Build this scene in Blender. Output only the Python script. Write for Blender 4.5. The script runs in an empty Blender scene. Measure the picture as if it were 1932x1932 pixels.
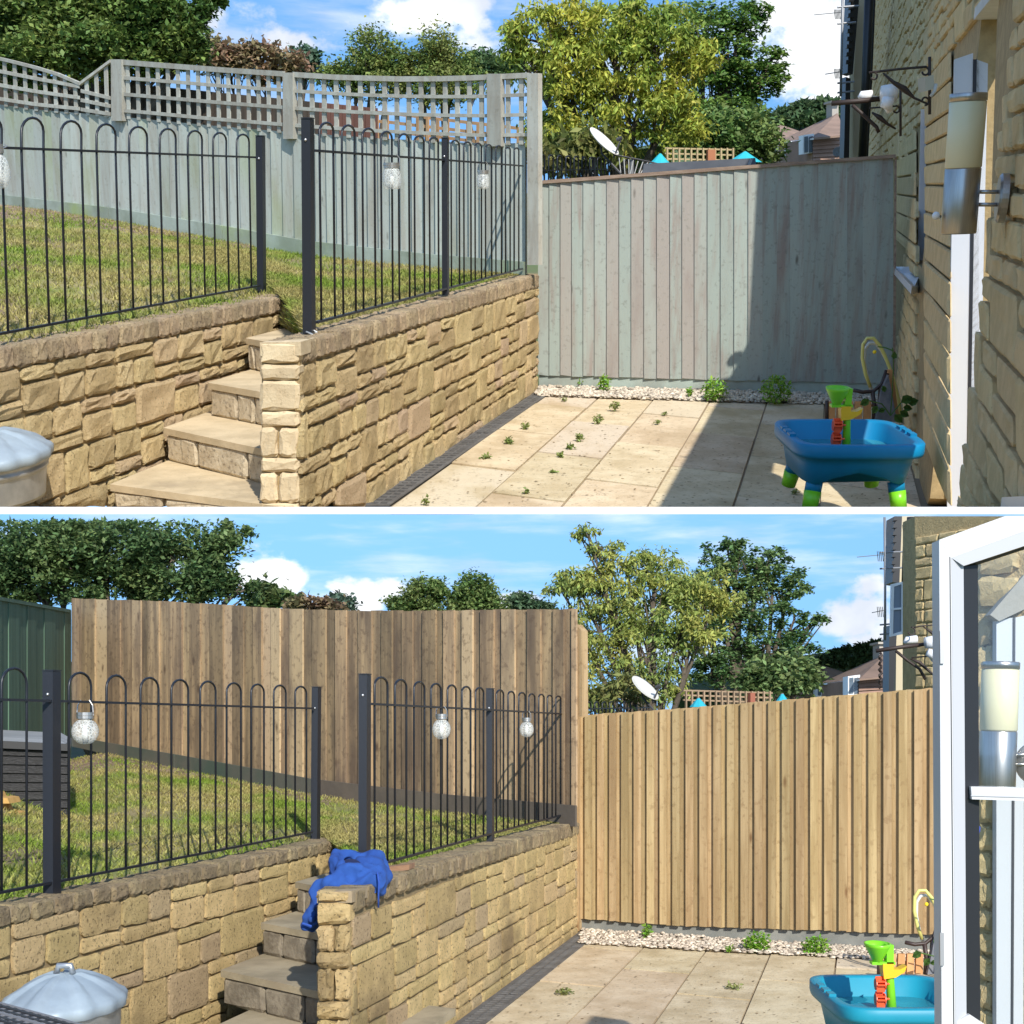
import bpy, math, random
import numpy as np
from mathutils import Vector, Matrix, Euler
R_ = random.Random(7)
NP = np.random.RandomState(11)
sin, cos, pi = math.sin, math.cos, math.pi
C = bpy.context.scene.collection

# ------------------------------------------------------------------ camera, sky, sun
# Two gardens are seen at once: the lower one is level; the upper one lies on a
# hillside terrace farther off, its ground rising 21 degrees away from the viewer.
F, CX, HB, HA, EYE = 2640.0, 966.0, 1358.0, 351.0, 1.6
TILT = math.atan((HB - HA) / F)
SUN_EL, SUN_AZ = math.radians(30.0), math.radians(-15.0)      # travel azimuth, left of straight ahead

scene = bpy.context.scene
cam_d = bpy.data.cameras.new('camera')
cam_d.sensor_width = 36.0
cam_d.lens = F / 1932.0 * 36.0
cam_d.shift_y = (HB - 966.0) / 1932.0
cam_d.clip_start, cam_d.clip_end = 0.05, 4000.0
cam = bpy.data.objects.new('camera', cam_d)
C.objects.link(cam)
cam.location = (0, 0, EYE)
cam.rotation_euler = (pi / 2, 0, 0)
scene.camera = cam

scene.view_settings.view_transform = 'Standard'
scene.view_settings.look = 'None'
scene.view_settings.exposure = 0.80
scene.view_settings.gamma = 1.0
scene.view_settings.use_curve_mapping = False

trav = Vector((sin(SUN_AZ) * cos(SUN_EL), cos(SUN_AZ) * cos(SUN_EL), -sin(SUN_EL)))
sl = bpy.data.lights.new('sun', 'SUN')
sl.energy, sl.angle, sl.color = 3.3, math.radians(0.5), (1.0, 0.95, 0.86)
so = bpy.data.objects.new('sun', sl)
C.objects.link(so)
so.rotation_euler = trav.to_track_quat('-Z', 'Y').to_euler()
so.location = (0, -10, 30)

def pdir(x, y):
    return Vector(((x - CX) / F, 1.0, (HB - y) / F)).normalized()

def make_world():
    w = bpy.data.worlds.new('World')
    scene.world = w
    w.use_nodes = True
    nt = w.node_tree
    N, L = nt.nodes, nt.links
    N.clear()
    def n(t, **k):
        q = N.new(t)
        for a, b in k.items():
            setattr(q, a, b)
        return q
    def m(op, a, b=None, c=None):
        q = n('ShaderNodeMath', operation=op)
        for i, v in enumerate((a, b, c)):
            if v is None: continue
            if isinstance(v, (int, float)): q.inputs[i].default_value = v
            else: L.new(v, q.inputs[i])
        return q.outputs[0]
    sky = n('ShaderNodeTexSky', sky_type='NISHITA', sun_disc=False, sun_elevation=SUN_EL,
            sun_rotation=pi + SUN_AZ, altitude=300.0, air_density=1.0, dust_density=0.25, ozone_density=2.5)
    tc = n('ShaderNodeTexCoord')
    d = tc.outputs['Generated']
    # the sky low down is read a little higher up, where it is a deeper blue
    sx = n('ShaderNodeSeparateXYZ'); L.new(d, sx.inputs[0])
    zz_ = m('MAXIMUM', sx.outputs[2], 0.0)
    z2_ = m('ADD', m('ADD', m('MULTIPLY', zz_, 0.12), 0.21), m('MULTIPLY', m('POWER', zz_, 4.0), 0.7))
    up = n('ShaderNodeCombineXYZ'); L.new(sx.outputs[0], up.inputs[0]); L.new(sx.outputs[1], up.inputs[1]); L.new(z2_, up.inputs[2])
    nm = n('ShaderNodeVectorMath', operation='NORMALIZE')
    L.new(up.outputs[0], nm.inputs[0])
    L.new(nm.outputs[0], sky.inputs['Vector'])
    # clouds: soft fractal noise with cumulus banks at their places
    mp = n('ShaderNodeMapping'); L.new(d, mp.inputs[0]); mp.inputs['Scale'].default_value = (1, 1, 1.6)
    nz = n('ShaderNodeTexNoise'); L.new(mp.outputs[0], nz.inputs['Vector'])
    nz.inputs['Scale'].default_value = 26.0; nz.inputs['Detail'].default_value = 9.0; nz.inputs['Roughness'].default_value = 0.58
    mp2 = n('ShaderNodeMapping'); L.new(d, mp2.inputs[0])
    mp2.inputs['Rotation'].default_value = (0, math.radians(18), 0); mp2.inputs['Scale'].default_value = (2.2, 1, 15.0)
    nz2 = n('ShaderNodeTexNoise'); L.new(mp2.outputs[0], nz2.inputs['Vector'])
    nz2.inputs['Scale'].default_value = 3.2; nz2.inputs['Detail'].default_value = 7.0; nz2.inputs['Roughness'].default_value = 0.55
    banks = [  # x, y, half width, half height, weight
        (505, 1085, 75, 62, 1.0), (665, 1128, 62, 42, 1.05), (735, 1112, 36, 30, .9), (975, 1140, 60, 24, .8),
        (1640, 1100, 60, 50, .55), (1615, 1165, 80, 42, .8), (1660, 1210, 90, 30, .6),
        (1545, 70, 120, 105, 1.1), (1480, 25, 90, 50, 1.0), (1560, 165, 90, 60, .7), (820, 10, 110, 45, .8),
        (905, 80, 60, 50, .62), (620, 60, 110, 36, .5), (470, 60, 130, 50, .55), (750, 40, 60, 30, .5), (980, 110, 70, 40, .6)]
    tot = None
    for x, y, rx, ry, wt in banks:
        p = pdir(x, y)
        s = n('ShaderNodeVectorMath', operation='SUBTRACT'); L.new(d, s.inputs[0]); s.inputs[1].default_value = p
        k = n('ShaderNodeVectorMath', operation='MULTIPLY'); L.new(s.outputs[0], k.inputs[0]); k.inputs[1].default_value = (F / rx, F / rx, F / ry)
        l = n('ShaderNodeVectorMath', operation='LENGTH'); L.new(k.outputs[0], l.inputs[0])
        g = m('MULTIPLY', m('MAXIMUM', m('SUBTRACT', 1.25, l.outputs['Value']), 0.0), wt)
        tot = g if tot is None else m('MAXIMUM', tot, g)
    fl = m('MULTIPLY', m('SUBTRACT', nz.outputs[0], 0.5), 2.6)
    cum = m('MULTIPLY', tot, 1.0)
    cum = m('ADD', cum, m('MULTIPLY', fl, m('MINIMUM', m('MULTIPLY', tot, 3.0), 1.0)))
    mr = n('ShaderNodeMapRange', interpolation_type='SMOOTHSTEP'); L.new(cum, mr.inputs[0])
    mr.inputs[1].default_value = 0.18; mr.inputs[2].default_value = 0.75
    ci = n('ShaderNodeMapRange', interpolation_type='SMOOTHSTEP'); L.new(nz2.outputs[0], ci.inputs[0])
    ci.inputs[1].default_value = 0.44; ci.inputs[2].default_value = 0.74; ci.inputs[4].default_value = 0.66
    mask = m('MAXIMUM', mr.outputs[0], ci.outputs[0])
    # shaded cloud undersides from a second, softer noise
    nz3 = n('ShaderNodeTexNoise'); L.new(d, nz3.inputs['Vector']); nz3.inputs['Scale'].default_value = 15.0; nz3.inputs['Detail'].default_value = 4.0
    cr = n('ShaderNodeValToRGB'); L.new(nz3.outputs[0], cr.inputs[0])
    cr.color_ramp.elements[0].position = .36; cr.color_ramp.elements[0].color = (3.1, 3.35, 3.8, 1)
    cr.color_ramp.elements[1].position = .58; cr.color_ramp.elements[1].color = (4.7, 4.8, 4.9, 1)
    hs = n('ShaderNodeHueSaturation'); L.new(sky.outputs[0], hs.inputs['Color']); hs.inputs['Saturation'].default_value = 1.22; hs.inputs['Value'].default_value = .70
    mx = n('ShaderNodeMix', data_type='RGBA'); L.new(mask, mx.inputs[0]); L.new(hs.outputs[0], mx.inputs[6]); L.new(cr.outputs[0], mx.inputs[7])
    bg = n('ShaderNodeBackground'); bg.inputs[1].default_value = 0.15
    out = n('ShaderNodeOutputWorld')
    L.new(mx.outputs[2], bg.inputs[0]); L.new(bg.outputs[0], out.inputs[0])
make_world()

# ------------------------------------------------------------------ gardens and their frames
class Garden:
    def __init__(s, name, S, tilt):
        s.name, s.S = name, S
        s.R = Matrix.Rotation(tilt, 3, 'X')
        s.RT = s.R.transposed()
        s.tilt = tilt
        s.M = Matrix.Translation((0, 0, EYE)) @ s.R.to_4x4() @ Matrix.Scale(S, 4) @ Matrix.Translation((0, 0, -EYE))
    def ray(s, x, y):
        return s.RT @ Vector(((x - CX) / F, 1.0, (HB - y) / F))
    def hz(s, x, y, z=0.0):                       # where a sight line meets the level z
        d = s.ray(x, y)
        return Vector((0, 0, EYE)) + d * ((z - EYE) / d.z)
    def at(s, x, y, Y):                           # ... or the distance Y
        d = s.ray(x, y)
        return Vector((0, 0, EYE)) + d * (Y / d.y)
    def proj(s, p):
        q = s.R @ (Vector(p) - Vector((0, 0, EYE)))
        return CX + F * q.x / q.y, HB - F * q.z / q.y
UP = Garden('upper garden', 10.0, TILT)
LO = Garden('lower garden', 1.0, 0.0)

class Plane:                                      # an upright plane over the ground line a-b
    def __init__(s, g, a, b):
        s.g = g
        s.a = Vector((a[0], a[1], 0)); b = Vector((b[0], b[1], 0))
        s.L = (b - s.a).length
        s.D = (b - s.a).normalized()
        s.N = Vector((s.D.y, -s.D.x, 0))
        if s.N.dot(Vector((0, 0, 0)) - s.a) < 0: s.N = -s.N
    def px(s, x, y, off=0.0):
        d = s.g.ray(x, y); o = Vector((0, 0, EYE))
        t = (s.a + s.N * off - o).dot(s.N) / d.dot(s.N)
        return o + d * t
    def P(s, u, z, off=0.0):
        return s.a + s.D * u + s.N * off + Vector((0, 0, z))
    def uz(s, x, y):
        p = s.px(x, y)
        return (p - s.a).dot(s.D), p.z
    def u_at(s, x, z, off=0.0):                   # u where level z shows at picture column x
        k = (x - CX) / F
        p0 = s.g.R @ (s.P(0, z, off) - Vector((0, 0, EYE))); d = s.g.R @ s.D
        return (k * p0.y - p0.x) / (d.x - k * d.y)
    def shifted(s, off):
        q = Plane.__new__(Plane)
        q.g, q.a, q.L, q.D, q.N = s.g, s.a + s.N * off, s.L, s.D, s.N
        return q

# ------------------------------------------------------------------ mesh building
ORG = {}
class MB:
    def __init__(s): s.v, s.f = [], []
    def add(s, v, f):
        b = len(s.v)
        s.v += [tuple(p) for p in v]
        s.f += [tuple(b + i for i in q) for q in f]
        return s
    def prism(s, pts, ext):                       # a flat outline pushed along ext
        n = len(pts); ext = Vector(ext)
        pts = [Vector(p) for p in pts]
        v = pts + [p + ext for p in pts]
        f = [tuple(range(n)), tuple(range(2 * n - 1, n - 1, -1))]
        f += [(i, i + n, (i + 1) % n + n, (i + 1) % n) for i in range(n)]
        return s.add(v, f)
    def box(s, c, d, rz=0.0):
        x, y, z = d[0] / 2, d[1] / 2, d[2] / 2
        m = Matrix.Rotation(rz, 3, 'Z'); c = Vector(c)
        v = [c + m @ Vector((a * x, b * y, e * z)) for e in (-1, 1) for a, b in ((-1, -1), (1, -1), (1, 1), (-1, 1))]
        return s.add(v, [(3, 2, 1, 0), (4, 5, 6, 7), (0, 1, 5, 4), (1, 2, 6, 5), (2, 3, 7, 6), (3, 0, 4, 7)])
    def bar(s, a, b, w, t, upv=(0, 0, 1)):        # a squared bar from a to b
        a, b = Vector(a), Vector(b); d = (b - a).normalized(); u = Vector(upv)
        x = d.cross(u)
        if x.length < 1e-4: x = d.cross(Vector((1, 0, 0)))
        x.normalize(); y = x.cross(d).normalized()
        q = [x * (i * w / 2) + y * (j * t / 2) for i, j in ((-1, -1), (1, -1), (1, 1), (-1, 1))]
        v = [a + k for k in q] + [b + k for k in q]
        return s.add(v, [(3, 2, 1, 0), (4, 5, 6, 7), (0, 1, 5, 4), (1, 2, 6, 5), (2, 3, 7, 6), (3, 0, 4, 7)])
    def tube(s, pts, r, n=8, cap=True):
        pts = [Vector(p) for p in pts]
        rs = r if isinstance(r, (list, tuple)) else [r] * len(pts)
        b = len(s.v); m = len(pts)
        d0 = (pts[1] - pts[0]).normalized()
        ref = Vector((0, 0, 1)) if abs(d0.z) < .9 else Vector((1, 0, 0))
        x = d0.cross(ref).normalized()
        v = []
        for i in range(m):
            d = (pts[min(i + 1, m - 1)] - pts[max(i - 1, 0)])
            if d.length < 1e-9: d = d0
            d.normalize()
            x = (x - d * x.dot(d)).normalized(); y = d.cross(x)
            v += [pts[i] + (x * cos(2 * pi * k / n) + y * sin(2 * pi * k / n)) * rs[i] for k in range(n)]
        f = [(i * n + k, i * n + (k + 1) % n, (i + 1) * n + (k + 1) % n, (i + 1) * n + k) for i in range(m - 1) for k in range(n)]
        if cap: f += [tuple(range(n - 1, -1, -1)), tuple((m - 1) * n + k for k in range(n))]
        return s.add(v, f)
    def lathe(s, prof, c, n=24, sx=1.0, sy=1.0, wob=None, axis=None):
        c = Vector(c); v = []
        for r, z in prof:
            for k in range(n):
                a = 2 * pi * k / n
                q = r * (wob(a, r, z) if wob else 1)
                v.append(c + Vector((q * cos(a) * sx, q * sin(a) * sy, z)) if axis is None else c + axis @ Vector((q * cos(a), q * sin(a), z)))
        m = len(prof)
        f = [(i * n + k, i * n + (k + 1) % n, (i + 1) * n + (k + 1) % n, (i + 1) * n + k) for i in range(m - 1) for k in range(n)]
        if prof[0][0] > 1e-5: f.append(tuple(range(n - 1, -1, -1)))
        if prof[-1][0] > 1e-5: f.append(tuple((m - 1) * n + k for k in range(n)))
        return s.add(v, f)
    def ball(s, c, r, n=12, m=8, sc=(1, 1, 1)):
        prof = [(max(1e-6, sin(pi * i / m)), -cos(pi * i / m)) for i in range(m + 1)]
        v = []
        c = Vector(c)
        for q, z in prof:
            v += [c + Vector((q * cos(2 * pi * k / n) * r * sc[0], q * sin(2 * pi * k / n) * r * sc[1], z * r * sc[2])) for k in range(n)]
        return s.add(v, [(i * n + k, i * n + (k + 1) % n, (i + 1) * n + (k + 1) % n, (i + 1) * n + k) for i in range(m) for k in range(n)])
    def build(s, name, mat, parent=None, g=LO, org=None, smooth=False):
        me = bpy.data.meshes.new(name)
        if parent is not None:
            org = ORG[parent.name]
        elif org is None:
            a = np.array(s.v); lo, hi = a.min(0), a.max(0)
            org = Vector(((lo[0] + hi[0]) / 2, (lo[1] + hi[1]) / 2, lo[2]))
        org = Vector(org)
        me.from_pydata([(p[0] - org.x, p[1] - org.y, p[2] - org.z) for p in s.v], [], s.f)
        if smooth:
            me.polygons.foreach_set('use_smooth', [True] * len(me.polygons))
        me.materials.append(mat)
        o = bpy.data.objects.new(name, me)
        C.objects.link(o)
        if parent is not None: o.parent = parent
        else: o.matrix_world = g.M @ Matrix.Translation(org)
        ORG[o.name] = org
        return o

def tag(o, label=None, cat=None, group=None, kind=None):
    if label: o['label'] = label
    if cat: o['category'] = cat
    if group: o['group'] = group
    if kind: o['kind'] = kind
    return o

def thing(name, label, cat, g, org, group=None):
    o = bpy.data.objects.new(name, None)
    C.objects.link(o)
    o.empty_display_size = 0.1
    o.matrix_world = g.M @ Matrix.Translation(Vector(org))
    ORG[o.name] = Vector(org)
    return tag(o, label, cat, group)

def mesh_np(name, V, Fc, mat, g, parent=None, org=(0, 0, 0), mats=None):
    """a mesh from arrays of vertices and quads"""
    if parent is not None: org = ORG[parent.name]
    org = np.array(org, dtype=float)
    me = bpy.data.meshes.new(name)
    V = np.asarray(V, dtype=np.float32) - org.astype(np.float32)
    k = Fc.shape[1]
    me.vertices.add(len(V)); me.vertices.foreach_set('co', V.ravel())
    me.loops.add(Fc.size); me.loops.foreach_set('vertex_index', Fc.astype(np.int32).ravel())
    me.polygons.add(len(Fc))
    me.polygons.foreach_set('loop_start', np.arange(0, Fc.size, k, dtype=np.int32))
    me.polygons.foreach_set('loop_total', np.full(len(Fc), k, dtype=np.int32))
    me.update(calc_edges=True); me.validate()
    me.materials.append(mat)
    o = bpy.data.objects.new(name, me)
    C.objects.link(o)
    if parent is not None: o.parent = parent
    else: o.matrix_world = g.M @ Matrix.Translation(Vector(org))
    ORG[o.name] = Vector(org)
    return o

# ------------------------------------------------------------------ materials
MATS = {}
def mat(key, g=None, col=(.5, .5, .5), col2=None, rough=.8, scale=6.0, stretch=(1, 1, 1), contrast=(.35, .65), rand=.0,
        bump=0.0, bscale=30.0, bstretch=(1, 1, 1), metal=0.0, spots=None, stain=None, randoff=False, spec=None, island=False,
        trans=0.0, crack=None, hue=0.0, detail=6.0, bdist=.01, brough=.65, fleck=None, tint=None):
    k = (key, g.name if g else '')
    if k in MATS: return MATS[k]
    ma = bpy.data.materials.new(key)
    MATS[k] = ma
    ma.use_nodes = True
    nt = ma.node_tree; N, L = nt.nodes, nt.links
    b = N['Principled BSDF']
    def new(t, **kw):
        q = N.new(t)
        for a, v in kw.items(): setattr(q, a, v)
        return q
    def put(v, sock):
        if hasattr(v, 'links') or hasattr(v, 'is_linked'): L.new(v, sock)
        else: sock.default_value = v
    b.inputs['Roughness'].default_value = rough
    b.inputs['Metallic'].default_value = metal
    if spec is not None: b.inputs['Specular IOR Level'].default_value = spec
    geo = new('ShaderNodeNewGeometry')
    mp = new('ShaderNodeMapping'); L.new(geo.outputs['Position'], mp.inputs[0])
    S = g.S if g else 1.0
    mp.inputs['Scale'].default_value = (1 / S,) * 3
    mp.inputs['Rotation'].default_value = (-(g.tilt if g else 0.0), 0, 0)
    co = mp.outputs[0]
    oi = new('ShaderNodeObjectInfo')
    if randoff:
        sc = new('ShaderNodeMath', operation='MULTIPLY'); L.new(oi.outputs['Random'], sc.inputs[0]); sc.inputs[1].default_value = 37.0
        ad = new('ShaderNodeVectorMath', operation='ADD'); L.new(co, ad.inputs[0]); L.new(sc.outputs[0], ad.inputs[1])
        co = ad.outputs[0]
    def noise(sc, st, det=6.0, rg=.6):
        q = new('ShaderNodeMapping'); L.new(co, q.inputs[0]); q.inputs['Scale'].default_value = st
        z = new('ShaderNodeTexNoise'); L.new(q.outputs[0], z.inputs['Vector'])
        z.inputs['Scale'].default_value = sc; z.inputs['Detail'].default_value = det; z.inputs['Roughness'].default_value = rg
        return z.outputs[0]
    def ramp(v, lo, hi, t0=0.0, t1=1.0):
        q = new('ShaderNodeMapRange', interpolation_type='SMOOTHSTEP'); L.new(v, q.inputs[0])
        q.inputs[1].default_value, q.inputs[2].default_value, q.inputs[3].default_value, q.inputs[4].default_value = lo, hi, t0, t1
        return q.outputs[0]
    def mix(f, a, c):
        q = new('ShaderNodeMix', data_type='RGBA')
        put(f, q.inputs[0])
        for v, i in ((a, 6), (c, 7)):
            if isinstance(v, tuple): q.inputs[i].default_value = (*v[:3], 1)
            else: L.new(v, q.inputs[i])
        return q.outputs[2]
    cur = (*col, 1)
    if col2 is not None: cur = mix(ramp(noise(scale, stretch, detail), *contrast), col, col2)
    if tint is not None:                                      # some pieces take another colour altogether
        cur = mix(ramp(oi.outputs['Random'], tint[1], min(1.0, tint[1] + tint[2])), cur if not isinstance(cur, tuple) else col, tint[0])
    if spots is not None:                                     # knots, specks: (colour, scale, stretch, radius, strength)
        q = new('ShaderNodeMapping'); L.new(co, q.inputs[0]); q.inputs['Scale'].default_value = spots[2]
        vo = new('ShaderNodeTexVoronoi'); L.new(q.outputs[0], vo.inputs['Vector']); vo.inputs['Scale'].default_value = spots[1]
        cur = mix(ramp(vo.outputs['Distance'], 0.02, spots[3], spots[4], 0.0), cur if not isinstance(cur, tuple) else col, spots[0])
    if fleck is not None:                                     # fine dark speckle: (colour, scale, lo, hi, strength)
        cur = mix(ramp(noise(fleck[1], (1, 1, 1), 3.0), fleck[2], fleck[3], 0.0, fleck[4]), cur if not isinstance(cur, tuple) else col, fleck[0])
    if stain is not None:                                     # broad weathering: (colour, scale, stretch, lo, hi, strength)
        cur = mix(ramp(noise(stain[1], stain[2], 5.0), stain[3], stain[4], 0.0, stain[5]), cur if not isinstance(cur, tuple) else col, stain[0])
    rnd = geo.outputs['Random Per Island'] if island else oi.outputs['Random']
    if rand > 0:
        hs = new('ShaderNodeHueSaturation')
        put(cur, hs.inputs['Color'])
        L.new(ramp(rnd, 0, 1, 1 - rand, 1 + rand), hs.inputs['Value'])
        if hue > 0:
            w = new('ShaderNodeTexWhiteNoise', noise_dimensions='1D'); L.new(rnd, w.inputs['W'])
            L.new(ramp(w.outputs['Value'], 0, 1, .5 - hue, .5 + hue), hs.inputs['Hue'])
        cur = hs.outputs[0]
    put(cur, b.inputs['Base Color'])
    if bump > 0:
        bn = new('ShaderNodeBump'); L.new(noise(bscale, bstretch, 8.0 if brough > .7 else 5.0, brough), bn.inputs['Height'])
        bn.inputs['Strength'].default_value = bump; bn.inputs['Distance'].default_value = bdist * S
        L.new(bn.outputs[0], b.inputs['Normal'])
    if trans > 0:
        tr = new('ShaderNodeBsdfTranslucent'); put(cur, tr.inputs[0])
        mx = new('ShaderNodeMixShader'); mx.inputs[0].default_value = trans
        L.new(b.outputs[0], mx.inputs[1]); L.new(tr.outputs[0], mx.inputs[2])
        L.new(mx.outputs[0], N['Material Output'].inputs[0])
    return ma

def glass_mat(key, col=(1, 1, 1), rough=.02, mixf=.85):
    """thin pane: mostly clear, with a glossy coat"""
    k = (key, '')
    if k in MATS: return MATS[k]
    ma = bpy.data.materials.new(key); MATS[k] = ma; ma.use_nodes = True
    nt = ma.node_tree; N, L = nt.nodes, nt.links
    N.remove(N['Principled BSDF'])
    t = N.new('ShaderNodeBsdfTransparent'); t.inputs[0].default_value = (*col, 1)
    gl = N.new('ShaderNodeBsdfGlossy'); gl.inputs['Roughness'].default_value = rough
    mx = N.new('ShaderNodeMixShader'); mx.inputs[0].default_value = 1 - mixf
    L.new(t.outputs[0], mx.inputs[1]); L.new(gl.outputs[0], mx.inputs[2]); L.new(mx.outputs[0], N['Material Output'].inputs[0])
    return ma

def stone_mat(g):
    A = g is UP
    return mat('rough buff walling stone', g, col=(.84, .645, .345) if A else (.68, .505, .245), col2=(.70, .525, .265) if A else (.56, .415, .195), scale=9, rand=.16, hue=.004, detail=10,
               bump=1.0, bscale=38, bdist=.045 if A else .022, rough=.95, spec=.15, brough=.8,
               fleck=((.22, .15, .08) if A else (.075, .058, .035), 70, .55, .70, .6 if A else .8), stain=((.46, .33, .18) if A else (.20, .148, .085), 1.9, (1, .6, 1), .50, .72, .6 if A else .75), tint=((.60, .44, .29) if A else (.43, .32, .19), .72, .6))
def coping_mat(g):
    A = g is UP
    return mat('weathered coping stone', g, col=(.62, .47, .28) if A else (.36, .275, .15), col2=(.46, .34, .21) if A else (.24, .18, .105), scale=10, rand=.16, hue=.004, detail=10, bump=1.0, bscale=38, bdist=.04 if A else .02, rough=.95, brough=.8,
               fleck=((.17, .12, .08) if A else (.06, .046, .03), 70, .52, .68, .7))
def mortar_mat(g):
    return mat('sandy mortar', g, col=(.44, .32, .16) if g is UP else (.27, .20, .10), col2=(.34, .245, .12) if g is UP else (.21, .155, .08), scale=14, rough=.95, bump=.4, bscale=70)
black_metal = lambda g: mat('black painted steel', g, col=(.012, .014, .020), rough=.38, spec=.5, bump=.05, bscale=60)
white_plastic = lambda g: mat('white plastic', g, col=(.80, .80, .80), rough=.35, col2=(.76, .76, .77), scale=2)
def leaf_mat(key, g, col, col2, hue=.02): return mat(key, g, col=col, col2=col2, scale=1.1, rough=.55, rand=.32, island=True, trans=.32, hue=hue, spec=.3)
def bark_mat(g): return mat('grey brown bark', g, col=(.12, .095, .07), col2=(.07, .055, .04), scale=9, rough=.95, bump=.5, bscale=40)

# ------------------------------------------------------------------ shared builders
def zrow(g, p, r):
    """height over the ground point p that shows at picture row r"""
    k = (HB - r) / F
    q = g.R @ (Vector((p[0], p[1], 0)) - Vector((0, 0, EYE))); d = g.R @ Vector((0, 0, 1))
    return (k * q.y - q.z) / (d.z - k * d.y)

def stone(name, g, q, Nn, depth, mt, parent, back=.02, rough=.25, inset=.16):
    """one rock-faced stone on the quad q (bl, br, tr, tl)"""
    bl, br, tr, tl = [Vector(p) for p in q]
    W, H = (br - bl).length, (tl - bl).length
    if W < 1e-3 or H < 1e-3: return None
    es, et = min(.22, .012 / W + .02), min(.24, .011 / H + .03)
    ss = [0, es] + [es + (1 - 2 * es) * (k + R_.uniform(-.2, .2)) / 3 for k in (1, 2)] + [1 - es, 1]
    ts = [0, et, R_.uniform(.4, .6), 1 - et, 1]
    ni, nj = len(ss), len(ts)
    v = []
    for j, t in enumerate(ts):
        for i, s in enumerate(ss):
            edge = i in (0, ni - 1) or j in (0, nj - 1)
            s2, t2 = s, t
            if i in (0, ni - 1) and j in (0, nj - 1):
                s2 = s + (es * .5 if i == 0 else -es * .5); t2 = t + (et * .5 if j == 0 else -et * .5)
            s2 += R_.uniform(-1, 1) * (.005 / W if edge else .010 / W); t2 += R_.uniform(-1, 1) * (.005 / H if edge else .007 / H)
            p = bl.lerp(br, s2).lerp(tl.lerp(tr, s2), t2)
            o = depth * (.30 if edge else 1.0 + R_.uniform(-rough, rough))
            v.append(p + Nn * o)
    f = [(j * ni + i, j * ni + i + 1, j * ni + i + ni + 1, j * ni + i + ni) for j in range(nj - 1) for i in range(ni - 1)]
    ring = list(range(ni)) + [k * ni + ni - 1 for k in range(1, nj)] + [(nj - 1) * ni + k for k in range(ni - 2, -1, -1)] + [k * ni for k in range(nj - 2, 0, -1)]
    b = len(v)
    v += [v[k] - Nn * (back + depth * .30) for k in ring]
    n = len(ring)
    f += [(ring[(k + 1) % n], ring[k], b + k, b + (k + 1) % n) for k in range(n)]
    m = MB().add(v, f)
    return m if parent is None else m.build(name, mt, parent, g)

def ashlar(g, pl, parent, mt, u0, u1, z0, z1, lens=(.28, .6), thick=.155, thin=.082, joint=.016, depth=.035, lean=True,
           keep=None, low=None, limit=290, back=.02, name='stone', rough=.3, jointu=None):
    """broken-coursed stones between u0..u1 and z0..z1 (measured down from z1)"""
    count = 0; rest = MB()
    def put(ua, ub, za, zb):
        nonlocal count
        if ub - ua < .05 or zb - za < .03: return
        j = joint / 2; ju = (jointu or joint) / 2
        ua += ju; ub -= ju; za += j * .9; zb -= j * .9
        zm = (za + zb) / 2
        if lean:
            xa = g.proj(pl.P(ua, zm))[0]; xb = g.proj(pl.P(ub, zm))[0]
            us = [pl.u_at(xa, za), pl.u_at(xb, za), pl.u_at(xb, zb), pl.u_at(xa, zb)]
        else: us = [ua, ub, ub, ua]
        zs = [za, za, zb, zb]
        if low is not None:
            for k in range(2):
                p = pl.P(us[k], 0); zs[k] = max(zs[k], low(p))
            if zs[0] > zb - .02 and zs[1] > zb - .02: return
            for k, o_ in ((0, 1), (1, 0)):
                if zs[k] > zb - .012:
                    for q_ in range(40):
                        uu = lerp(us[k], us[o_], (q_ + 1) / 41); zl = low(pl.P(uu, 0))
                        if zl <= zb - .012: break
                    us[k] = uu; us[3 - k] = uu; zs[k] = max(za, zl)
        if keep is not None and not keep((ua + ub) / 2, zm, ua, ub, za, zb): return
        q = [pl.P(u, z) for u, z in zip(us, zs)]
        d = depth * R_.uniform(.8, 1.25)
        if count < limit:
            stone(name, g, q, pl.N, d, mt, parent, back, rough); count += 1
        else:
            s = stone(name, g, q, pl.N, d, mt, None, back, rough)
            if s: rest.add(s.v, s.f)
    def run(ua, ub, za, zb, n):
        c = [ua + (ub - ua) * (k / n + (R_.uniform(-.12, .12) / n if 0 < k < n else 0)) for k in range(n + 1)]
        for k in range(n): put(c[k], c[k + 1], za, zb)
    z = z1
    while z > z0 + .03:
        band = thick + thin
        u = u0 - R_.uniform(0, lens[0])
        while u < u1:
            ln = R_.uniform(*lens) * R_.choice((1.0, 1.5, 1.9))
            a, b = max(u, u0), min(u + ln, u1)
            if u1 - b < lens[0] * .4: b = u1; ln = b - u + .001
            t = R_.random(); wide = (b - a) / ((lens[0] + lens[1]) / 2)
            n1 = max(1, round(wide * R_.uniform(.9, 1.3))); n2 = max(1, round(wide * R_.uniform(.7, 1.1)))
            if t < .45: run(a, b, z - thin, z, n2); run(a, b, z - band, z - thin, n1)
            elif t < .82: run(a, b, z - thick, z, n1); run(a, b, z - band, z - thick, n2)
            else: run(a, b, z - band, z, max(1, round(wide * .8)))
            u += ln
        z -= band
    if rest.v:
        tag(rest.build(name + '_courses', mt, parent, g), kind='stuff')
    return count

def pxboard(pl, poly, thick, off=0.0):
    """an upright board whose face has this outline"""
    return MB().prism([pl.px(x, y, off + thick) for x, y in poly], -pl.N * thick)

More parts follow.
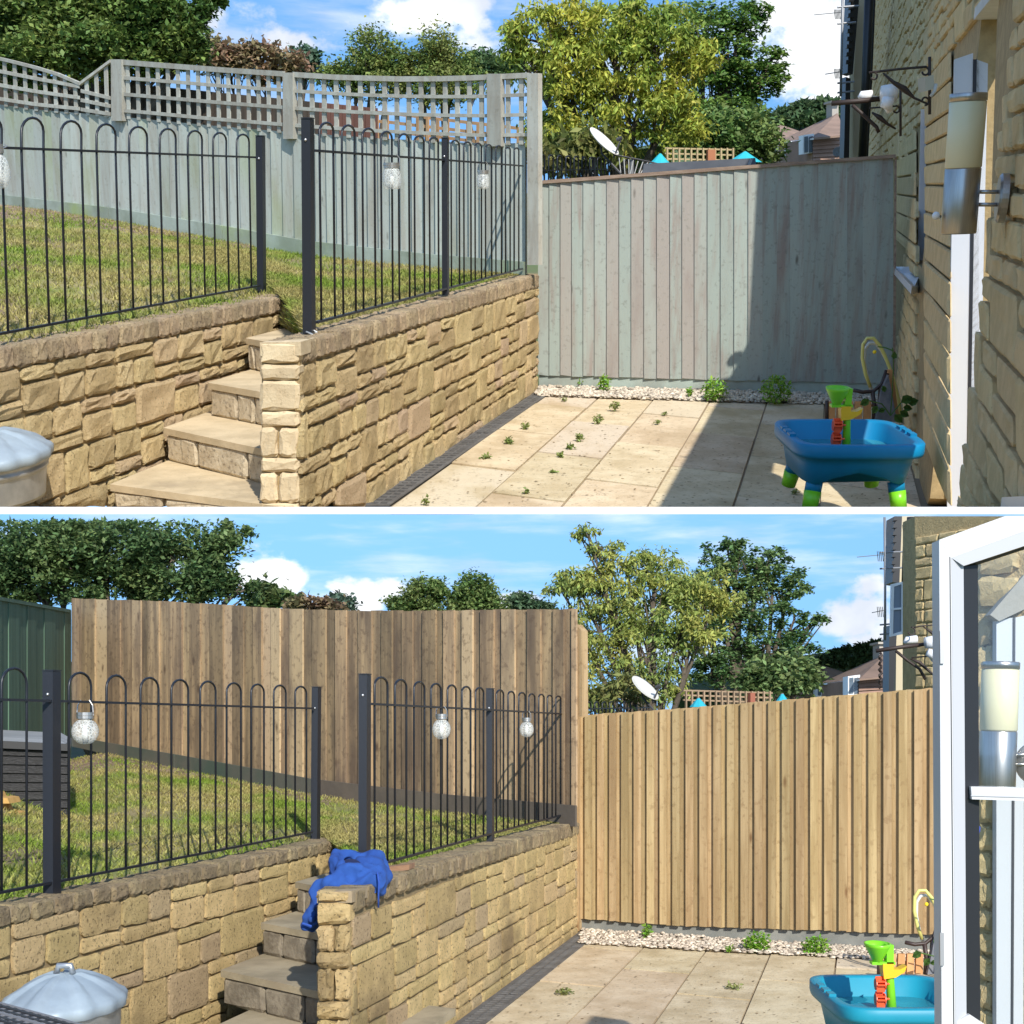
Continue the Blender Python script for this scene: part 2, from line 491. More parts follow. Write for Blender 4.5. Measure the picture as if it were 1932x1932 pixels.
def lerp(a, b, t): return a + (b - a) * t
def line(pts):
    """piecewise linear y(x)"""
    def f(x):
        if x <= pts[0][0]: i = 0
        else:
            i = len(pts) - 2
            for k in range(len(pts) - 1):
                if x <= pts[k + 1][0]: i = k; break
        (xa, ya), (xb, yb) = pts[i], pts[i + 1]
        return ya + (yb - ya) * (x - xa) / (xb - xa)
    return f

def railing(g, pl, label, org, top, bot, hoops, posts, lean, r=.0062, group=None):
    """bow-topped railing: rails, hooped bars, square posts"""
    bm = black_metal(g)
    t = thing('bow_top_railing', label, 'railing', g, org, group)
    ty, by = line(top), line(bot)
    for (xa, ya), (xb, yb) in zip(top[:-1], top[1:]):
        MB().bar(pl.px(xa, ya), pl.px(xb, yb), .011, .016, pl.N).build('rail', bm, t, g)
    for (xa, ya), (xb, yb) in zip(bot[:-1], bot[1:]):
        MB().bar(pl.px(xa, ya), pl.px(xb, yb), .011, .018, pl.N).build('rail', bm, t, g)
    for xl, xr, yt in hoops:
        h = ty((xl + xr) / 2) - yt
        rad = min(.62 * (xr - xl), h * .9)
        pts = []
        for x in (xl,):
            dy = by(x) - ty(x); xb = x + lean * (CX - x) * dy
            pts.append(pl.px(xb, by(xb))); pts.append(pl.px(x, ty(x)))
        for k in range(9):
            a = pi * k / 8
            pts.append(pl.px((xl + xr) / 2 - cos(a) * (xr - xl) / 2, yt + rad - sin(a) * rad))
        dy = by(xr) - ty(xr); xb = xr + lean * (CX - xr) * dy
        pts.append(pl.px(xr, ty(xr))); pts.append(pl.px(xb, by(xb)))
        MB().tube(pts, r, 6).build('hoop_bar', bm, t, g, smooth=True)
    for x0t, x1t, yt, x0b, x1b, yb in posts:
        Yp = pl.px((x0b + x1b) / 2, yb).y
        w = (g.at(x1t, yt, Yp) - g.at(x0t, yt, Yp)).length
        e = Vector((pl.D.x, pl.D.y, 0)) * (w * .95 * (1 if pl.D.y > 0 else -1))
        x1b, x1t = lerp(x0b, x1b, .70), lerp(x0t, x1t, .70)
        p = MB().prism([g.at(x0b, yb, Yp), g.at(x1b, yb, Yp), g.at(x1t, yt, Yp), g.at(x0t, yt, Yp)], e).build('post', bm, t, g)
        cz = Vector((0, 0, .001))
        MB().prism([g.at(x0t - .6, yt, Yp - .004) + cz, g.at(x1t + .6, yt, Yp - .004) + cz, g.at(x1t + .6, yt, Yp) + cz + e * 1.04, g.at(x0t - .6, yt, Yp) + cz + e * 1.04], (0, 0, .005)).build('post_cap', bm, p, g)
        MB().ball(g.at((x0t + x1t) / 2, yt + (top[0][1] - yt) * .0 + 48 * w / .07, Yp - .002), .007, 8, 6).build('bolt', mat('zinc bolt', g, col=(.6, .6, .6), metal=.8, rough=.35), p, g, smooth=True)
    return t

def leaves_np(centers, spread, size, kind, rs):
    """one folded leaf quad per centre: returns vertices (4n,3) and quads"""
    n = len(centers)
    P = centers
    d = rs.normal(size=(n, 3)); d[:, 2] *= .6
    if kind == 'long': d[:, 2] -= .9
    elif kind == 'flat': d[:, 2] *= .5; d[:, 2] -= .15
    d /= np.linalg.norm(d, axis=1)[:, None] + 1e-9
    u = rs.normal(size=(n, 3)); u[:, 2] = np.abs(u[:, 2]) + (.9 if kind != 'long' else .2)
    s = np.cross(d, u); s /= np.linalg.norm(s, axis=1)[:, None] + 1e-9
    up = np.cross(s, d)
    L = size * rs.uniform(.65, 1.35, size=(n, 1)); W = L * (.17 if kind == 'long' else .30)
    V = np.empty((n, 4, 3))
    V[:, 0] = P; V[:, 1] = P + d * L * .45 + s * W + up * W * .3
    V[:, 2] = P + d * L; V[:, 3] = P + d * L * .45 - s * W + up * W * .3
    Q = np.arange(4 * n).reshape(n, 4)
    return V.reshape(-1, 3), Q

def tree(g, name, label, cat, base, Y, blobs, n, leaf, lm, kind='oval', clump=.16, group=None, trunk_r=.10, zb=0.0, nclump=None,
         twig=True, ymax=None, seed=1, bark=None, ymin=None):
    """trunk and limbs carrying clumps of leaves; blobs are (x, y, rx, ry[, dY]) as seen"""
    rs = np.random.RandomState(seed); rr = random.Random(seed)
    B = g.at(base, HA if g is UP else HB, Y); B.z = zb
    cs, rad = [], []
    for b in blobs:
        yy = Y + (b[4] if len(b) > 4 else 0)
        c = g.at(b[0], b[1], yy); cs.append(c); rad.append((b[2] / F * yy, (b[2] + b[3]) / 2 / F * yy, b[3] / F * yy))
    t = thing(name, label, cat, g, B, group)
    vol = np.array([r[0] * r[2] for r in rad]); vol = vol / vol.sum()
    ncl = nclump or max(8, n // 45)
    CL, RR = [], []
    for c, r, w in zip(cs, rad, vol):
        k = max(2, int(round(ncl * w)))
        q = rs.normal(size=(k, 3)); q /= np.linalg.norm(q, axis=1)[:, None]
        q *= (rs.uniform(.15, 1.0, size=(k, 1)) ** .42)
        CL.append(np.array(c) + q * np.array(r)); RR += [min(r[0], r[2]) * clump * rr.uniform(.7, 1.5) + leaf * .7 for _ in range(k)]
    CL = np.concatenate(CL); RR = np.array(RR)
    idx = rs.randint(0, len(CL), n)
    P = CL[idx] + rs.normal(size=(n, 3)) * RR[idx][:, None] * np.array([.62, .62, .42])
    if ymax is not None or ymin is not None:       # stop short of a picture row (ymax) or stay below one (ymin)
        Rm = np.array(g.R); q = (P - np.array([0, 0, EYE])) @ Rm.T
        row = HB - F * q[:, 2] / q[:, 1]
        ok = np.ones(len(P), bool)
        if ymax is not None: ok &= row < ymax
        if ymin is not None: ok &= row > ymin + leaf / Y * F * .9
        P = P[ok]
    V, Q = leaves_np(P, None, leaf, kind, rs)
    mesh_np('crown', V, Q, lm, g, t)
    bk = bark or bark_mat(g)
    m = MB()
    top = max(c.z for c in cs)
    fork = B + Vector((0, 0, max(.25 * (top - zb), .2)))
    m.tube([B, B.lerp(fork, .5) + Vector((rr.uniform(-.05, .05), 0, 0)), fork], [trunk_r, trunk_r * .85, trunk_r * .7], 8)
    m.build('trunk', bk, t, g, smooth=True)
    lim = MB()
    for c, r in zip(cs, rad):
        mid = fork.lerp(c, .55) + Vector((rr.uniform(-.2, .2) * r[0], 0, .1 * r[2]))
        lim.tube([fork, mid, c], [trunk_r * .5, trunk_r * .3, trunk_r * .12], 6)
        if twig:
            d2 = np.linalg.norm((CL - np.array(c)) / np.array(r), axis=1)
            near = [k for k in range(len(CL)) if d2[k] < 1.05]
            for k in near[:max(6, int(40 / len(cs)))]:
                e = Vector(CL[k]); s0 = mid.lerp(c, rr.uniform(.2, 1))
                if ymin is not None and g.proj(e)[1] < ymin + 4: continue
                lim.tube([s0, s0.lerp(e, .5) + Vector((0, 0, .05 * r[2])), e], [trunk_r * .13, trunk_r * .09, trunk_r * .04], 4, False)
    lim.build('limbs', bk, t, g, smooth=True)
    return t

def weed(g, x, y, w, h, label, lm, n=220, leaf=.03, z=0.0, seed=3, cat='weed', off=None, group=None):
    p = g.hz(x, y, z)
    rs = np.random.RandomState(seed)
    W, H = w / F * p.y, h / F * p.y
    q = rs.normal(size=(n, 3)); q /= np.linalg.norm(q, axis=1)[:, None]; q *= rs.uniform(.2, 1, size=(n, 1)) ** .5
    P = np.array(p) + q * np.array([W / 2, W / 2, H / 2]) + np.array([0, 0, H / 2])
    V, Q = leaves_np(P, None, leaf, 'oval', rs)
    V[:, 2] = np.maximum(V[:, 2], z + .002)
    t = thing('weed_clump', label, cat, g, p, group)
    mesh_np('foliage', V, Q, lm, g, t)
    m = MB()
    for k in range(6):
        e = Vector(P[k]); m.tube([p, p.lerp(e, .5) + Vector((0, 0, .01)), e], .0025, 4, False)
    m.build('stem', lm, t, g)
    return t

def grass(g, name, corners, n, mt, zf, h=(.03, .06), seed=5, keep=None):
    """mown grass blades over a quad of ground (bilinear)"""
    rs = np.random.RandomState(seed)
    a, b, c, d = [np.array(p[:2]) for p in corners]
    s, t = rs.uniform(size=(n, 1)), rs.uniform(size=(n, 1))
    P = (a * (1 - s) + b * s) * (1 - t) + (d * (1 - s) + c * s) * t
    if keep is not None:
        P = P[keep(P)]
    n = len(P)
    z = zf(P[:, 0], P[:, 1])
    ang = rs.uniform(0, 2 * pi, n); w = rs.uniform(.004, .008, n); hh = rs.uniform(*h, n)
    V = np.empty((n, 4, 3))
    dx, dy = np.cos(ang) * w, np.sin(ang) * w
    ox, oy = rs.normal(size=n) * .03, rs.normal(size=n) * .03
    V[:, 0] = np.stack([P[:, 0] - dx, P[:, 1] - dy, z - .01], 1); V[:, 1] = np.stack([P[:, 0] + dx, P[:, 1] + dy, z - .01], 1)
    V[:, 2] = np.stack([P[:, 0] + ox + dx * .2, P[:, 1] + oy + dy * .2, z + hh], 1); V[:, 3] = np.stack([P[:, 0] + ox - dx * .2, P[:, 1] + oy - dy * .2, z + hh], 1)
    o = mesh_np(name, V.reshape(-1, 3), np.arange(4 * n).reshape(n, 4), mt, g)
    return tag(o, kind='stuff')

def pebbles(g, name, poly, n, mt, size=(.016, .032), seed=9, z=.0):
    """loose stones over a strip: poly is (a, b, c, d) on the ground"""
    rs = np.random.RandomState(seed)
    a, b, c, d = [np.array(p[:2]) for p in poly]
    s, t = rs.uniform(size=(n, 1)), rs.uniform(size=(n, 1))
    P = (a * (1 - s) + b * s) * (1 - t) + (d * (1 - s) + c * s) * t
    base = np.array([(1, 0, 0), (0, 1, 0), (-1, 0, 0), (0, -1, 0), (.6, .6, .5), (-.6, .6, .5), (-.6, -.6, .5), (.6, -.6, .5), (0, 0, .8)])
    tri = np.array([(0, 1, 4), (1, 2, 5), (2, 3, 6), (3, 0, 7), (0, 4, 7), (1, 5, 4), (2, 6, 5), (3, 7, 6), (4, 5, 8), (5, 6, 8), (6, 7, 8), (7, 4, 8)])
    m = len(base)
    r = rs.uniform(size[0], size[1], (n, 1, 1))
    V = base[None] * r * rs.uniform(.7, 1.3, (n, m, 1))
    an = rs.uniform(0, 2 * pi, n); ca, sa = np.cos(an)[:, None], np.sin(an)[:, None]
    X = V[:, :, 0] * ca - V[:, :, 1] * sa; Yv = V[:, :, 0] * sa + V[:, :, 1] * ca
    V = np.stack([X + P[:, :1], Yv * 1.25 + P[:, 1:], V[:, :, 2] * .8 + z + rs.uniform(-.004, .014, (n, 1))], 2)
    Q = (tri[None] + (np.arange(n) * m)[:, None, None]).reshape(-1, 3)
    return tag(mesh_np(name, V.reshape(-1, 3), Q, mt, g), kind='stuff')

def ground_poly(g, name, pts, mt, thick=None, kind='structure'):
    m = MB()
    if thick: m.prism([Vector(p) for p in pts], (0, 0, -thick))
    else: m.add([Vector(p) for p in pts], [tuple(range(len(pts)))])
    return tag(m.build(name, mt, None, g), kind=kind)

# ---- things both gardens have
def dustbin(g, c, R, ztop, zbot, label, knob=True, sy=1.6, rot=0.0):
    gal = mat('galvanised steel', g, col=(.50, .52, .54), col2=(.38, .40, .42), scale=9, rough=.42, metal=.75, bump=.06, bscale=18, stain=((.30, .30, .28), 4, (1, 1, .4), .5, .75, .5))
    lidm = mat('painted grey tin lid', g, col=(.36, .43, .48), col2=(.29, .345, .39), scale=6, rough=.5, metal=.15, bump=.05, bscale=12)
    c = Vector((c[0], c[1], zbot))
    t = thing('dustbin', label, 'bin', g, c)
    h = ztop - zbot
    prof = [(R * .82, 0), (R * .83, .01)]
    for k in range(1, 30):
        z = h * k / 30
        rr = R * (.83 + .12 * k / 30)
        prof.append((rr + (R * .03 if any(abs(k / 30 - q) < .02 for q in (.62, .68, .93)) else 0), z))
    prof += [(R * .96, h), (R * .90, h)]
    MB().lathe(prof, c, 48, 1, sy).build('bin_body', gal, t, g, smooth=True)
    wob = lambda a, r, z: 1 + (.022 * sin(a * 14) if r > R * .8 else 0)
    lp = [(R * 1.0, -.035), (R * 1.03, -.03), (R * 1.04, 0.0), (R * 1.0, .012), (R * .85, .03), (R * .55, .065), (R * .3, .085), (.001, .092)]
    m = MB().lathe([(r, z) for r, z in lp], c + Vector((0, 0, h)), 84, 1, sy, wob=wob)
    v2 = []
    for p in m.v:                                  # ribs pressed into the lid
        a = math.atan2((p[1] - c.y) / sy, p[0] - c.x); r = math.hypot((p[1] - c.y) / sy, p[0] - c.x)
        v2.append((p[0], p[1], p[2] + (.010 * (1 if sin(a * 7 + .6) > .55 else 0) if .25 * R < r < .9 * R else 0)))
    m.v = v2
    lid = m.build('bin_lid', lidm, t, g, smooth=True)
    if knob:
        kx = c + Vector((0, 0, h + .09))
        MB().tube([kx + Vector((-.03, 0, 0)), kx + Vector((-.022, 0, .03)), kx + Vector((.022, 0, .03)), kx + Vector((.03, 0, 0))], .012, 10).build('lid_handle', gal, lid, g, smooth=True)
    return t

def jar_light(g, pl, x, ycap, ybot, w, label, tint=(.9, .9, .88), round_=True, off=.02, rail_y=None, group='solar jar lights hanging on the railings'):
    """crackle-glass solar jar hung from the rail by a wire"""
    top, bot = pl.px(x, ycap, off), pl.px(x, ybot, off)
    H = top.z - bot.z
    Rr = w / F * (g.R @ (top - Vector((0, 0, EYE)))).y / 2
    t = thing('jar_light', label, 'jar light', g, bot, group)
    gm = MATS.get(('crackle glass', ''))
    if gm is None:
        gm = bpy.data.materials.new('crackle glass'); MATS[('crackle glass', '')] = gm; gm.use_nodes = True
        nt = gm.node_tree; N, L = nt.nodes, nt.links
        b = N['Principled BSDF']; b.inputs['Base Color'].default_value = (.75, .77, .74, 1); b.inputs['Roughness'].default_value = .12
        tr = N.new('ShaderNodeBsdfTransparent'); mx = N.new('ShaderNodeMixShader')
        geo = N.new('ShaderNodeTexCoord'); vo = N.new('ShaderNodeTexVoronoi'); vo.feature = 'DISTANCE_TO_EDGE'; vo.inputs['Scale'].default_value = 75
        L.new(geo.outputs['Object'], vo.inputs['Vector'])
        mr = N.new('ShaderNodeMapRange'); L.new(vo.outputs['Distance'], mr.inputs[0]); mr.inputs[1].default_value = 0; mr.inputs[2].default_value = .16
        mr.inputs[3].default_value = .30; mr.inputs[4].default_value = .74
        L.new(mr.outputs[0], mx.inputs[0]); L.new(b.outputs[0], mx.inputs[1]); L.new(tr.outputs[0], mx.inputs[2]); L.new(mx.outputs[0], N['Material Output'].inputs[0])
    cap = mat('brushed steel cap', g, col=(.55, .53, .50), rough=.35, metal=.85)
    c = Vector((bot.x, bot.y, bot.z))
    hb = H * .80
    if round_: prof = [(.001, 0)] + [(Rr * sin(pi * k / 14) ** .85, hb * (1 - cos(pi * k / 14)) / 2) for k in range(1, 13)] + [(Rr * .5, hb)]
    else: prof = [(.001, 0), (Rr * .7, 0), (Rr * .95, hb * .08), (Rr, hb * .25), (Rr, hb * .75), (Rr * .85, hb * .92), (Rr * .78, hb)]
    MB().lathe(prof, c, 20).build('glass_jar', gm, t, g, smooth=True)
    cr = Rr * (.62 if round_ else .86)
    MB().lathe([(cr, hb), (cr, H * .88), (cr * .97, H * .885), (cr * 1.0, H * .90), (cr, H), (.001, H)], c, 20).build('jar_cap', cap, t, g)
    MB().lathe([(Rr * .18, 0.02), (Rr * .26, H * .3), (Rr * .18, H * .62)], c, 10).build('bulb', mat('frosted bulb', g, col=(.72, .72, .68), rough=.3), t, g, smooth=True)
    if rail_y:
        e = pl.px(x, rail_y, off * .4)
        for s in (-1, 1):
            MB().tube([c + Vector((s * cr, 0, H * .9)), e + Vector((s * cr * .9, .0, (top.z - e.z) * .3)), e + Vector((s * cr * .5, 0, .01))], .0028, 5).build('wire_handle', cap, t, g)
    return t

def wall_lamp(g, wp, x, yc0, yc1, ys1, yb1, w, Y, arm, label, bulb=None, lean=0.0):
    """cylinder wall lamp: cap, ivory shade, steel body, two arms and a round back plate"""
    st = mat('brushed stainless steel', g, col=(.50, .48, .46), col2=(.42, .40, .38), scale=30, stretch=(14, 14, .2), rough=.32, metal=.95)
    sh = mat('ivory lamp shade', g, col=(.72, .66, .42), col2=(.76, .70, .47), scale=3, rough=.35, spec=.4)
    top, bot = g.at(x + lean, yc0, Y), g.at(x - lean, yb1, Y)
    H = (top - bot)
    r = w / F * (g.R @ (top - Vector((0, 0, EYE)))).y / 2
    z1 = (yb1 - ys1) / (yb1 - yc0); z2 = (yb1 - yc1) / (yb1 - yc0)
    t = thing('wall_lamp', label, 'wall lamp', g, bot)
    ax = H.normalized(); xx = Vector((1, 0, 0)); xx = (xx - ax * xx.dot(ax)).normalized(); yy = ax.cross(xx)
    Mx = Matrix((xx, yy, ax)).transposed()
    Lh = H.length
    MB().lathe([(.001, 0), (r * .97, 0), (r, .004), (r, Lh * z1 - .003), (r * .95, Lh * z1)], bot, 32, axis=Mx).build('lamp_body', st, t, g, smooth=True)
    MB().lathe([(r * .95, Lh * z1), (r * 1.01, Lh * z1 + .003), (r * 1.01, Lh * z2 - .002), (r * .95, Lh * z2)], bot, 32, axis=Mx).build('lamp_shade', sh, t, g, smooth=True)
    MB().lathe([(r * .95, Lh * z2), (r * 1.03, Lh * z2 + .001), (r * 1.03, Lh - .002), (r * .98, Lh), (.001, Lh)], bot, 32, axis=Mx).build('lamp_cap', st, t, g, smooth=True)
    (dx, dy, dw, dh), rows = arm
    dc = g.at(dx, dy, Y)
    rd = dh / F * (g.R @ (dc - Vector((0, 0, EYE)))).y
    e = -wp.N
    f = wp.D if wp.D.y > 0 else -wp.D
    Md = Matrix((f, Vector((0, 0, 1)), wp.N)).transposed()
    MB().lathe([(rd, 0), (rd, .022), (rd * .9, .03), (.001, .031)], dc, 32, axis=Md).build('back_plate', st, t, g, smooth=False)
    for rw in rows:
        a = g.at(x + w * .3, rw, Y); b = g.at(dx, rw, Y)
        MB().tube([a, b], r * .115, 10).build('arm', st, t, g, smooth=True)
    if bulb:
        MB().ball(g.at(bulb[0], bulb[1], Y), bulb[2] / F * Y * 1.0, 12, 8).build('sensor', white_plastic(g), t, g, smooth=True)
    return t

def water_table(g, x, y, zr, W, D, zleg, label, lrot=0.0):
    """moulded tub on four legs with a funnel, chute and two paddle wheels; x, y front-left corner of the rim"""
    blue = mat('blue moulded plastic', g, col=(.004, .215, .42) if g is UP else (.010, .23, .34), rough=.45, spec=.3, col2=(.004, .18, .37) if g is UP else (.012, .26, .37), scale=3)
    green = mat('lime green plastic', g, col=(.20, .62, .02), rough=.35)
    yel = mat('yellow plastic', g, col=(.85, .48, .02), rough=.35)
    org = mat('orange red plastic', g, col=(.85, .10, .03), rough=.35)
    t = thing('water_play_table', label, 'play table', g, (x + W / 2, y + D / 2, zleg))
    cx, cy = x + W / 2, y + D / 2
    def ring(s, z, px=5.5, dx=0.0, flat=1.0):
        q = []
        for k in range(40):
            a = 2 * pi * k / 40
            ca, sa = cos(a), sin(a)
            q.append(Vector((cx + dx + math.copysign(abs(ca) ** (2 / px), ca) * W / 2 * s, cy + math.copysign(abs(sa) ** (2 / px), sa) * D / 2 * s * flat, z)))
        return q
    h = .20
    rs = [ring(.72, zr - h), ring(.80, zr - h + .01), ring(.86, zr - .10), ring(.89, zr - .062), ring(.985, zr - .062), ring(1.0, zr - .045), ring(1.0, zr - .006), ring(.985, zr),
          ring(.88, zr), ring(.855, zr - .008), ring(.80, zr - .085), ring(.76, zr - .10)]
    v = [p for r in rs for p in r]; n = 40
    f = [(i * n + k, i * n + (k + 1) % n, (i + 1) * n + (k + 1) % n, (i + 1) * n + k) for i in range(len(rs) - 1) for k in range(n)]
    f += [tuple(range(n - 1, -1, -1)), tuple((len(rs) - 1) * n + k for k in range(n))]
    # the skirt arches up between the legs
    v = [Vector((p.x, p.y, p.z + (.055 * max(0, cos((p.x - cx) / W * 5.2)) if p.z < zr - h + .02 and (abs(p.y - cy) > D * .3) else 0))) for p in v]
    tub = MB().add(v, f).build('tub', blue, t, g, smooth=True)
    for s in (-1, 1):                              # notched grips at both ends
        for k in (-1, 0, 1):
            MB().box((cx + s * W * .465, cy + k * D * .12, zr + .004), (W * .05, D * .085, .014)).build('grip', blue, tub, g)
    wm = mat('still water', g, col=(.03, .20, .26), rough=.04, spec=.6, col2=(.05, .26, .30), scale=4)
    MB().prism([p + Vector((0, 0, .0)) for p in ring(.79, zr - .088)], (0, 0, -.004)).build('water', wm, t, g)
    MB().lathe([(.052, 0), (.058, .012), (.05, .016), (.045, .006)], (cx - W * .2, cy - D * .08, zr - .088), 24, 1, 1.5).build('whirlpool_cup', blue, tub, g, smooth=True)
    MB().prism([Vector((cx - W * .03 + W * .2 * cos(a) - W * .1, cy - D * .05 + D * .14 * sin(a), zr - .087)) for a in [k * pi / 8 for k in range(9)]], (0, 0, .02)).build('ramp', blue, tub, g)
    for sx in (-1, 1):
        for sy in (-1, 1):
            a = Vector((cx + sx * W * .31, cy + sy * D * .30, zr - h + .01)); b = a + Vector((sx * .02, sy * .03, zleg - a.z))
            m = a.lerp(b, .38)
            lg = MB().tube([a, m], [.040, .039], 14).build('leg', blue, t, g, smooth=True)
            MB().tube([m, b], [.041, .036], 14).build('leg_sleeve', green, lg, g, smooth=True)
    # tower
    bx, by_ = cx - W * .03, cy - D * .05
    pole = MB().tube([Vector((bx + .012, by_, zr - .09)), Vector((bx + .004, by_, zr + .05)), Vector((bx - .004, by_, zr + .15))], [.022, .018, .018], 12).build('pole', green, t, g, smooth=True)
    fz = zr + .125
    fun = MB().lathe([(.012, fz), (.02, fz + .012), (.052, fz + .075), (.056, fz + .09), (.050, fz + .09), (.046, fz + .075), (.012, fz + .02)], (bx - .052, by_, 0), 24, 1, 1.4).build('funnel', green, t, g, smooth=True)
    MB().box((bx - .03, by_, fz + .005), (.10, .05, .012)).build('funnel_bracket', green, fun, g)
    MB().box((bx - .002, by_, fz + .04), (.03, .05, .09)).build('funnel_bracket', green, fun, g)
    MB().prism([Vector((bx - .035, by_ - .03, fz - .02)), Vector((bx - .03, by_ - .03, fz - .062)), Vector((bx + .02, by_ - .03, fz - .055)), Vector((bx + .06, by_ - .03, fz - .03)), Vector((bx + .068, by_ - .03, fz - .005)),
                Vector((bx + .04, by_ - .03, fz - .02)), Vector((bx + .012, by_ - .03, fz - .02)), Vector((bx + .012, by_ - .03, fz + .004)), Vector((bx - .035, by_ - .03, fz + .004))], (0, .06, 0)).build('chute', yel, t, g)
    for k, wz in enumerate((fz - .085, fz - .15)):
        whl = MB()
        c0 = Vector((bx - .045, by_ - .02, wz))
        for q in range(6):
            a = q * pi / 3
            whl.box(c0 + Vector((0, 0.024 * cos(a), .017 * sin(a))), (.036, .006, .034), 0) if q % 3 == 1 else whl.box(c0 + Vector((0, .02 * cos(a), .016 * sin(a))), (.036, .022, .006))
        whl.tube([c0 - Vector((.021, 0, 0)), c0 - Vector((.017, 0, 0))], .026, 12).tube([c0 + Vector((.017, 0, 0)), c0 + Vector((.021, 0, 0))], .026, 12)
        whl.build('paddle_wheel', org, t, g)
        MB().tube([c0, c0 + Vector((.055, .01, 0))], .005, 6).build('axle', org, t, g)
    return t

def far_houses(g, fx, fy, Y, k, names):
    """two tile-hung houses beyond the gardens; fx, fy turn sketch columns and rows into picture ones"""
    tile = mat('brown roof tiles', g, col=(.20, .135, .10), col2=(.27, .18, .135), scale=.9, rough=.9, stretch=(1, 1, 3), bump=.5, bscale=3, bstretch=(.3, .3, 4), bdist=.05)
    hang = mat('red brown hung tiles', g, col=(.27, .17, .125), col2=(.34, .21, .16), scale=1.2, rough=.9, rand=.12, bump=.4, bscale=3, bdist=.05)
    wf = white_plastic(g); pane = mat('dark window pane', g, col=(.10, .13, .16), rough=.05, spec=.6)
    A = lambda x, y, d: g.at(fx(x), fy(y), Y * d)
    def wall(t, a, b, n, ext):                       # courses of hung tiles, each lapping the one below
        (x0, y0b, y0t, d0), (x1, y1b, y1t, d1) = a, b
        MB().prism([A(x0, y0b, d0), A(x1, y1b, d1), A(x1, y1t, d1), A(x0, y0t, d0)], ext).build('wall', hang, t, g)
        for q in range(n):
            f0, f1 = q / n, (q + .98) / n
            lift = lambda f: (0.0035 if f == f0 else .001)
            MB().prism([A(x0, lerp(y0b, y0t, f0), d0 - .0035), A(x1, lerp(y1b, y1t, f0), d1 - .0035), A(x1, lerp(y1b, y1t, f1), d1 - .001), A(x0, lerp(y0b, y0t, f1), d0 - .001)], (0, Y * .003, 0)).build('tile_course', hang, t, g)
    def roof(t, pts, faces):
        v = [A(*p) for p in pts]
        lo = [p - Vector((0, 0, Y * .0012)) for p in v]
        m = MB()
        for f in faces: m.prism([v[q] for q in f], (0, 0, -Y * .0012))
        return m.build('roof', tile, t, g)
    def window(t, x0, x1, yt, yb, d, sk):
        fr = MB().prism([A(x0, yb, d), A(x1, yb - sk, d), A(x1, yt - sk, d), A(x0, yt, d)], (Y * .001, Y * .02, 0)).build('window', wf, t, g)
        w = x1 - x0
        for q in range(2):
            a, b = x0 + w * (.12 + .42 * q), x0 + w * (.46 + .42 * q)
            MB().prism([A(a, yb - 3, d - .0006), A(b, yb - 3 - sk * .4, d - .0006), A(b, yt + 3 - sk * .4, d - .0006), A(a, yt + 3, d - .0006)], (0, Y * .0004, 0)).build('pane', pane, fr, g)
    t = thing('far_house', names[0], 'house', g, A(1530, 310, 1.0))
    wall(t, (1470, 325, 266, 1.22), (1534, 325, 261, 1.0), 9, (Y * .05, Y * .1, 0))
    wall(t, (1534, 325, 261, 1.0), (1594, 325, 255, 1.02), 9, (0, Y * .1, 0))
    rf = roof(t, [(1464, 269, 1.22), (1535, 260, .985), (1596, 254, 1.0), (1580, 213, 1.10), (1500, 252, 1.28)], [(0, 1, 3, 4), (1, 2, 3)])
    MB().prism([A(1464, 272, 1.215), A(1535, 263.5, .983), A(1535, 260.5, .983), A(1464, 269.5, 1.215)], (0, Y * .004, 0)).build('fascia_board', wf, t, g)
    ch_ = mat('pale render', g, col=(.42, .38, .33), rough=.9)
    MB().prism([A(1570, 222, 1.1), A(1582, 222, 1.1), A(1582, 193, 1.1), A(1570, 193, 1.1)], (0, Y * .02, 0)).build('chimney', ch_, rf, g)
    MB().prism([A(1568, 194, 1.097), A(1584, 194, 1.097), A(1584, 190, 1.097), A(1568, 190, 1.097)], (0, Y * .026, 0)).build('chimney_cap', ch_, rf, g)
    window(t, 1487, 1500, 267, 296, 1.10, 1.5); window(t, 1515, 1536, 255, 291, 1.0, 3)
    t = thing('far_house', names[1], 'house', g, A(1460, 310, 1.4))
    wall(t, (1436, 325, 262, 1.4), (1482, 325, 266, 1.38), 8, (0, Y * .2, 0))
    roof(t, [(1430, 266, 1.39), (1484, 268, 1.37), (1516, 250, 1.5), (1470, 234, 1.48)], [(0, 1, 3), (1, 2, 3)])
    window(t, 1460, 1477, 267, 294, 1.36, 0)

# ------------------------------------------------------------------ ground under everything
soil = lambda g: mat('bare soil', g, col=(.16, .11, .07), col2=(.10, .07, .045), scale=6, rough=.95, bump=.5, bscale=40)
ground_poly(LO, 'ground', [(-600, -60, -.08), (600, -60, -.08), (600, 1500, -.08), (-600, 1500, -.08)],
            mat('meadow ground', LO, col=(.09, .13, .04), col2=(.14, .13, .06), scale=.3, rough=.95))
divider_white = mat('white divider strip', UP, col=(.86, .86, .85), col2=(.80, .80, .79), scale=1.5, rough=.7)
def rowpt(x, r, Y): return UP.at(x, r, Y)
ground_poly(UP, 'bank', [rowpt(-90, 960.6, 3.3), rowpt(2030, 960.6, 3.3), UP.hz(2030, 960.6, -.012), UP.hz(-90, 960.6, -.012)], mortar_mat(UP))
tag(MB().prism([rowpt(-90, 960.8, 3.295), rowpt(2030, 960.8, 3.295), rowpt(2030, 970.0, 3.295), rowpt(-90, 970.0, 3.295)], (0, .035, -.002)).build('divider_strip', divider_white, None, UP), kind='structure')  # added white strip dividing the two gardens along the terrace front
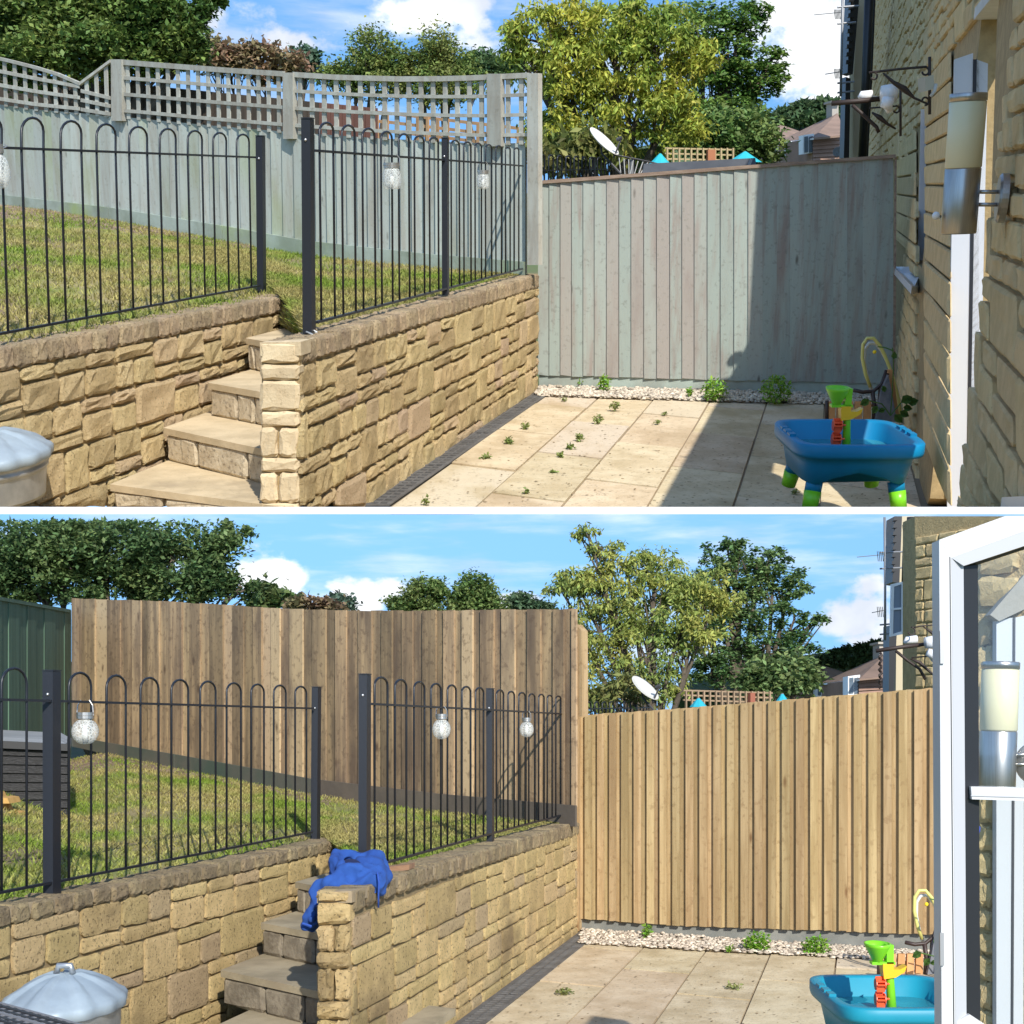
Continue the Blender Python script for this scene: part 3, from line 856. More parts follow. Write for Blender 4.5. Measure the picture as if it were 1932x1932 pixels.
ground_poly(UP, 'hillside', [(-300, 12.6, -.25), (300, 12.6, -.25), (300, 420, -.25), (-300, 420, -.25)],
            mat('meadow ground', UP, col=(.09, .13, .04), col2=(.14, .13, .06), scale=.3, rough=.95))

paving_mat = lambda g: mat('buff riven paving', g, col=(.66, .54, .36), col2=(.53, .41, .25), scale=4.5, contrast=(.32, .68), rough=.9, rand=.08, bump=.5, bscale=16, bstretch=(1, .5, 1), bdist=.014,
                           stain=((.40, .30, .17), 2.3, (1, .5, 1), .46, .68, .75), fleck=((.22, .165, .10), 34, .57, .70, .6), hue=.008, detail=9, tint=((.56, .47, .345), .6, .3))
def patio(g, O, a, c, s0, s1, t0, t1, w, ln, low=None, seed=1, far=None):
    rr = random.Random(seed)
    t = thing('patio', 'buff paving slab patio of the %s' % g.name, 'patio', g, O)
    tag(t, kind='structure')
    n = int(math.ceil((s1 - s0) / w))
    mt = paving_mat(g); cnt = 0
    for i in range(n):
        sa, sb = s0 + i * w, min(s0 + (i + 1) * w, s1)
        tt = t0 - (ln * .5 if i % 2 else 0)
        while tt < t1:
            j = .006; z = rr.uniform(-.007, .003)
            q = []
            for s, u in ((sa + j, tt + j * 2), (sb - j, tt + j * 2), (sb - j, tt + ln - j * 2), (sa + j, tt + ln - j * 2)):
                u = max(u, t0)
                u = min(u, t1)
                p = O + c * s + a * u
                if low: 
                    if p.y < low: p = p + a * ((low - p.y) / a.y)
                q.append(Vector((p.x, p.y, z)))
            if (q[3] - q[0]).length > .06 or (q[2] - q[1]).length > .06:
                MB().prism(q, (0, 0, -.035)).build('paving_slab', mt, t, g)
                cnt += 1
            tt += ln
    return t

def drain(g, p0, p1, wdir, w, label, low=None, n=4):
    """channel with slotted grates between p0 and p1, w wide towards wdir"""
    dm = mat('dark grey drain channel', g, col=(.13, .125, .12), rough=.7, col2=(.09, .085, .08), scale=10)
    dk = mat('drain void', g, col=(.012, .012, .012), rough=.9)
    t = thing('drain_channel', label, 'drain', g, p0)
    W = wdir * w
    MB().prism([p0 + Vector((0, 0, -.002)), p0 + W + Vector((0, 0, -.002)), p1 + W + Vector((0, 0, -.002)), p1 + Vector((0, 0, -.002))], (0, 0, -.004)).build('void_sheet', dk, t, g)  # near-black sheet under the grate, the channel's shade put into its colour
    L = p1 - p0
    for k in range(n):
        a, b = p0 + L * (k / n + .002), p0 + L * ((k + 1) / n - .002)
        m = MB()
        up = Vector((0, 0, .006))
        for f0, f1 in ((0, .18), (.46, .54), (.82, 1.0)):
            m.prism([a + W * f0 + up, a + W * f1 + up, b + W * f1 + up, b + W * f0 + up], (0, 0, -.007))
        ns = 15
        for q in range(ns):
            c0, c1 = a.lerp(b, q / ns), a.lerp(b, (q + .5) / ns)
            m.prism([c0 + W * .17 + up * .8, c0 + W * .83 + up * .8, c1 + W * .83 + up * .8, c1 + W * .17 + up * .8], (0, 0, -.006))
        m.build('grate', dm, t, g)
    return t

def coping(g, pl, t, xs, ytop, ybot, mt, depth=.16, limit=200):
    """a row of upright stones capping the wall"""
    for a, b in zip(xs[:-1], xs[1:]):
        gsp = (b - a) * .06
        a2, b2 = a + gsp, b - gsp
        jz = R_.uniform(-.6, .6)
        q = [pl.px(a2, ybot(a2)), pl.px(b2, ybot(b2)), pl.px(b2, ytop(b2) + jz), pl.px(a2, ytop(a2) + jz)]
        stone('coping_stone', g, q, pl.N, R_.uniform(.010, .017), mt, t, back=depth, rough=.2)

def spaced(pl, x0, x1, z, step):
    """picture columns of joints spaced evenly along the wall"""
    u0, u1 = pl.u_at(x0, z), pl.u_at(x1, z)
    n = max(1, int(round(abs(u1 - u0) / step)))
    r = []
    for k in range(n + 1):
        u = lerp(u0, u1, k / n) + (R_.uniform(-.12, .12) * (u1 - u0) / n if 0 < k < n else 0)
        r.append(pl.g.proj(pl.P(u, z))[0])
    return r

def steps(g, treads, label, org, deep, deep_top):
    """treads: list of (left x, left y, right x, right y, z, riser depth) for each nosing line"""
    tm = mat('worn buff step slab', g, col=(.58, .46, .29) if g is UP else (.36, .30, .20), col2=(.46, .36, .22) if g is UP else (.24, .20, .13), scale=4, rough=.9, bump=.3, bscale=30, bdist=.01, stain=((.22, .17, .11), 2.6, (1, 1, 1), .5, .75, .55), fleck=((.12, .09, .06), 60, .6, .74, .4))  # lower steps get a darker copy, grime and shade in the colour
    rm = mat('pitted step block', g, col=(.56, .47, .33) if g is UP else (.26, .22, .16), col2=(.42, .34, .23) if g is UP else (.15, .125, .09), scale=9, rough=.95, bump=.6, bscale=35, bdist=.012, fleck=((.14, .11, .08), 40, .52, .66, .6), rand=.08)  # lower risers likewise darker, their shade put into the colour
    t = thing('garden_steps', label, 'steps', g, org)
    for k, (xl, yl, xr, yr, z, h) in enumerate(treads):
        A, B = g.hz(xl, yl, z), g.hz(xr, yr, z)
        d = (B - A).normalized(); dd = deep_top if k == len(treads) - 1 else deep; back = Vector((dd.x, dd.y, 0))
        A2, B2 = A - d * .02, B + d * .12
        nf = Vector((d.y, -d.x, 0)); nf = nf if nf.y < 0 else -nf
        MB().prism([A2 + nf * .02, B2 + nf * .02, B2 + back, A2 + back], (0, 0, -.035)).build('tread', tm, t, g)
        L = (B2 - A2).length; n = 3
        cuts = [0, .34 + R_.uniform(-.08, .08), .70 + R_.uniform(-.06, .06), 1]
        for q in range(n):
            a, b = A2.lerp(B2, cuts[q] + .008), A2.lerp(B2, cuts[q + 1] - .008)
            zb = -h
            lo = lambda p, zz: zz
            qd = [a + Vector((0, 0, zb)), b + Vector((0, 0, zb)), b + Vector((0, 0, -.036)), a + Vector((0, 0, -.036))]
            if g is UP:
                ok = True
                for i in (0, 1):
                    zm = zrow(g, qd[i], 957)
                    if qd[i].z < zm: qd[i].z = min(zm, qd[3].z - .004)
                if qd[2].z - qd[1].z < .01 and qd[3].z - qd[0].z < .01: ok = False
                if not ok: continue
            stone('riser_block', g, qd, nf, .016, rm, t, back=.18, rough=.2)
    return t

lawn_m = lambda g: mat('mown lawn turf', g, col=(.17, .20, .04), col2=(.27, .215, .10), scale=1.5, stretch=(1, .6, 1), contrast=(.38, .62), rough=.95, bump=.5, bscale=60, stain=((.17, .115, .075), 1.1, (1, .6, 1), .50, .66, .85))
blade_m = lambda g: mat('grass blades', g, col=(.20, .28, .04), col2=(.38, .33, .12), scale=1.5, stretch=(1, .6, 1), contrast=(.36, .60), rough=.7, rand=.3, island=True, trans=.25, spec=.2)

# ================================================================== UPPER GARDEN
g = UP
SM, MM = stone_mat(g), mortar_mat(g)
low_up = lambda p: zrow(UP, p, 957.5)

# --- right retaining wall
WR = Plane(g, g.hz(682, 958), g.hz(1017, 731))
ZT = .93
wall = thing('retaining_wall', 'buff stone retaining wall lit by the sun, right of the steps in the upper garden', 'retaining wall', g, WR.P(0, 0))
yt, yb = line([(566, 645), (1014, 517)]), line([(566, 686), (1014, 543)])
uc = lambda x, z: WR.u_at(x, z)
uA, uB = WR.u_at(566, .7), WR.u_at(1014, .4)
def clamp_up(p):
    p = Vector(p); p.z = max(p.z, low_up(p)); return p
um = WR.u_at(566, .9) + .06
low50 = lambda p: zrow(UP, p, 950)
MB().prism([WR.P(um, max(.02, low50(WR.P(um, 0))), -.012), WR.P(.3, max(-.02, low50(WR.P(.3, 0))), -.012), WR.P(uB, -.05, -.012), WR.P(uB, .90, -.012), WR.P(um, .90, -.012)], -WR.N * .13).build('mortar', MM, wall, g)
coping(g, WR, wall, [566] + spaced(WR, 580, 1014, .9, .125), yt, yb, coping_mat(g))
ashlar(g, WR, wall, SM, WR.u_at(566, .45), uB, -.04, .826, lens=(.22, .36), thick=.138, thin=.074, joint=.014, low=low_up, depth=.014, limit=255, rough=.42, jointu=.03)
# end face of the wall, towards the steps
xe0, xe1 = 492, 565
cE = WR.px(566, 800)
PE = Plane(g, (cE.x - .3, cE.y + .066), (cE.x, cE.y))
rows = [645, 686, 717, 775, 806, 864, 891, 949, 959]
SM2 = mat('smooth faced buff stone', g, col=(.62, .50, .32), col2=(.54, .42, .26), scale=8, rough=.92, bump=.45, bscale=40, bdist=.012, rand=.08, fleck=((.20, .15, .09), 60, .58, .72, .45))
for k in range(8):
    cols = [(xe0, xe1)] if k not in (4, 6) else [(xe0, 524), (528, xe1)]
    for a, b in cols:
        q = [PE.px(a, rows[k + 1] - 1.2), PE.px(b, rows[k + 1] - 1.2), PE.px(b, rows[k] + 1.2), PE.px(a, rows[k] + 1.2)]
        if k == 7: q[0].z = max(q[0].z, low_up(q[0])); q[1].z = max(q[1].z, low_up(q[1]))
        stone('end_stone', g, q, PE.N, .016, SM2, wall, back=.05, rough=.15)
MB().prism([PE.px(xe0 + 2, 650, -.01), PE.px(xe1, 650, -.01), PE.px(xe1, 957, -.01), PE.px(xe0 + 2, 957, -.01)], -PE.N * .03).build('mortar', MM, wall, g)
MB().prism([PE.px(490, 646, .012), PE.px(567, 645, .012), WR.px(640, yt(640), -.05), WR.px(640, yt(640), -.19)], (0, 0, -.06)).build('cap_slab', SM2, wall, g)

# --- left retaining wall
LT = [g.hz(0, 655, ZT), g.hz(554, 555, ZT)]
WL = Plane(g, LT[0], LT[1])
wall2 = thing('retaining_wall', 'long buff stone retaining wall behind the dustbin, left of the steps in the upper garden', 'retaining wall', g, WL.P(0, .3))
yt2, yb2 = line([(0, 655), (554, 555)]), line([(0, 700), (554, 584)])
coping(g, WL, wall2, spaced(WL, -40, 554, .9, .135), yt2, yb2, coping_mat(g))
zb2 = WL.uz(100, yb2(100))[1]
ashlar(g, WL, wall2, SM, WL.u_at(-40, .6), WL.u_at(552, .8), .05, zb2 - .004, lens=(.21, .36), thick=.138, thin=.074, joint=.014, low=low_up, depth=.015, limit=250, rough=.42, jointu=.024)
MB().prism([clamp_up(WL.P(WL.u_at(-42, .4), .2, -.012)), clamp_up(WL.P(WL.u_at(250, .1), 0, -.012)), WL.P(WL.u_at(550, .5), .3, -.012), WL.P(WL.u_at(550, .88), .90, -.012), WL.P(WL.u_at(-42, .88), .90, -.012)], -WL.N * .12).build('mortar', MM, wall2, g)

# --- steps
AX = WR.D if WR.D.y > 0 else -WR.D
steps(g, [(218, 913, 500, 950, .19, .19), (318, 807, 500, 846, .37, .18), (401, 722, 500, 739, .555, .185), (472, 638, 500, 643, .74, .185)],
      'pale stone garden steps climbing to the lawn in sunlight, upper garden', g.hz(400, 900, .2), AX * 1.5, AX * 3.0)


# --- patio, drain, gravel
a = Vector((AX.x, AX.y, 0)) / AX.y; c = Vector((1, -.62, 0))
O = g.hz(733, 957); O.z = 0
HR = Plane(g, g.hz(1690, 752), g.hz(1745, 955))
# s where the house line is met
pH = g.hz(1720, 880)
def solve_s(p):
    M2 = Matrix(((c.x, a.x), (c.y, a.y))).inverted(); v = M2 @ Vector((p.x - O.x, p.y - O.y)); return v
sH = solve_s(pH)[0]
ground_poly(g, 'patio_bed', [g.hz(560, 960, -.012), g.hz(1990, 960, -.012), Vector((3.6, 12.4, -.012)), Vector((-.2, 12.4, -.012))], mat('jointing sand', g, col=(.26, .20, .13), rough=.95, bump=.3, bscale=60))
patio(g, O, a, c, .0, sH, 0, 6.2, .405, 1.28, low=O.y + .01)
drain(g, g.hz(686, 955), g.hz(1018, 735) + a * .15, Vector((1, -.0, 0)), (g.hz(733, 958) - g.hz(684, 958)).length * .97, 'dark slotted drain channel along the sunlit wall, upper garden')
grav = mat('pale limestone gravel', g, col=(.60, .53, .43), col2=(.44, .37, .29), scale=20, rough=.85, rand=.25, island=True)
pebbles(g, 'gravel', [g.hz(1008, 748), g.hz(1688, 768), g.hz(1688, 748), g.hz(1016, 731)], 3600, grav, size=(.010, .022), z=.008)

def litter(g, n, x0, x1, y0, y1, seed, low=None):
    """crumbs, dead leaves and grit scattered over the slabs"""
    rs = np.random.RandomState(seed); P = []
    while len(P) < n:
        p = g.hz(rs.uniform(x0, x1), rs.uniform(y0, y1) , .004)
        s = solve_s(p)[0]
        if 0.02 < s < sH - .02: P.append((p.x, p.y, .004))
    V, Q = leaves_np(np.array(P), None, .022, 'flat', rs)
    V[:, 2] = .003 + np.abs(V[:, 2] - .004) * .25
    return tag(mesh_np('leaf_litter', V, Q, mat('dry leaf crumbs', g, col=(.16, .10, .05), col2=(.30, .22, .12), scale=30, rough=.9, rand=.4, island=True), g), kind='stuff')
litter(g, 420, 700, 1740, 770, 950, 5)
# --- right fence
FR = Plane(g, g.hz(1015, 729), g.hz(1686, 750))
paint = mat('weathered sage painted boards', g, col=(.335, .385, .345), col2=(.285, .235, .205), scale=2.6, stretch=(5, 5, .5), contrast=(.44, .74), rough=.85, rand=.10, randoff=True, bump=.35, bscale=9, bstretch=(9, 9, .5), bdist=.006,
            stain=((.22, .17, .15), 1.3, (3, 3, .7), .52, .76, .55), spots=((.10, .09, .075), 4.2, (1.6, 1.6, .5), .12, .85), fleck=((.17, .165, .14), 26, .55, .70, .4), tint=((.305, .275, .245), .5, .9))
fence = thing('closeboard_fence', 'sage green weathered closeboard fence at the end of the upper patio, half in shadow', 'fence', g, FR.P(0, 0))
ftop, fbot = line([(1015, 346), (1686, 297)]), line([(1015, 707), (1300, 715), (1686, 724)])
xs = [1015]
while xs[-1] < 1676:
    xs.append(xs[-1] + lerp(21.5, 28.5, (xs[-1] - 1015) / 660) * R_.uniform(.94, 1.06))
xs[-1] = 1684
for k in range(len(xs) - 1):
    x0, x1 = xs[k], xs[k + 1]
    q = lambda x, y, o: FR.px(x, y, o)
    xb = -.010 * ((x0 + x1) / 2 - CX) / 100
    t0, t1, b0, b1 = ftop(x0) + 1, ftop(x1) + 1, fbot(x0) + R_.uniform(-1, 2), fbot(x1) + R_.uniform(-1, 2)
    m = MB()   # feather-edged: thick at one side, thin at the other
    v = [q(x0 + xb, b0, .022), q(x1 + 1.5 + xb, b1, .008), q(x1 + 1.5, t1, .008), q(x0, t0, .022), q(x0 + xb, b0, .0), q(x1 + 1.5 + xb, b1, .0), q(x1 + 1.5, t1, .0), q(x0, t0, .0)]
    m.add(v, [(0, 1, 2, 3), (7, 6, 5, 4), (0, 4, 5, 1), (1, 5, 6, 2), (2, 6, 7, 3), (3, 7, 4, 0)])
    m.build('fence_board', paint, fence, g)
oldwood = mat('weathered brown timber', g, col=(.22, .15, .11), col2=(.32, .24, .18), scale=5, stretch=(1, 1, 6), rough=.9, bump=.3, bscale=30)
MB().prism([FR.px(1012, 341, .035), FR.px(1690, 291, .035), FR.px(1690, 297.5, .035), FR.px(1012, 347.5, .035)], -FR.N * .07).build('capping_rail', oldwood, fence, g)
pxboard(FR, [(1017, 727), (1684, 748), (1684, 716), (1017, 700)], .02, -.02).build('gravel_board', mat('sage painted gravel board', g, col=(.38, .45, .40), col2=(.30, .33, .29), scale=3, rough=.9, bump=.2, bscale=30), fence, g)
pxboard(FR, [(1684, 745), (1689, 745), (1692, 296), (1688, 296)], .05, -.03).build('fence_post', oldwood, fence, g)

# --- back fence with trellis
pr = g.hz(990, 521, ZT - .01); plf = g.at(-70, 374, 17.5)
BF = Plane(g, pr, plf)
paint2 = mat('pale sage painted timber', g, col=(.40, .435, .395), col2=(.33, .325, .28), scale=2.2, stretch=(5, 5, .6), contrast=(.40, .7), rough=.85, rand=.10, randoff=True, bump=.25, bscale=10, bstretch=(8, 8, .6), bdist=.006,
             stain=((.25, .31, .10), .45, (1, 1, .9), .52, .70, .4), spots=((.15, .15, .13), 4.0, (1.5, 1.5, .6), .11, .75), fleck=((.19, .19, .15), 24, .56, .72, .35))
bf = thing('trellis_fence', 'sage green boundary fence with square trellis along the top of the upper lawn', 'fence', g, BF.P(0, 1))
trel = mat('weathered beige trellis', g, col=(.44, .44, .385), col2=(.36, .335, .28), scale=2.4, stretch=(5, 5, 1), rough=.85, rand=.14, randoff=True, bump=.25, bscale=12, fleck=((.2, .18, .14), 24, .56, .72, .4))
ct = line([(-70, 92), (0, 108), (50, 120), (100, 134), (149, 155), (205, 112), (226, 112), (420, 127), (545, 135), (640, 141), (760, 144), (860, 143), (930, 140), (1014, 136)])
tb = line([(-70, 188), (0, 198), (60, 207), (145, 214), (222, 222), (235, 222), (400, 238), (545, 250), (700, 261), (830, 268), (925, 272), (1014, 270)])   # bottom of trellis, top of boards
bb = line([(-70, 362), (51, 374), (219, 396), (427, 430), (560, 455), (760, 478), (990, 497)])
gb = line([(-70, 384), (51, 393), (219, 420), (427, 458), (560, 482), (760, 503), (990, 524)])
x = -60.0; k = 0
while x < 985:
    w = lerp(17, 22, (x + 60) / 1000) * R_.uniform(.92, 1.08)
    x1 = min(x + w, 990)
    mid = (x + x1) / 2
    ln_ = 3.6e-5 * (CX - mid) * (bb(mid) - tb(mid))
    b0, b1 = bb(x) + R_.uniform(-1, 1), bb(x1) + R_.uniform(-1, 1)
    v = [BF.px(x + ln_, b0, .030), BF.px(x1 + 1 + ln_, b1, .006), BF.px(x1 + 1, tb(x1) - 1, .006), BF.px(x, tb(x) - 1, .030), BF.px(x + ln_, b0), BF.px(x1 + 1 + ln_, b1), BF.px(x1 + 1, tb(x1) - 1), BF.px(x, tb(x) - 1)]
    MB().add(v, [(0, 1, 2, 3), (7, 6, 5, 4), (0, 4, 5, 1), (1, 5, 6, 2), (2, 6, 7, 3), (3, 7, 4, 0)]).build('fence_board', paint2, bf, g)
    x = x1; k += 1
for xa, xb2 in ((-60, 205), (205, 420), (420, 575), (575, 800), (800, 990)):
    pxboard(BF, [(xa, gb(xa)), (xb2 - 1, gb(xb2)), (xb2 - 1, bb(xb2) - 3), (xa, bb(xa) - 3)], .02, .024).build('gravel_board', mat('green stained gravel board', g, col=(.24, .28, .22), col2=(.36, .42, .36), scale=2, rough=.9, bump=.3, bscale=20, stain=((.30, .40, .08), .8, (1, 1, 1), .52, .7, .6)), bf, g)
posts = [(209, 229, 112, 228), (533, 552, 137, 262), (918, 944, 139, 276), (994, 1015, 138, 500)]
for xa, xb2, y0, y1 in posts:
    pxboard(BF, [(xa + 1, y1), (xb2 + 1, y1), (xb2, y0), (xa, y0)], .05, .018).build('trellis_post', trel, bf, g)
for xa, xb2 in ((-60, 149), (149, 207), (229, 533), (552, 918), (944, 994)):      # top rails following the curve
    n = max(1, int((xb2 - xa) / 40)); top = []
    for i in range(n + 1):
        xx = lerp(xa, xb2, i / n); top.append((xx, ct(xx)))
    w = 10 if xa > 200 else 6
    pxboard(BF, [(px_, py_ + w) for px_, py_ in top][::1] + [(px_, py_) for px_, py_ in top[::-1]], .03, .02).build('top_rail', trel, bf, g)
for xa, xb2, step in ((-60, 149, 19.5), (152, 207, 19), (229, 533, 19.6), (552, 918, 23.5), (944, 994, 27)):
    nv = int(round((xb2 - xa) / step))
    for i in range(nv):
        xx = xa + step * (i + .55) * ((xb2 - xa) / (nv * step))
        w = 3.1 if xx < 540 else 3.8
        l2 = 3.6e-5 * (CX - xx) * 100
        y0 = ct(xx) + 5
        pxboard(BF, [(xx - w + l2, tb(xx) + 2), (xx + w + l2, tb(xx) + 2), (xx + w, y0), (xx - w, y0)], .012, .022).build('trellis_lath', trel, bf, g)
    nh = 3
    for j in range(1, nh + 1):
        f = j / (nh + .55) + .03
        if xa == 152: 
            pts = [(152, lerp(152, 214, f)), (207, lerp(168, 222, f))]
        else:
            n = max(1, int((xb2 - xa) / 40)); pts = []
            for i in range(n + 1):
                xx = lerp(xa, xb2, i / n); pts.append((xx, lerp(ct(xx) if xa != -60 else line([(-60, 92), (149, 140)])(xx), tb(xx), f)))
        pxboard(BF, [(p, q + 3.3) for p, q in pts] + [(p, q - 3.3) for p, q in pts[::-1]], .012, .034).build('trellis_lath', trel, bf, g)
# dark closeboard fence glimpsed behind the trellis
BF2 = Plane(g, g.at(700, 240, 19), g.at(-80, 200, 23))
f2 = thing('neighbour_fence', 'dark brown fence seen through the trellis squares in the upper garden', 'fence', g, BF2.P(0, 0))
dkw = mat('dark brown boards', g, col=(.045, .035, .025), col2=(.08, .055, .04), scale=3, stretch=(5, 5, .6), rough=.9, rand=.2)
x = -80
while x < 700:
    pxboard(BF2, [(x, 300), (x + 21, 300), (x + 21, lerp(128, 205, (x + 80) / 780)), (x, lerp(128, 205, (x + 59) / 780))], .02).build('fence_board', dkw if x < 600 else mat('red brown boards', g, col=(.16, .07, .05), rough=.9, rand=.15), f2, g)
    x += 22
# sunny trellis farther off
BF3 = Plane(g, g.at(1000, 260, 24), g.at(650, 205, 27))
f3 = thing('neighbour_trellis', 'orange brown trellis panels beyond the main trellis in the upper garden', 'trellis', g, BF3.P(0, 0))
tw = mat('new orange timber', g, col=(.48, .28, .14), col2=(.38, .22, .11), scale=4, rough=.85, rand=.1)
t3 = line([(650, 208), (720, 212), (1010, 246)])
for k in range(4):
    pts = [(xx, t3(xx) + k * 17) for xx in range(690, 1011, 40)]
    pxboard(BF3, [(p, q + 3) for p, q in pts] + [(p, q - 3) for p, q in pts[::-1]], .02).build('trellis_lath', tw, f3, g)
for k in range(17):
    xx = 692 + k * 19
    pxboard(BF3, [(xx - 2.5, 300), (xx + 2.5, 300), (xx + 2.5, t3(xx)), (xx - 2.5, t3(xx))], .02, .025).build('trellis_lath', tw, f3, g)

# --- lawn
def ruled_lawn(g, front, back, name, mt):
    """a grid between a front edge and a back edge; returns a height sampler"""
    n, m = len(front), 10
    V = np.zeros((m + 1, n, 3))
    for j in range(m + 1):
        for i in range(n):
            V[j, i] = np.array(front[i]) * (1 - j / m) + np.array(back[i]) * (j / m)
    fz = MB()
    fz.add([tuple(p) for p in V.reshape(-1, 3)], [(j * n + i, j * n + i + 1, (j + 1) * n + i + 1, (j + 1) * n + i) for j in range(m) for i in range(n - 1)])
    o = fz.build(name, mt, None, g, smooth=True)
    tag(o, kind='structure')
    return V
def lawn_grass(g, V, n, mt, name='grass', seed=4, size=(.014, .030), dry=.35):
    rs = np.random.RandomState(seed)
    m, k, _ = V.shape
    s = rs.uniform(0, k - 1.001, n); t = rs.uniform(0, m - 1.001, n) ** 1.0
    i, j = s.astype(int), t.astype(int); fs, ft = (s - i)[:, None], (t - j)[:, None]
    bare = np.sin(s * 1.7 + 1.3) * np.sin(t * 1.9 + s * .6) + .5 * np.sin(s * 4.1 + t * 3.3)
    ok = rs.uniform(size=n) < np.where((t > (m - 1) * .70) & (m > 5), .30 + .45 * (bare > 0), np.where(bare > .75, .45, 1.0))
    s, t, i, j, fs, ft = s[ok], t[ok], i[ok], j[ok], fs[ok], ft[ok]; n = len(s)
    P = (V[j, i] * (1 - fs) + V[j, i + 1] * fs) * (1 - ft) + (V[j + 1, i] * (1 - fs) + V[j + 1, i + 1] * fs) * ft
    ang = rs.uniform(0, 2 * pi, n); w = rs.uniform(.004, .008, n) * .95; hh = rs.uniform(*size, n)
    dx, dy = np.cos(ang) * w, np.sin(ang) * w * 1.5
    ox, oy = rs.normal(size=n) * .022, rs.normal(size=n) * .022
    Q = np.empty((n, 4, 3))
    Q[:, 0] = P + np.stack([-dx, -dy, -.01 + 0 * dx], 1); Q[:, 1] = P + np.stack([dx, dy, -.01 + 0 * dx], 1)
    Q[:, 2] = P + np.stack([ox + dx * .2, oy + dy * .2, hh], 1); Q[:, 3] = P + np.stack([ox - dx * .2, oy - dy * .2, hh], 1)
    return tag(mesh_np(name, Q.reshape(-1, 3), np.arange(4 * n).reshape(n, 4), mt, g), kind='stuff')
fr_xs = [(-60, None)]
front = [WL.P(WL.u_at(x, ZT), ZT - .015, -.05) for x in (-60, 60, 180, 300, 420, 540)]
front += [g.hz(556, 566, ZT - .03), g.hz(575, 590, ZT - .03), g.hz(590, 634, ZT - .03)]
front += [WR.P(WR.u_at(x, ZT), ZT - .03, -.14) for x in (640, 720, 820, 920, 1000)]
bx = [-60, 20, 90, 150, 220, 290, 350, 410, 470, 540, 650, 770, 880, 985]
back = [BF.px(x, gb(x) - 3, -.01) for x in bx]
VL = ruled_lawn(g, front, back, 'lawn', lawn_m(g))
def soil_bed(g, V, i0, i1, j0):
    m_, n_, _ = V.shape
    q = MB(); up = np.array((0, 0, .007))
    rows_ = [[V[j, i] + up * (1 if j0 < j else 0) for i in range(i0, i1 + 1)] for j in range(j0, m_)]
    k = i1 - i0 + 1
    q.add([tuple(p) for r in rows_ for p in r], [(a_ * k + b_, a_ * k + b_ + 1, (a_ + 1) * k + b_ + 1, (a_ + 1) * k + b_) for a_ in range(len(rows_) - 1) for b_ in range(k - 1)])
    tag(q.build('bare_soil', mat('bare soil', g, col=(.30, .215, .15), col2=(.17, .115, .075), scale=7, rough=.95, bump=.8, bscale=30, bdist=.03), None, g, smooth=True), kind='structure')
soil_bed(g, VL, 0, 8, 8)
lawn_grass(g, VL, 85000, blade_m(g))

def bank_grass(g, a_, b_, c_, d_, seed):
    V = np.zeros((4, 4, 3))
    for j in range(4):
        for i in range(4):
            V[j, i] = (np.array(d_) * (1 - i / 3) + np.array(c_) * (i / 3)) * (1 - j / 3) + (np.array(a_) * (1 - i / 3) + np.array(b_) * (i / 3)) * (j / 3)
    tag(MB().add([tuple(p) for p in V.reshape(-1, 3)], [(j * 4 + i, j * 4 + i + 1, j * 4 + i + 5, j * 4 + i + 4) for j in range(3) for i in range(3)]).build('lawn_bank', lawn_m(g), None, g), kind='structure')
    lawn_grass(g, V, 1500, blade_m(g), seed=seed)
bank_grass(g, g.hz(538, 562, ZT - .02), g.hz(596, 634, ZT - .02), g.hz(592, 646, .742), g.hz(500, 600, .742), 41)
# --- railings
rl = [(-40, 276), (485, 297)]
def rail_plane(g, b0, b1, z): return Plane(g, g.hz(*b0, z), g.hz(*b1, z))
PL1 = rail_plane(g, (0, 630), (489, 539), ZT + .05)
z2d = lambda zx: zx * .3418
hoopsL = [(-34, 3, 221)] + [(z2d(a), z2d(b), z2d(c)) for a, b, c in ((118, 240, 650), (335, 449, 668), (533, 638, 685), (713, 812, 700), (882, 970, 711), (1036, 1115, 722), (1176, 1249, 733), (1306, 1375, 742))]
railing(g, PL1, 'black bow topped railing on the left of the upper lawn, above the dustbin wall', PL1.P(0, 1), [(-40, 277), (0, 278.5), (485, 297)], [(-40, 637), (489, 539)], hoopsL,
        [(482, 500, 257, 485, 502, 556)], 3.7e-5)
PL2 = rail_plane(g, (597, 608), (985, 507), ZT + .05)
zz = lambda zx: 566 + zx * .3418
hoopsR = [(zz(a), zz(b), z2d(c)) for a, b, c in ((108, 184, 678), (231, 301, 692), (344, 411, 710), (447, 507, 727), (544, 601, 740), (631, 684, 751), (714, 763, 759), (834, 879, 775), (904, 943, 784), (966, 1001, 791), (1024, 1058, 799), (1081, 1112, 805), (1134, 1160, 812), (1182, 1208, 817))]
railing(g, PL2, 'black bow topped railing right of the upper steps, holding two mason jar lights', PL2.P(0, 1), [(592, 284), (834, 301.5), (986, 313)], [(597, 608), (836, 546), (985, 507)], hoopsR,
        [(568, 592, 224, 571, 596, 630), (833, 848, 261, 834, 849, 557), (981, 995.5, 279.5, 982, 996, 516)], 3.0e-5)
jar_light(g, PL1, 2, 272, 356, 42, 'round crackle glass jar light cut by the left picture edge, upper railing', rail_y=277)
jar_light(g, PL2, 740, 307, 357, 35, 'larger of the two mason jar lights on the upper right railing', round_=False, rail_y=294)
jar_light(g, PL2, 911.5, 321, 357, 24, 'smaller mason jar light nearer the fence on the upper right railing', round_=False, rail_y=307)
MB().tube([g.at(578, 626, 6.95), g.at(590, 630, 6.9), g.at(598, 627, 6.95), g.at(590, 622, 7.0), g.at(576, 622, 7.0)], .004, 6).build('wire_tie', mat('white cord', g, col=(.7, .7, .68)), None, g, smooth=True)
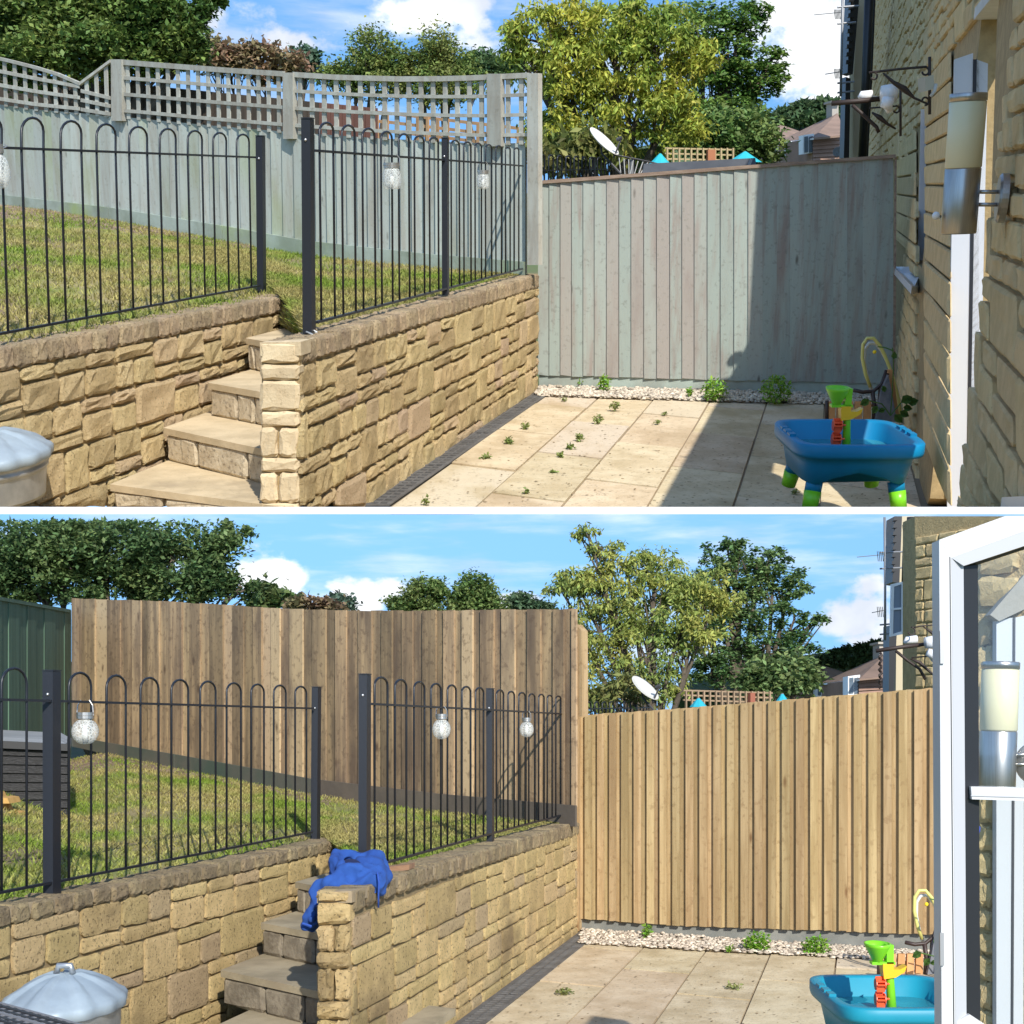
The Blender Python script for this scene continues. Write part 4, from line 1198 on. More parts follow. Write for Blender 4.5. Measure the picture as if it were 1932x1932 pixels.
tag(bpy.data.objects['wire_tie'], 'white cord tied round the foot of the railing post beside the upper steps', 'cord')

# --- house on the right
HS = mat('house walling stone', g, col=(.80, .60, .31), col2=(.68, .505, .25), scale=8, rough=.95, rand=.07, hue=.003, bump=.8, bscale=38, bdist=.02, brough=.76, fleck=((.16, .11, .05), 80, .60, .75, .4))
house = thing('stone_house', 'buff stone house wall on the right of the upper garden', 'house', g, HR.P(0, 0))
uH = lambda x, y: HR.uz(x, y)[0]
def hq(x0, y0, x1, y1): return None
zc = lambda u, z: max(z, zrow(UP, HR.P(u, 0), 940))
# wall behind the stones: far part, strip over the openings, near part
def hwall(name, pts, off=-.015, th=.22, mt=None):
    return MB().prism([HR.P(u, z, off) for u, z in pts], -HR.N * th).build(name, mt or MM, house, g)
uwf, uwn = uH(1729, 400), uH(1746, 400)            # window slot
udf, udn = uH(1796, 500), uH(1857, 500)            # doorway
uend = uH(1990, 700)
HT, H2 = 3.1, 5.0  # unseen wall tops, stepped to shape the shadow cast on the fence
hwall('wall', [(-32, -.1), (uwf, -.1), (uwf, H2), (-8, H2), (-32, 9.2)])
hwall('wall', [(uwf, -.1), (uwn, -.1), (uwn, 1.08), (uwf, 1.08)])
hwall('wall', [(uwf, 2.02), (uwn, 2.02), (uwn, HT), (1.85, HT), (1.85, H2), (uwf, H2)])
hwall('wall', [(uwn, -.1), (4.1, 0), (udf, zc(udf, 0)), (udf, HT), (uwn, HT)])
hwall('wall', [(udf, 2.36), (udn, 2.36), (udn, HT), (udf, HT)])
un_ = [HR.uz(1856, 925), HR.uz(1859, 500), HR.uz(1874, 40)]
hwall('wall', [(un_[0][0], zc(un_[0][0], 0)), (uend, zc(uend, 0)), (uend, HT), (un_[2][0] - .1, HT), un_[2], un_[1]])
def in_frame(u, z, ua, ub, za, zb):
    xx, yy = g.proj(HR.P(u, zb)); x2, y2 = g.proj(HR.P(u, za))
    return -40 < y2 and yy < 975 and 1560 < xx < 1990
def keep1(u, z, ua, ub, za, zb):
    if not in_frame(u, z, ua, ub, za, zb): return False
    xb = g.proj(HR.P(ub, z))[0]
    if xb > 1731 and z < 2.03: return False
    if xb > 1750 and z < 2.34: return False
    y2 = g.proj(HR.P(u, za))[1]
    if HR.P(u, z).y > 12.0 and y2 > 320: return False
    return True
ashlar(g, HR, house, HS, -31, -4.0, -.05, 7.8, lens=(.6, 1.1), thick=.16, thin=.11, depth=.02, keep=keep1, limit=0, joint=.02, rough=.3)
ashlar(g, HR, house, HS, -3.99, udn, -.05, 3.6, lens=(.40, .66), thick=.125, thin=.085, depth=.012, keep=keep1, low=low_up, limit=200, joint=.018, jointu=.07, rough=.35)
ashlar(g, HR, house, HS, HR.u_at(1860, 1.3), uend, -.05, 3.0, lens=(.36, .54), thick=.125, thin=.09, depth=.011, keep=in_frame, low=low_up, limit=95, joint=.018, jointu=.05, rough=.35)
def quoins(x0, x1, z0, z1, lo=.12, hi=.18):
    z = z1
    while z > z0 + .02:
        h = R_.uniform(lo, hi); za = max(z - h, z0)
        q = [HR.P(HR.u_at(x0, za), za + .006), HR.P(HR.u_at(x1, za), za + .006), HR.P(HR.u_at(x1, z), z - .006), HR.P(HR.u_at(x0, z), z - .006)]
        if q[2].z - q[1].z > .02:
            for k in (0, 1): q[k].z = max(q[k].z, low_up(q[k]))
            if q[2].z > q[1].z + .01: stone('quoin', g, q, HR.N, R_.uniform(.012, .017), HS, house, back=.0, rough=.2)
        z = za
quoins(1747, 1795, .05, 2.34)
quoins(1692, 1729, 1.12, 2.02)
upvc = mat('white door frame', g, col=(.58, .60, .65), col2=(.62, .63, .67), scale=1, rough=.3)  # white greyed and blued, the jamb's shade put into its colour
dark = mat('dark rubber seal', g, col=(.02, .022, .03), rough=.5)
DP = Plane(g, HR.P(udf + .02, 0), HR.P(udf + .02, 0, -1.0))   # cross plane of the far jamb, facing the viewer
dfr = thing('house_door', 'white plastic door frame beside the wall lamp, upper garden', 'door', g, HR.P(udf, .3))
def jamb(name, poly, mt, th, parent, off=0):
    return MB().prism([clamp_up(DP.px(x, y, off)) for x, y in poly], DP.N * -th).build(name, mt, parent, g)
jamb('frame', [(1787, 957), (1824, 957), (1836, 100), (1801, 112)], upvc, .05, dfr)
jamb('frame_seal', [(1823, 957), (1829, 957), (1843, 112), (1836, 112)], dark, .06, dfr, .004)
jamb('door_edge', [(1828, 957), (1846, 957), (1864, 120), (1842, 112)], upvc, .08, dfr, -.02)
jamb('door_seal', [(1845, 957), (1854, 957), (1874, 112), (1862, 112)], dark, .10, dfr, -.05)
MB().prism([HR.P(udf, 2.33, .02), HR.P(udn + .1, 2.33, .02), HR.P(udn + .1, 2.33, -.2), HR.P(udf, 2.33, -.2)], (0, 0, .05)).build('lintel_soffit', mat('grey white painted lintel', g, col=(.55, .54, .50), col2=(.66, .65, .62), scale=5, rough=.8, bump=.3, bscale=30), house, g)
DW = Plane(g, HR.P(uwf + .02, 0), HR.P(uwf + .02, 0, -1.0))
hwall('sun_block_panel', [(uwf - .3, .9), (uwn + .3, .9), (uwn + .3, 2.2), (uwf - .3, 2.2)], -.24, .05, dark)  # panel added behind the window slot to stop sun passing through
win = thing('side_window', 'narrow white window with a projecting sill, far end of the upper house wall', 'window', g, HR.P(uwf, 1.1))
MB().prism([DW.px(x, y) for x, y in ((1731, 505), (1745, 505), (1748, 206), (1738, 206))], DW.N * -.05).build('frame', upvc, win, g)
MB().prism([HR.px(x, y, o) for x, y, o in ((1738, 503, -.05), (1685, 503, .10), (1720, 540, .10), (1738, 540, -.05))], (0, 0, -.045)).build('sill', upvc, win, g)
s2 = thing('house_sill', 'white window sill corner at the bottom right edge of the upper garden', 'window sill', g, HR.px(1910, 940))
MB().prism([clamp_up(HR.px(1890, 938, .06)), HR.px(1960, 935, .06), HR.px(1960, 935, -.02), clamp_up(HR.px(1890, 938, -.02))], (0, 0, -.03)).build('sill', upvc, s2, g)
wall_lamp(g, HR, 1818, 176, 191, 315, 441, 68, 5.1, ((1899, 374, 17, 44), (362, 386)), 'brushed steel wall lamp with ivory shade on the stone house, upper garden', bulb=(1766, 407, 7), lean=10)
# rainwater goods and aerial at the far end of the house
blk = mat('black plastic rainwater goods', g, col=(.012, .012, .014), rough=.35)
dp = thing('drainpipe', 'black downpipe at the far end of the upper house', 'downpipe', g, g.at(1630, 300, 20))
MB().tube([g.at(1640, -20, 20), g.at(1634, 150, 20), g.at(1627, 302, 20)], .058, 12).build('pipe', blk, dp, g, smooth=True)
MB().tube([g.at(1650, -20, 20.3), g.at(1643, 150, 20.3), g.at(1635, 302, 20.3)], .02, 8).build('pipe_bracket', blk, dp, g)
gu = thing('gutter', 'black gutter and tile edge running along the eaves of the upper house', 'gutter', g, g.at(1610, 140, 22))
MB().prism([g.at(x, y, 22) for x, y in ((1606, -15), (1622, -15), (1609, 140), (1599, 137))], (0, .4, 0)).build('eaves_gutter', blk, gu, g)
for k in range(9):
    f = k / 9
    MB().box(g.at(lerp(1605, 1599, f), lerp(0, 132, f), 21.95), (.07, .1, .05)).build('tile_end', blk, gu, g)
MB().prism([g.at(x, y, 22.5) for x, y in ((1620, -15), (1632, -15), (1622, 300), (1610, 300), (1611, 140))], (0, .3, 0)).build('soffit', mat('cream render strip', g, col=(.55, .47, .33), rough=.9), gu, g)
MB().prism([g.at(x, y, 22.2) for x, y in ((1596, 145), (1605, 148), (1602, 298), (1592, 298))], (0, .3, 0)).build('corner_pipe', blk, gu, g)
ae = thing('tv_aerial', 'grey aerial mast fixed to the end of the upper house', 'aerial', g, g.at(1588, 180, 21))
alu = mat('grey aluminium', g, col=(.24, .25, .27), rough=.5, metal=.3)
MB().tube([g.at(1590, -20, 21), g.at(1588, 90, 21), g.at(1586, 182, 21)], .018, 8).build('mast', alu, ae, g, smooth=True)
for y, x1 in ((14, 1621), (45, 1615), (157, 1612), (175, 1612)):
    MB().tube([g.at(1580, y, 21), g.at(x1, y - 3, 21)], .014, 6).build('wall_bracket', alu, ae, g)
for y in (27, 139):
    b = MB().tube([g.at(1536 if y < 50 else 1557, y + 1, 21), g.at(1588, y - 4, 21)], .006, 5)
    for k in range(6):
        x = lerp(1574, 1586, k / 5); b.tube([g.at(x, y - 9, 20.8), g.at(x + 2, y + 9, 21.2)], .005, 4)
    b.build('antenna_boom', alu, ae, g)
# hanging basket brackets, lamps and boxes on the wall
iron = mat('wrought iron', g, col=(.035, .022, .018), rough=.6)
def bracket(label, pts_list, Y, grp=None):
    t = thing('basket_bracket', label, 'bracket', g, g.at(*pts_list[0][1][0], Y), grp)
    for nm, pts, r in pts_list:
        MB().tube([g.at(x, y, Y) for x, y in pts], [v for v in r] if isinstance(r, list) else r, 6).build(nm, iron, t, g, smooth=True)
def scroll(cx_, cy_, r, a0, a1, n=10): return [(cx_ + r * (1 - .45 * k / n) * cos(lerp(a0, a1, k / n)), cy_ + r * (1 - .45 * k / n) * sin(lerp(a0, a1, k / n))) for k in range(n + 1)]
bracket('scrolled iron basket bracket nearest the doorway, upper house', [('wall_bar', [(1754, 107), (1754, 216)], .0075), ('arm', [(1748, 126), (1700, 130), (1640, 137)], .006), ('brace', [(1750, 196), (1725, 185), (1706, 168), (1685, 155), (1666, 138)], [.005, .006, .016, .009, .004]),
        ('scroll', scroll(1745, 135, 9, -1.6, 3.2), .005), ('scroll', scroll(1648, 144, 9, -2.4, 2.6), .005), ('scroll', scroll(1745, 190, 9, 1.6, -3), .005)], 7.2)
bracket('iron basket bracket with a dark arm farther along the upper house', [('wall_bar', [(1699, 165), (1699, 257)], .0085), ('arm', [(1663, 186), (1620, 191), (1569, 195)], .018), ('brace', [(1690, 243), (1676, 235), (1660, 222), (1645, 212)], [.006, .009, .018, .006]),
        ('hook', [(1608, 198), (1630, 218), (1654, 240), (1658, 250)], .013), ('scroll', scroll(1690, 207, 8, -1.6, 3.2), .006), ('rod', [(1692, 200), (1640, 204)], .006)], 10.2)
cm = thing('security_camera', 'white bullet camera on the far end of the upper house', 'camera', g, g.at(1635, 182, 10.3))
MB().tube([g.at(1620, 185, 10.3), g.at(1625, 181, 10.3), g.at(1645, 180, 10.3)], [.012, .03, .034], 12).build('camera_body', white_plastic(g), cm, g, smooth=True)
MB().tube([g.at(1644, 182, 10.32), g.at(1668, 186, 10.4)], .008, 6).build('camera_mount', white_plastic(g), cm, g)
fl = thing('floodlight', 'white floodlight cluster on the upper house wall between the brackets', 'floodlight', g, g.at(1680, 190, 10.0))
MB().tube([g.at(1663, 177, 10), g.at(1690, 175, 10)], [.05, .06], 14).build('lamp_head', white_plastic(g), fl, g, smooth=True)
MB().tube([g.at(1664, 192, 9.9), g.at(1682, 196, 9.9)], [.032, .045], 14).build('lamp_head', white_plastic(g), fl, g, smooth=True)
MB().tube([g.at(1674, 198, 9.95), g.at(1680, 212, 9.95)], [.03, .022], 12).build('sensor', white_plastic(g), fl, g, smooth=True)
jb = thing('junction_box', 'grey junction box with a cable above the upper wall lamp', 'junction box', g, g.at(1755, 160, 7.1))
MB().prism([g.at(x, y, 7.1) for x, y in ((1746, 172), (1764, 167), (1761, 141), (1745, 145))], (0, .12, 0)).build('box', mat('grey plastic box', g, col=(.45, .42, .33), rough=.6), jb, g)
MB().tube([g.at(1766, 158, 7.1), g.at(1763, 172, 7.1), g.at(1756, 182, 7.1)], .008, 6).build('cable', mat('grey cable', g, col=(.5, .5, .48)), jb, g, smooth=True)

# --- dustbin, play table and the things against the house
bc = g.at(-36, 880, 6.0)
dustbin(g, (bc.x, bc.y + .15), 98 / F * 6.2, g.at(40, 872, 5.9).z, low_up((bc.x, bc.y, 0)) + .01, 'galvanised dustbin with a blue grey fluted lid, cut by the left edge, upper garden', knob=False)
wt = g.at(1508, 842, 6.35); 
water_table(g, wt.x, wt.y, wt.z, (1742 - 1484) / F * 6.35 * .985, .80, low_up((wt.x + .3, wt.y + .15, 0)) + .002, 'blue water play table with a lime green funnel on the upper patio')

def corner_stuff(g, x0, y0, Y, k, names):
    """iron bench end with slats, coiled hose arch and a potted climber by the house; x0, y0 is the picture foot"""
    P = lambda dx, dy, dY=0: g.at(x0 + dx * k, y0 + dy * k, Y + dY)
    zg = lambda p: zrow(g, p, 957) if False else p.z
    ir = mat('dark brown iron', g, col=(.04, .022, .018), rough=.5)
    slat = mat('orange brown slats', g, col=(.60, .30, .12), col2=(.50, .24, .09), scale=3, stretch=(6, 6, 1), rough=.6, rand=.08)
    b = thing('garden_bench', names[0], 'bench', g, P(0, 0))
    for q in range(5):
        xa = -38 + q * 17
        MB().prism([P(xa, 0), P(xa + 13, 0), P(xa + 14, -38), P(xa + 1, -38)], (0, .03, 0)).build('slat', slat, b, g)
    MB().tube([P(10, -60), P(28, -56), P(48, -58), P(62, -70), P(75, -92)], .012, 8).build('arm', ir, b, g, smooth=True)
    MB().tube([P(46, -58), P(50, -30), P(48, 0)], .014, 8).build('leg', ir, b, g, smooth=True)
    MB().tube([P(-40, 2), P(-40, -40)], .012, 8).build('leg', ir, b, g, smooth=True)
    MB().prism([P(76, -98), P(84, -98), P(98, -2), P(86, -2)], (0, .04, 0)).build('back_slat', slat, b, g)
    MB().tube([P(72, -98), P(60, -62), P(56, 0)], .010, 8).build('frame', ir, b, g, smooth=True)
    h = thing('hose_coil', names[1], 'hose', g, P(80, 0, .15))
    ym = mat('pale yellow hose', g, col=(.62, .58, .18), rough=.4); wm = mat('clear white hose', g, col=(.62, .64, .60), rough=.3)
    for q, mt in ((0, ym), (4, wm)):
        MB().tube([P(x + q * .9, y + q * 2.4, .1 + q * .01) for x, y in ((42, -66), (33, -90), (27, -120), (28, -146), (36, -158), (48, -158), (60, -144), (70, -124), (80, -98), (88, -72), (96, -40), (100, -5))], .011, 8).build('hose_loop', mt, h, g, smooth=True)
    pc = thing('potted_climber', names[2], 'plant', g, P(70, 0, -.12))
    pm = mat('grey slate planter', g, col=(.12, .13, .15), rough=.7, col2=(.2, .2, .22), scale=12)
    lf = leaf_mat('dark green leaves', g, (.05, .13, .03), (.09, .2, .05))
    MB().prism([P(52, 0, -.05), P(92, 0, -.05), P(84, -50, -.05), P(76, -88, -.05), P(64, -60, -.05)], (0, .05, 0)).build('pot', pm, pc, g)
    st = MB()
    for pts in (((80, -12), (84, -60), (86, -110), (84, -140)), ((80, -12), (64, -34), (40, -40)), ((80, -12), (100, -36), (118, -40)), ((86, -134), (70, -140), (56, -142))):
        st.tube([P(x, y, -.14) for x, y in pts], .004, 5)
    st.build('stem', lf, pc, g)
    rs = random.Random(4)
    for (x, y, s, an) in ((86, -118, 15, -1.4), (40, -42, 20, 2.6), (56, -30, 18, 2.2), (70, -56, 14, -1.9), (100, -38, 24, -.4), (112, -36, 22, -.2), (98, -20, 20, .5), (88, -14, 22, .8), (104, -28, 18, .2), (70, -24, 14, 2.8)):
        ca, sa = cos(an), sin(an)
        L, W = s, s * .46
        m = MB()
        out = [(0, 0, 0), (.3 * L, W * .8, -.02), (.65 * L, W * .7, -.03), (L, 0, .03), (.65 * L, -W * .7, -.03), (.3 * L, -W * .8, -.02), (.5 * L, 0, .02)]
        v = [P(x + a_ * ca - b_ * sa, y + a_ * sa + b_ * ca, -.17 + d_) for a_, b_, d_ in out]
        m.add(v, [(0, 1, 6), (1, 2, 6), (2, 3, 6), (3, 4, 6), (4, 5, 6), (5, 0, 6)])
        m.build('leaf', lf, pc, g)
    MB().ball(P(50, -132, -.17), .012 * k, 8, 6).build('flower', mat('yellow flower', g, col=(.85, .62, .02)), pc, g, smooth=True)
corner_stuff(g, 1600, 796, 9.0, 1.0, ('iron bench with orange slats behind the water table, upper garden', 'yellow and clear garden hose arching against the upper house wall', 'climbing plant with broad leaves beside the upper house wall'))

# --- weeds
wl = leaf_mat('bright weed leaves', g, (.16, .34, .03), (.24, .42, .06), .02)
for i, (x, y, w, h, lab, n) in enumerate(((1347, 757, 52, 40, 'bright green weed clump in the gravel before the middle of the upper fence', 420), (1462, 763, 62, 54, 'taller bright weed clump in the shadow edge of the upper fence', 520), (1139, 741, 22, 32, 'small upright weed in the gravel at the left of the upper fence', 160), (1098, 731, 12, 16, 'tiny weed at the foot of the upper fence nearest the stone wall', 70), (1301, 752, 8, 22, 'thin weed sprig just left of the middle clump at the upper fence', 50))):
    weed(g, x, y, w, h, lab, wl, n, .03, 0.0, 30 + i, 'weed', group=None)
wl2 = leaf_mat('dusty joint weeds', g, (.20, .27, .07), (.30, .34, .12), .02)
wlab = ['tall joint weed nearest the gravel in the middle of the upper patio', 'joint weed second from the gravel along the middle weed row, upper patio', 'third joint weed of the middle row, upper patio', 'fourth joint weed of the middle row, upper patio', 'weed second along the joint nearest the upper drain',
        'widest weed along the joint nearest the upper drain', 'last weed along the joint nearest the upper drain', 'lone small weed between the two weed rows, upper patio', 'fresh two leaved weed low in the middle of the upper patio', 'bright leafy weed by the drain at the front edge of the upper patio',
        'faint weed at the top of the third joint, upper patio', 'faint weed second down the third joint, upper patio', 'weed at the gravel end of the joint nearest the upper drain', 'thin flat weed in the lower middle joint, upper patio', 'dark weed in the shaded joint beside the water table, upper patio']
for i, (x, y, w, h, n) in enumerate(((1160, 775, 24, 24, 130), (1128, 800, 24, 24, 110), (1093, 833, 22, 22, 100), (1075, 848, 20, 14, 70), (991, 810, 22, 16, 80), (961, 838, 26, 18, 80), (916, 866, 22, 12, 60), (1058, 863, 14, 16, 50), (992, 932, 16, 14, 40), (804, 952, 16, 20, 40), (1254, 783, 12, 8, 40), (1240, 800, 16, 10, 40), (1064, 757, 14, 10, 40), (1042, 892, 20, 6, 30), (1500, 932, 16, 10, 30))):
    weed(g, x, y, w * .8, h * .75, wlab[i], wl2, n, .02, 0.0, 60 + i, 'weed', group='weeds in the paving joints of the upper patio')

# --- beyond the fences
dk = leaf_mat('deep green leaves', g, (.075, .14, .03), (.20, .27, .07))
tree(g, 'large_tree', 'large dark leafy tree overhanging the left end of the trellis fence, upper garden', 'tree', 150, 20,
     [(40, 20, 170, 80), (200, 10, 130, 75), (310, 50, 75, 55), (120, 85, 180, 60, -.5), (290, 92, 95, 32), (350, 100, 40, 22), (260, -10, 90, 40), (390, 12, 40, 16)], 70000, .078, dk, 'oval', .24, trunk_r=.22, zb=.2, seed=2, nclump=300)
tree(g, 'russet_shrub', 'russet brown flowering shrub just right of the dark tree, upper garden', 'shrub', 470, 24, [(430, 108, 55, 26), (500, 118, 70, 24), (395, 100, 30, 24)], 4000, .10, leaf_mat('russet leaves', g, (.30, .19, .12), (.22, .21, .09)), 'oval', .3, trunk_r=.08, zb=.3, seed=3)
tree(g, 'far_tree', 'small blue green far tree left of the pair, upper garden', 'tree', 570, 48, [(572, 118, 24, 18)], 2200, .17, leaf_mat('distant leaves', g, (.06, .12, .07), (.09, .15, .09)), 'oval', .3, trunk_r=.15, zb=.3, seed=4)
md = leaf_mat('mid green leaves', g, (.16, .24, .06), (.27, .29, .09))
tree(g, 'bushy_tree', 'left bushy tree of the pair above the trellis, upper garden', 'tree', 700, 28, [(705, 100, 48, 38), (665, 130, 50, 18), (735, 120, 36, 28), (700, 150, 80, 30), (620, 140, 24, 16)], 11000, .068, md, 'oval', .26, trunk_r=.14, zb=.3, seed=5, group=None)
tree(g, 'bushy_tree', 'right bushy tree of the pair with an upright top, above the trellis, upper garden', 'tree', 825, 28, [(822, 95, 36, 38), (855, 120, 34, 28), (800, 128, 45, 28), (830, 160, 80, 34)], 11000, .068, md, 'oval', .26, trunk_r=.14, zb=.3, seed=6)
tree(g, 'round_tree', 'small round tree between the pair and the golden tree, upper garden', 'tree', 912, 50, [(908, 122, 28, 18), (945, 128, 40, 14), (880, 133, 40, 12)], 4200, .17, leaf_mat('far mid leaves', g, (.09, .16, .06), (.13, .19, .08)), 'oval', .3, trunk_r=.15, zb=.3, seed=7)
gold = leaf_mat('golden green leaflets', g, (.46, .46, .07), (.24, .33, .06), .02)
gold_blobs = [(1010, 60, 60, 40), (1075, 30, 60, 34), (1160, 40, 75, 40), (1250, 70, 85, 50), (1060, 110, 95, 50), (1160, 120, 100, 55), (1290, 120, 60, 45), (1060, 190, 60, 55), (1190, 190, 90, 60), (1110, 255, 100, 45), (1250, 230, 70, 60), (985, 110, 40, 20), (1020, 250, 26, 30), (970, 50, 24, 14), (1200, 10, 30, 14)]
tree(g, 'golden_tree', 'golden green tree with drooping leaflets behind the low fence, upper garden', 'tree', 1165, 18, gold_blobs, 28000, .076, gold, 'long', .16, trunk_r=.12, zb=.2, seed=8, nclump=360)
dg = leaf_mat('fresh dark leaves', g, (.10, .20, .04), (.20, .30, .07))
dark_blobs = [(1330, 50, 90, 40), (1400, 30, 60, 26), (1370, 110, 95, 40), (1420, 150, 65, 30), (1350, 180, 95, 50), (1440, 130, 40, 14), (1300, 230, 80, 50), (1460, 100, 26, 8), (1400, 230, 60, 40)]
tree(g, 'dark_tree', 'tall green tree with open spreading branches right of the golden tree, upper garden', 'tree', 1340, 23, dark_blobs, 25000, .066, dg, 'flat', .14, trunk_r=.14, zb=.2, seed=9, nclump=330)
tree(g, 'round_shrub', 'pale green rounded shrub before the far houses, upper garden', 'shrub', 1400, 20, [(1385, 262, 80, 45), (1340, 270, 60, 34), (1430, 280, 40, 30)], 5500, .085, leaf_mat('soft green leaves', g, (.12, .22, .06), (.20, .28, .09)), 'oval', .24, trunk_r=.08, zb=.2, seed=10)
tree(g, 'bramble', 'tangle of pale bramble stems and leaves under the golden tree, upper garden', 'bush', 1060, 16, [(1060, 285, 55, 30), (1100, 270, 60, 34)], 1200, .13, leaf_mat('bramble leaves', g, (.16, .2, .05), (.28, .26, .09)), 'long', .3, trunk_r=.05, zb=.2, seed=12)
# far hill
hm = leaf_mat('hillside wood', g, (.07, .12, .05), (.10, .16, .07))
hillm = mat('green hillside', g, col=(.10, .16, .05), col2=(.06, .10, .04), scale=.08, rough=.95)
def hill(g, Y, pts, name='hill'):
    m = MB()
    f = [g.at(x, y, Y) for x, y in pts]; b = [p + Vector((0, Y * .5, .5)) for p in f]; lo = [Vector((p.x, p.y - Y * .25, -.2)) for p in f]; lb = [Vector((p.x, p.y, -.2)) for p in b]
    n = len(f)
    m.add(lo + f + b + lb, [(r * n + i, r * n + i + 1, (r + 1) * n + i + 1, (r + 1) * n + i) for r in range(3) for i in range(n - 1)])
    return tag(m.build(name, hillm if g is UP else mat('green hillside', g, col=(.14, .20, .06), col2=(.07, .11, .04), scale=.25, rough=.95), None, g, smooth=True), kind='structure')
hill(g, 90, [(1250, 275), (1400, 240), (1470, 217), (1520, 210), (1580, 212), (1700, 215)])
def wood(g, name, Y, blobs, n, leaf, mt, seed):
    rs = np.random.RandomState(seed); Ps = []
    tot = sum(b[2] * b[3] for b in blobs)
    for x, y, rx, ry in blobs:
        k = int(n * rx * ry / tot) + 3
        q = rs.normal(size=(k, 3)); q /= np.linalg.norm(q, axis=1)[:, None]; q *= rs.uniform(.3, 1, (k, 1)) ** .4
        Ps.append(np.array(g.at(x, y, Y)) + q * np.array([rx / F * Y, rx / F * Y, ry / F * Y]))
    V, Q = leaves_np(np.concatenate(Ps), None, leaf, 'oval', rs)
    return tag(mesh_np(name, V, Q, mt, g), kind='stuff')
wood(g, 'hillside_wood', 85, [(1485, 214, 22, 10), (1520, 203, 20, 10), (1553, 200, 26, 11), (1500, 228, 40, 9), (1580, 204, 30, 12), (1540, 222, 50, 10), (1470, 225, 30, 10), (1450, 232, 30, 10)], 6500, .34, hm, 3)
far_houses(g, lambda x: x, lambda y: y, 45, 1, ('far house with a long sloping tiled roof, chimney and white windows beyond the upper fence', 'smaller far house with a hipped roof left of the long roofed one, upper garden'))
# satellite dishes
def dish(g, x, y, Y, r, label, nrm, mt, sq=1.0):
    c = g.at(x, y, Y); R = r / F * Y
    t = thing('satellite_dish', label, 'satellite dish', g, c)
    nrm = Vector(nrm).normalized(); xx = nrm.cross(Vector((0, 0, 1))).normalized(); yy = xx.cross(nrm)
    Mx = Matrix((xx, yy, nrm)).transposed()
    MB().lathe([(.001, 0), (R * .5, R * .05), (R * .9, R * .17), (R, R * .22), (R, R * .25), (R * .9, R * .21), (R * .5, R * .09), (.001, R * .03)], c, 28, axis=Mx).build('dish', mt, t, g, smooth=True)
    dkp = mat('dark grey plastic', g, col=(.06, .06, .065), rough=.5)
    a = c - yy * R * .95; e = c + nrm * R * 1.0 - yy * R * .6
    MB().tube([a, e], R * .05, 6).build('feed_arm', dkp, t, g)
    MB().tube([e, e - nrm * R * .25 + yy * R * .12], R * .1, 8).build('receiver', dkp, t, g)
    MB().tube([c - nrm * R * .05, c - nrm * R * .3 - yy * R * .3, c - nrm * R * .3 - yy * R * 1.8], R * .06, 6).build('mount', dkp, t, g)
wd = mat('white dish enamel', g, col=(.72, .71, .68), rough=.5)
dish(g, 1135, 273, 15, 33, 'white satellite dish tilted skyward behind the low upper fence', (.62, -.28, .74), wd)
gd = mat('grey dish mesh', g, col=(.16, .17, .18), rough=.6)
dish(g, 1592, 284, 40, 11, 'right dark grey dish of the pair under the far roof, upper garden', (-.1, -1, .2), gd)
dish(g, 1580, 287, 40.5, 8, 'left smaller dark grey dish of the pair under the far roof, upper garden', (-.3, -1, .2), gd)
# railing beyond the fence
PLn = Plane(g, g.at(1015, 300, 14.2), g.at(1215, 312, 17))
hp = []
x = 1018.0
while x < 1200:
    w = lerp(9, 6, (x - 1018) / 180); hp.append((x, x + w, 292 + (x - 1018) * .05)); x += w * 1.9
railing(g, PLn, 'short black bow topped railing of the next garden behind the low upper fence', PLn.P(0, 1), [(1010, 322), (1215, 318)], [(1010, 352), (1215, 350)], hp, [(1116, 1124, 297, 1116, 1124, 350)], 0, r=.009)
ln = thing('rotary_airer', 'folded rotary clothes airer with white lines beside the dish, upper garden', 'clothes airer', g, g.at(1200, 350, 15.5))
MB().tube([g.at(1192, 360, 15.5), g.at(1192, 300, 15.5)], .02, 8).build('pole', alu, ln, g)
for i in range(9):
    MB().tube([g.at(1168 + i * 9, 298 + i * 1.5, 15.4), g.at(1173 + i * 4 + (i % 3) * 3, 345, 15.45)], .005, 4).build('washing_line', mat('white cord', g, col=(.7, .7, .68)), ln, g)
MB().tube([g.at(1160, 292, 15.4), g.at(1210, 302, 15.5), g.at(1245, 310, 15.6)], .008, 5).build('airer_arm', mat('dark grey plastic', g, col=(.06, .06, .065), rough=.5), ln, g)
sh = thing('garden_shed', 'shed roof in dark felt just beyond the upper fence', 'shed', g, g.at(1320, 345, 15))
felt = mat('black roofing felt', g, col=(.05, .055, .065), rough=.8, col2=(.07, .075, .085), scale=4)
MB().prism([g.at(1215, 309, 14.2), g.at(1425, 298, 14.2), g.at(1432, 345, 13.8), g.at(1210, 345, 13.8)], (0, .06, 0)).build('roof', felt, sh, g)
MB().prism([g.at(1216, 345, 14.3), g.at(1425, 345, 14.3), g.at(1425, 330, 14.3), g.at(1216, 330, 14.3)], (0, 1.2, 0)).build('wall', oldwood, sh, g)
MB().bar(g.at(1403, 338, 13.9), g.at(1418, 300, 13.9), .03, .02).build('roof_batten', mat('grey cord', g, col=(.4, .4, .4)), sh, g)
pmt = mat('turquoise parasol cloth', g, col=(.02, .42, .52), rough=.8)
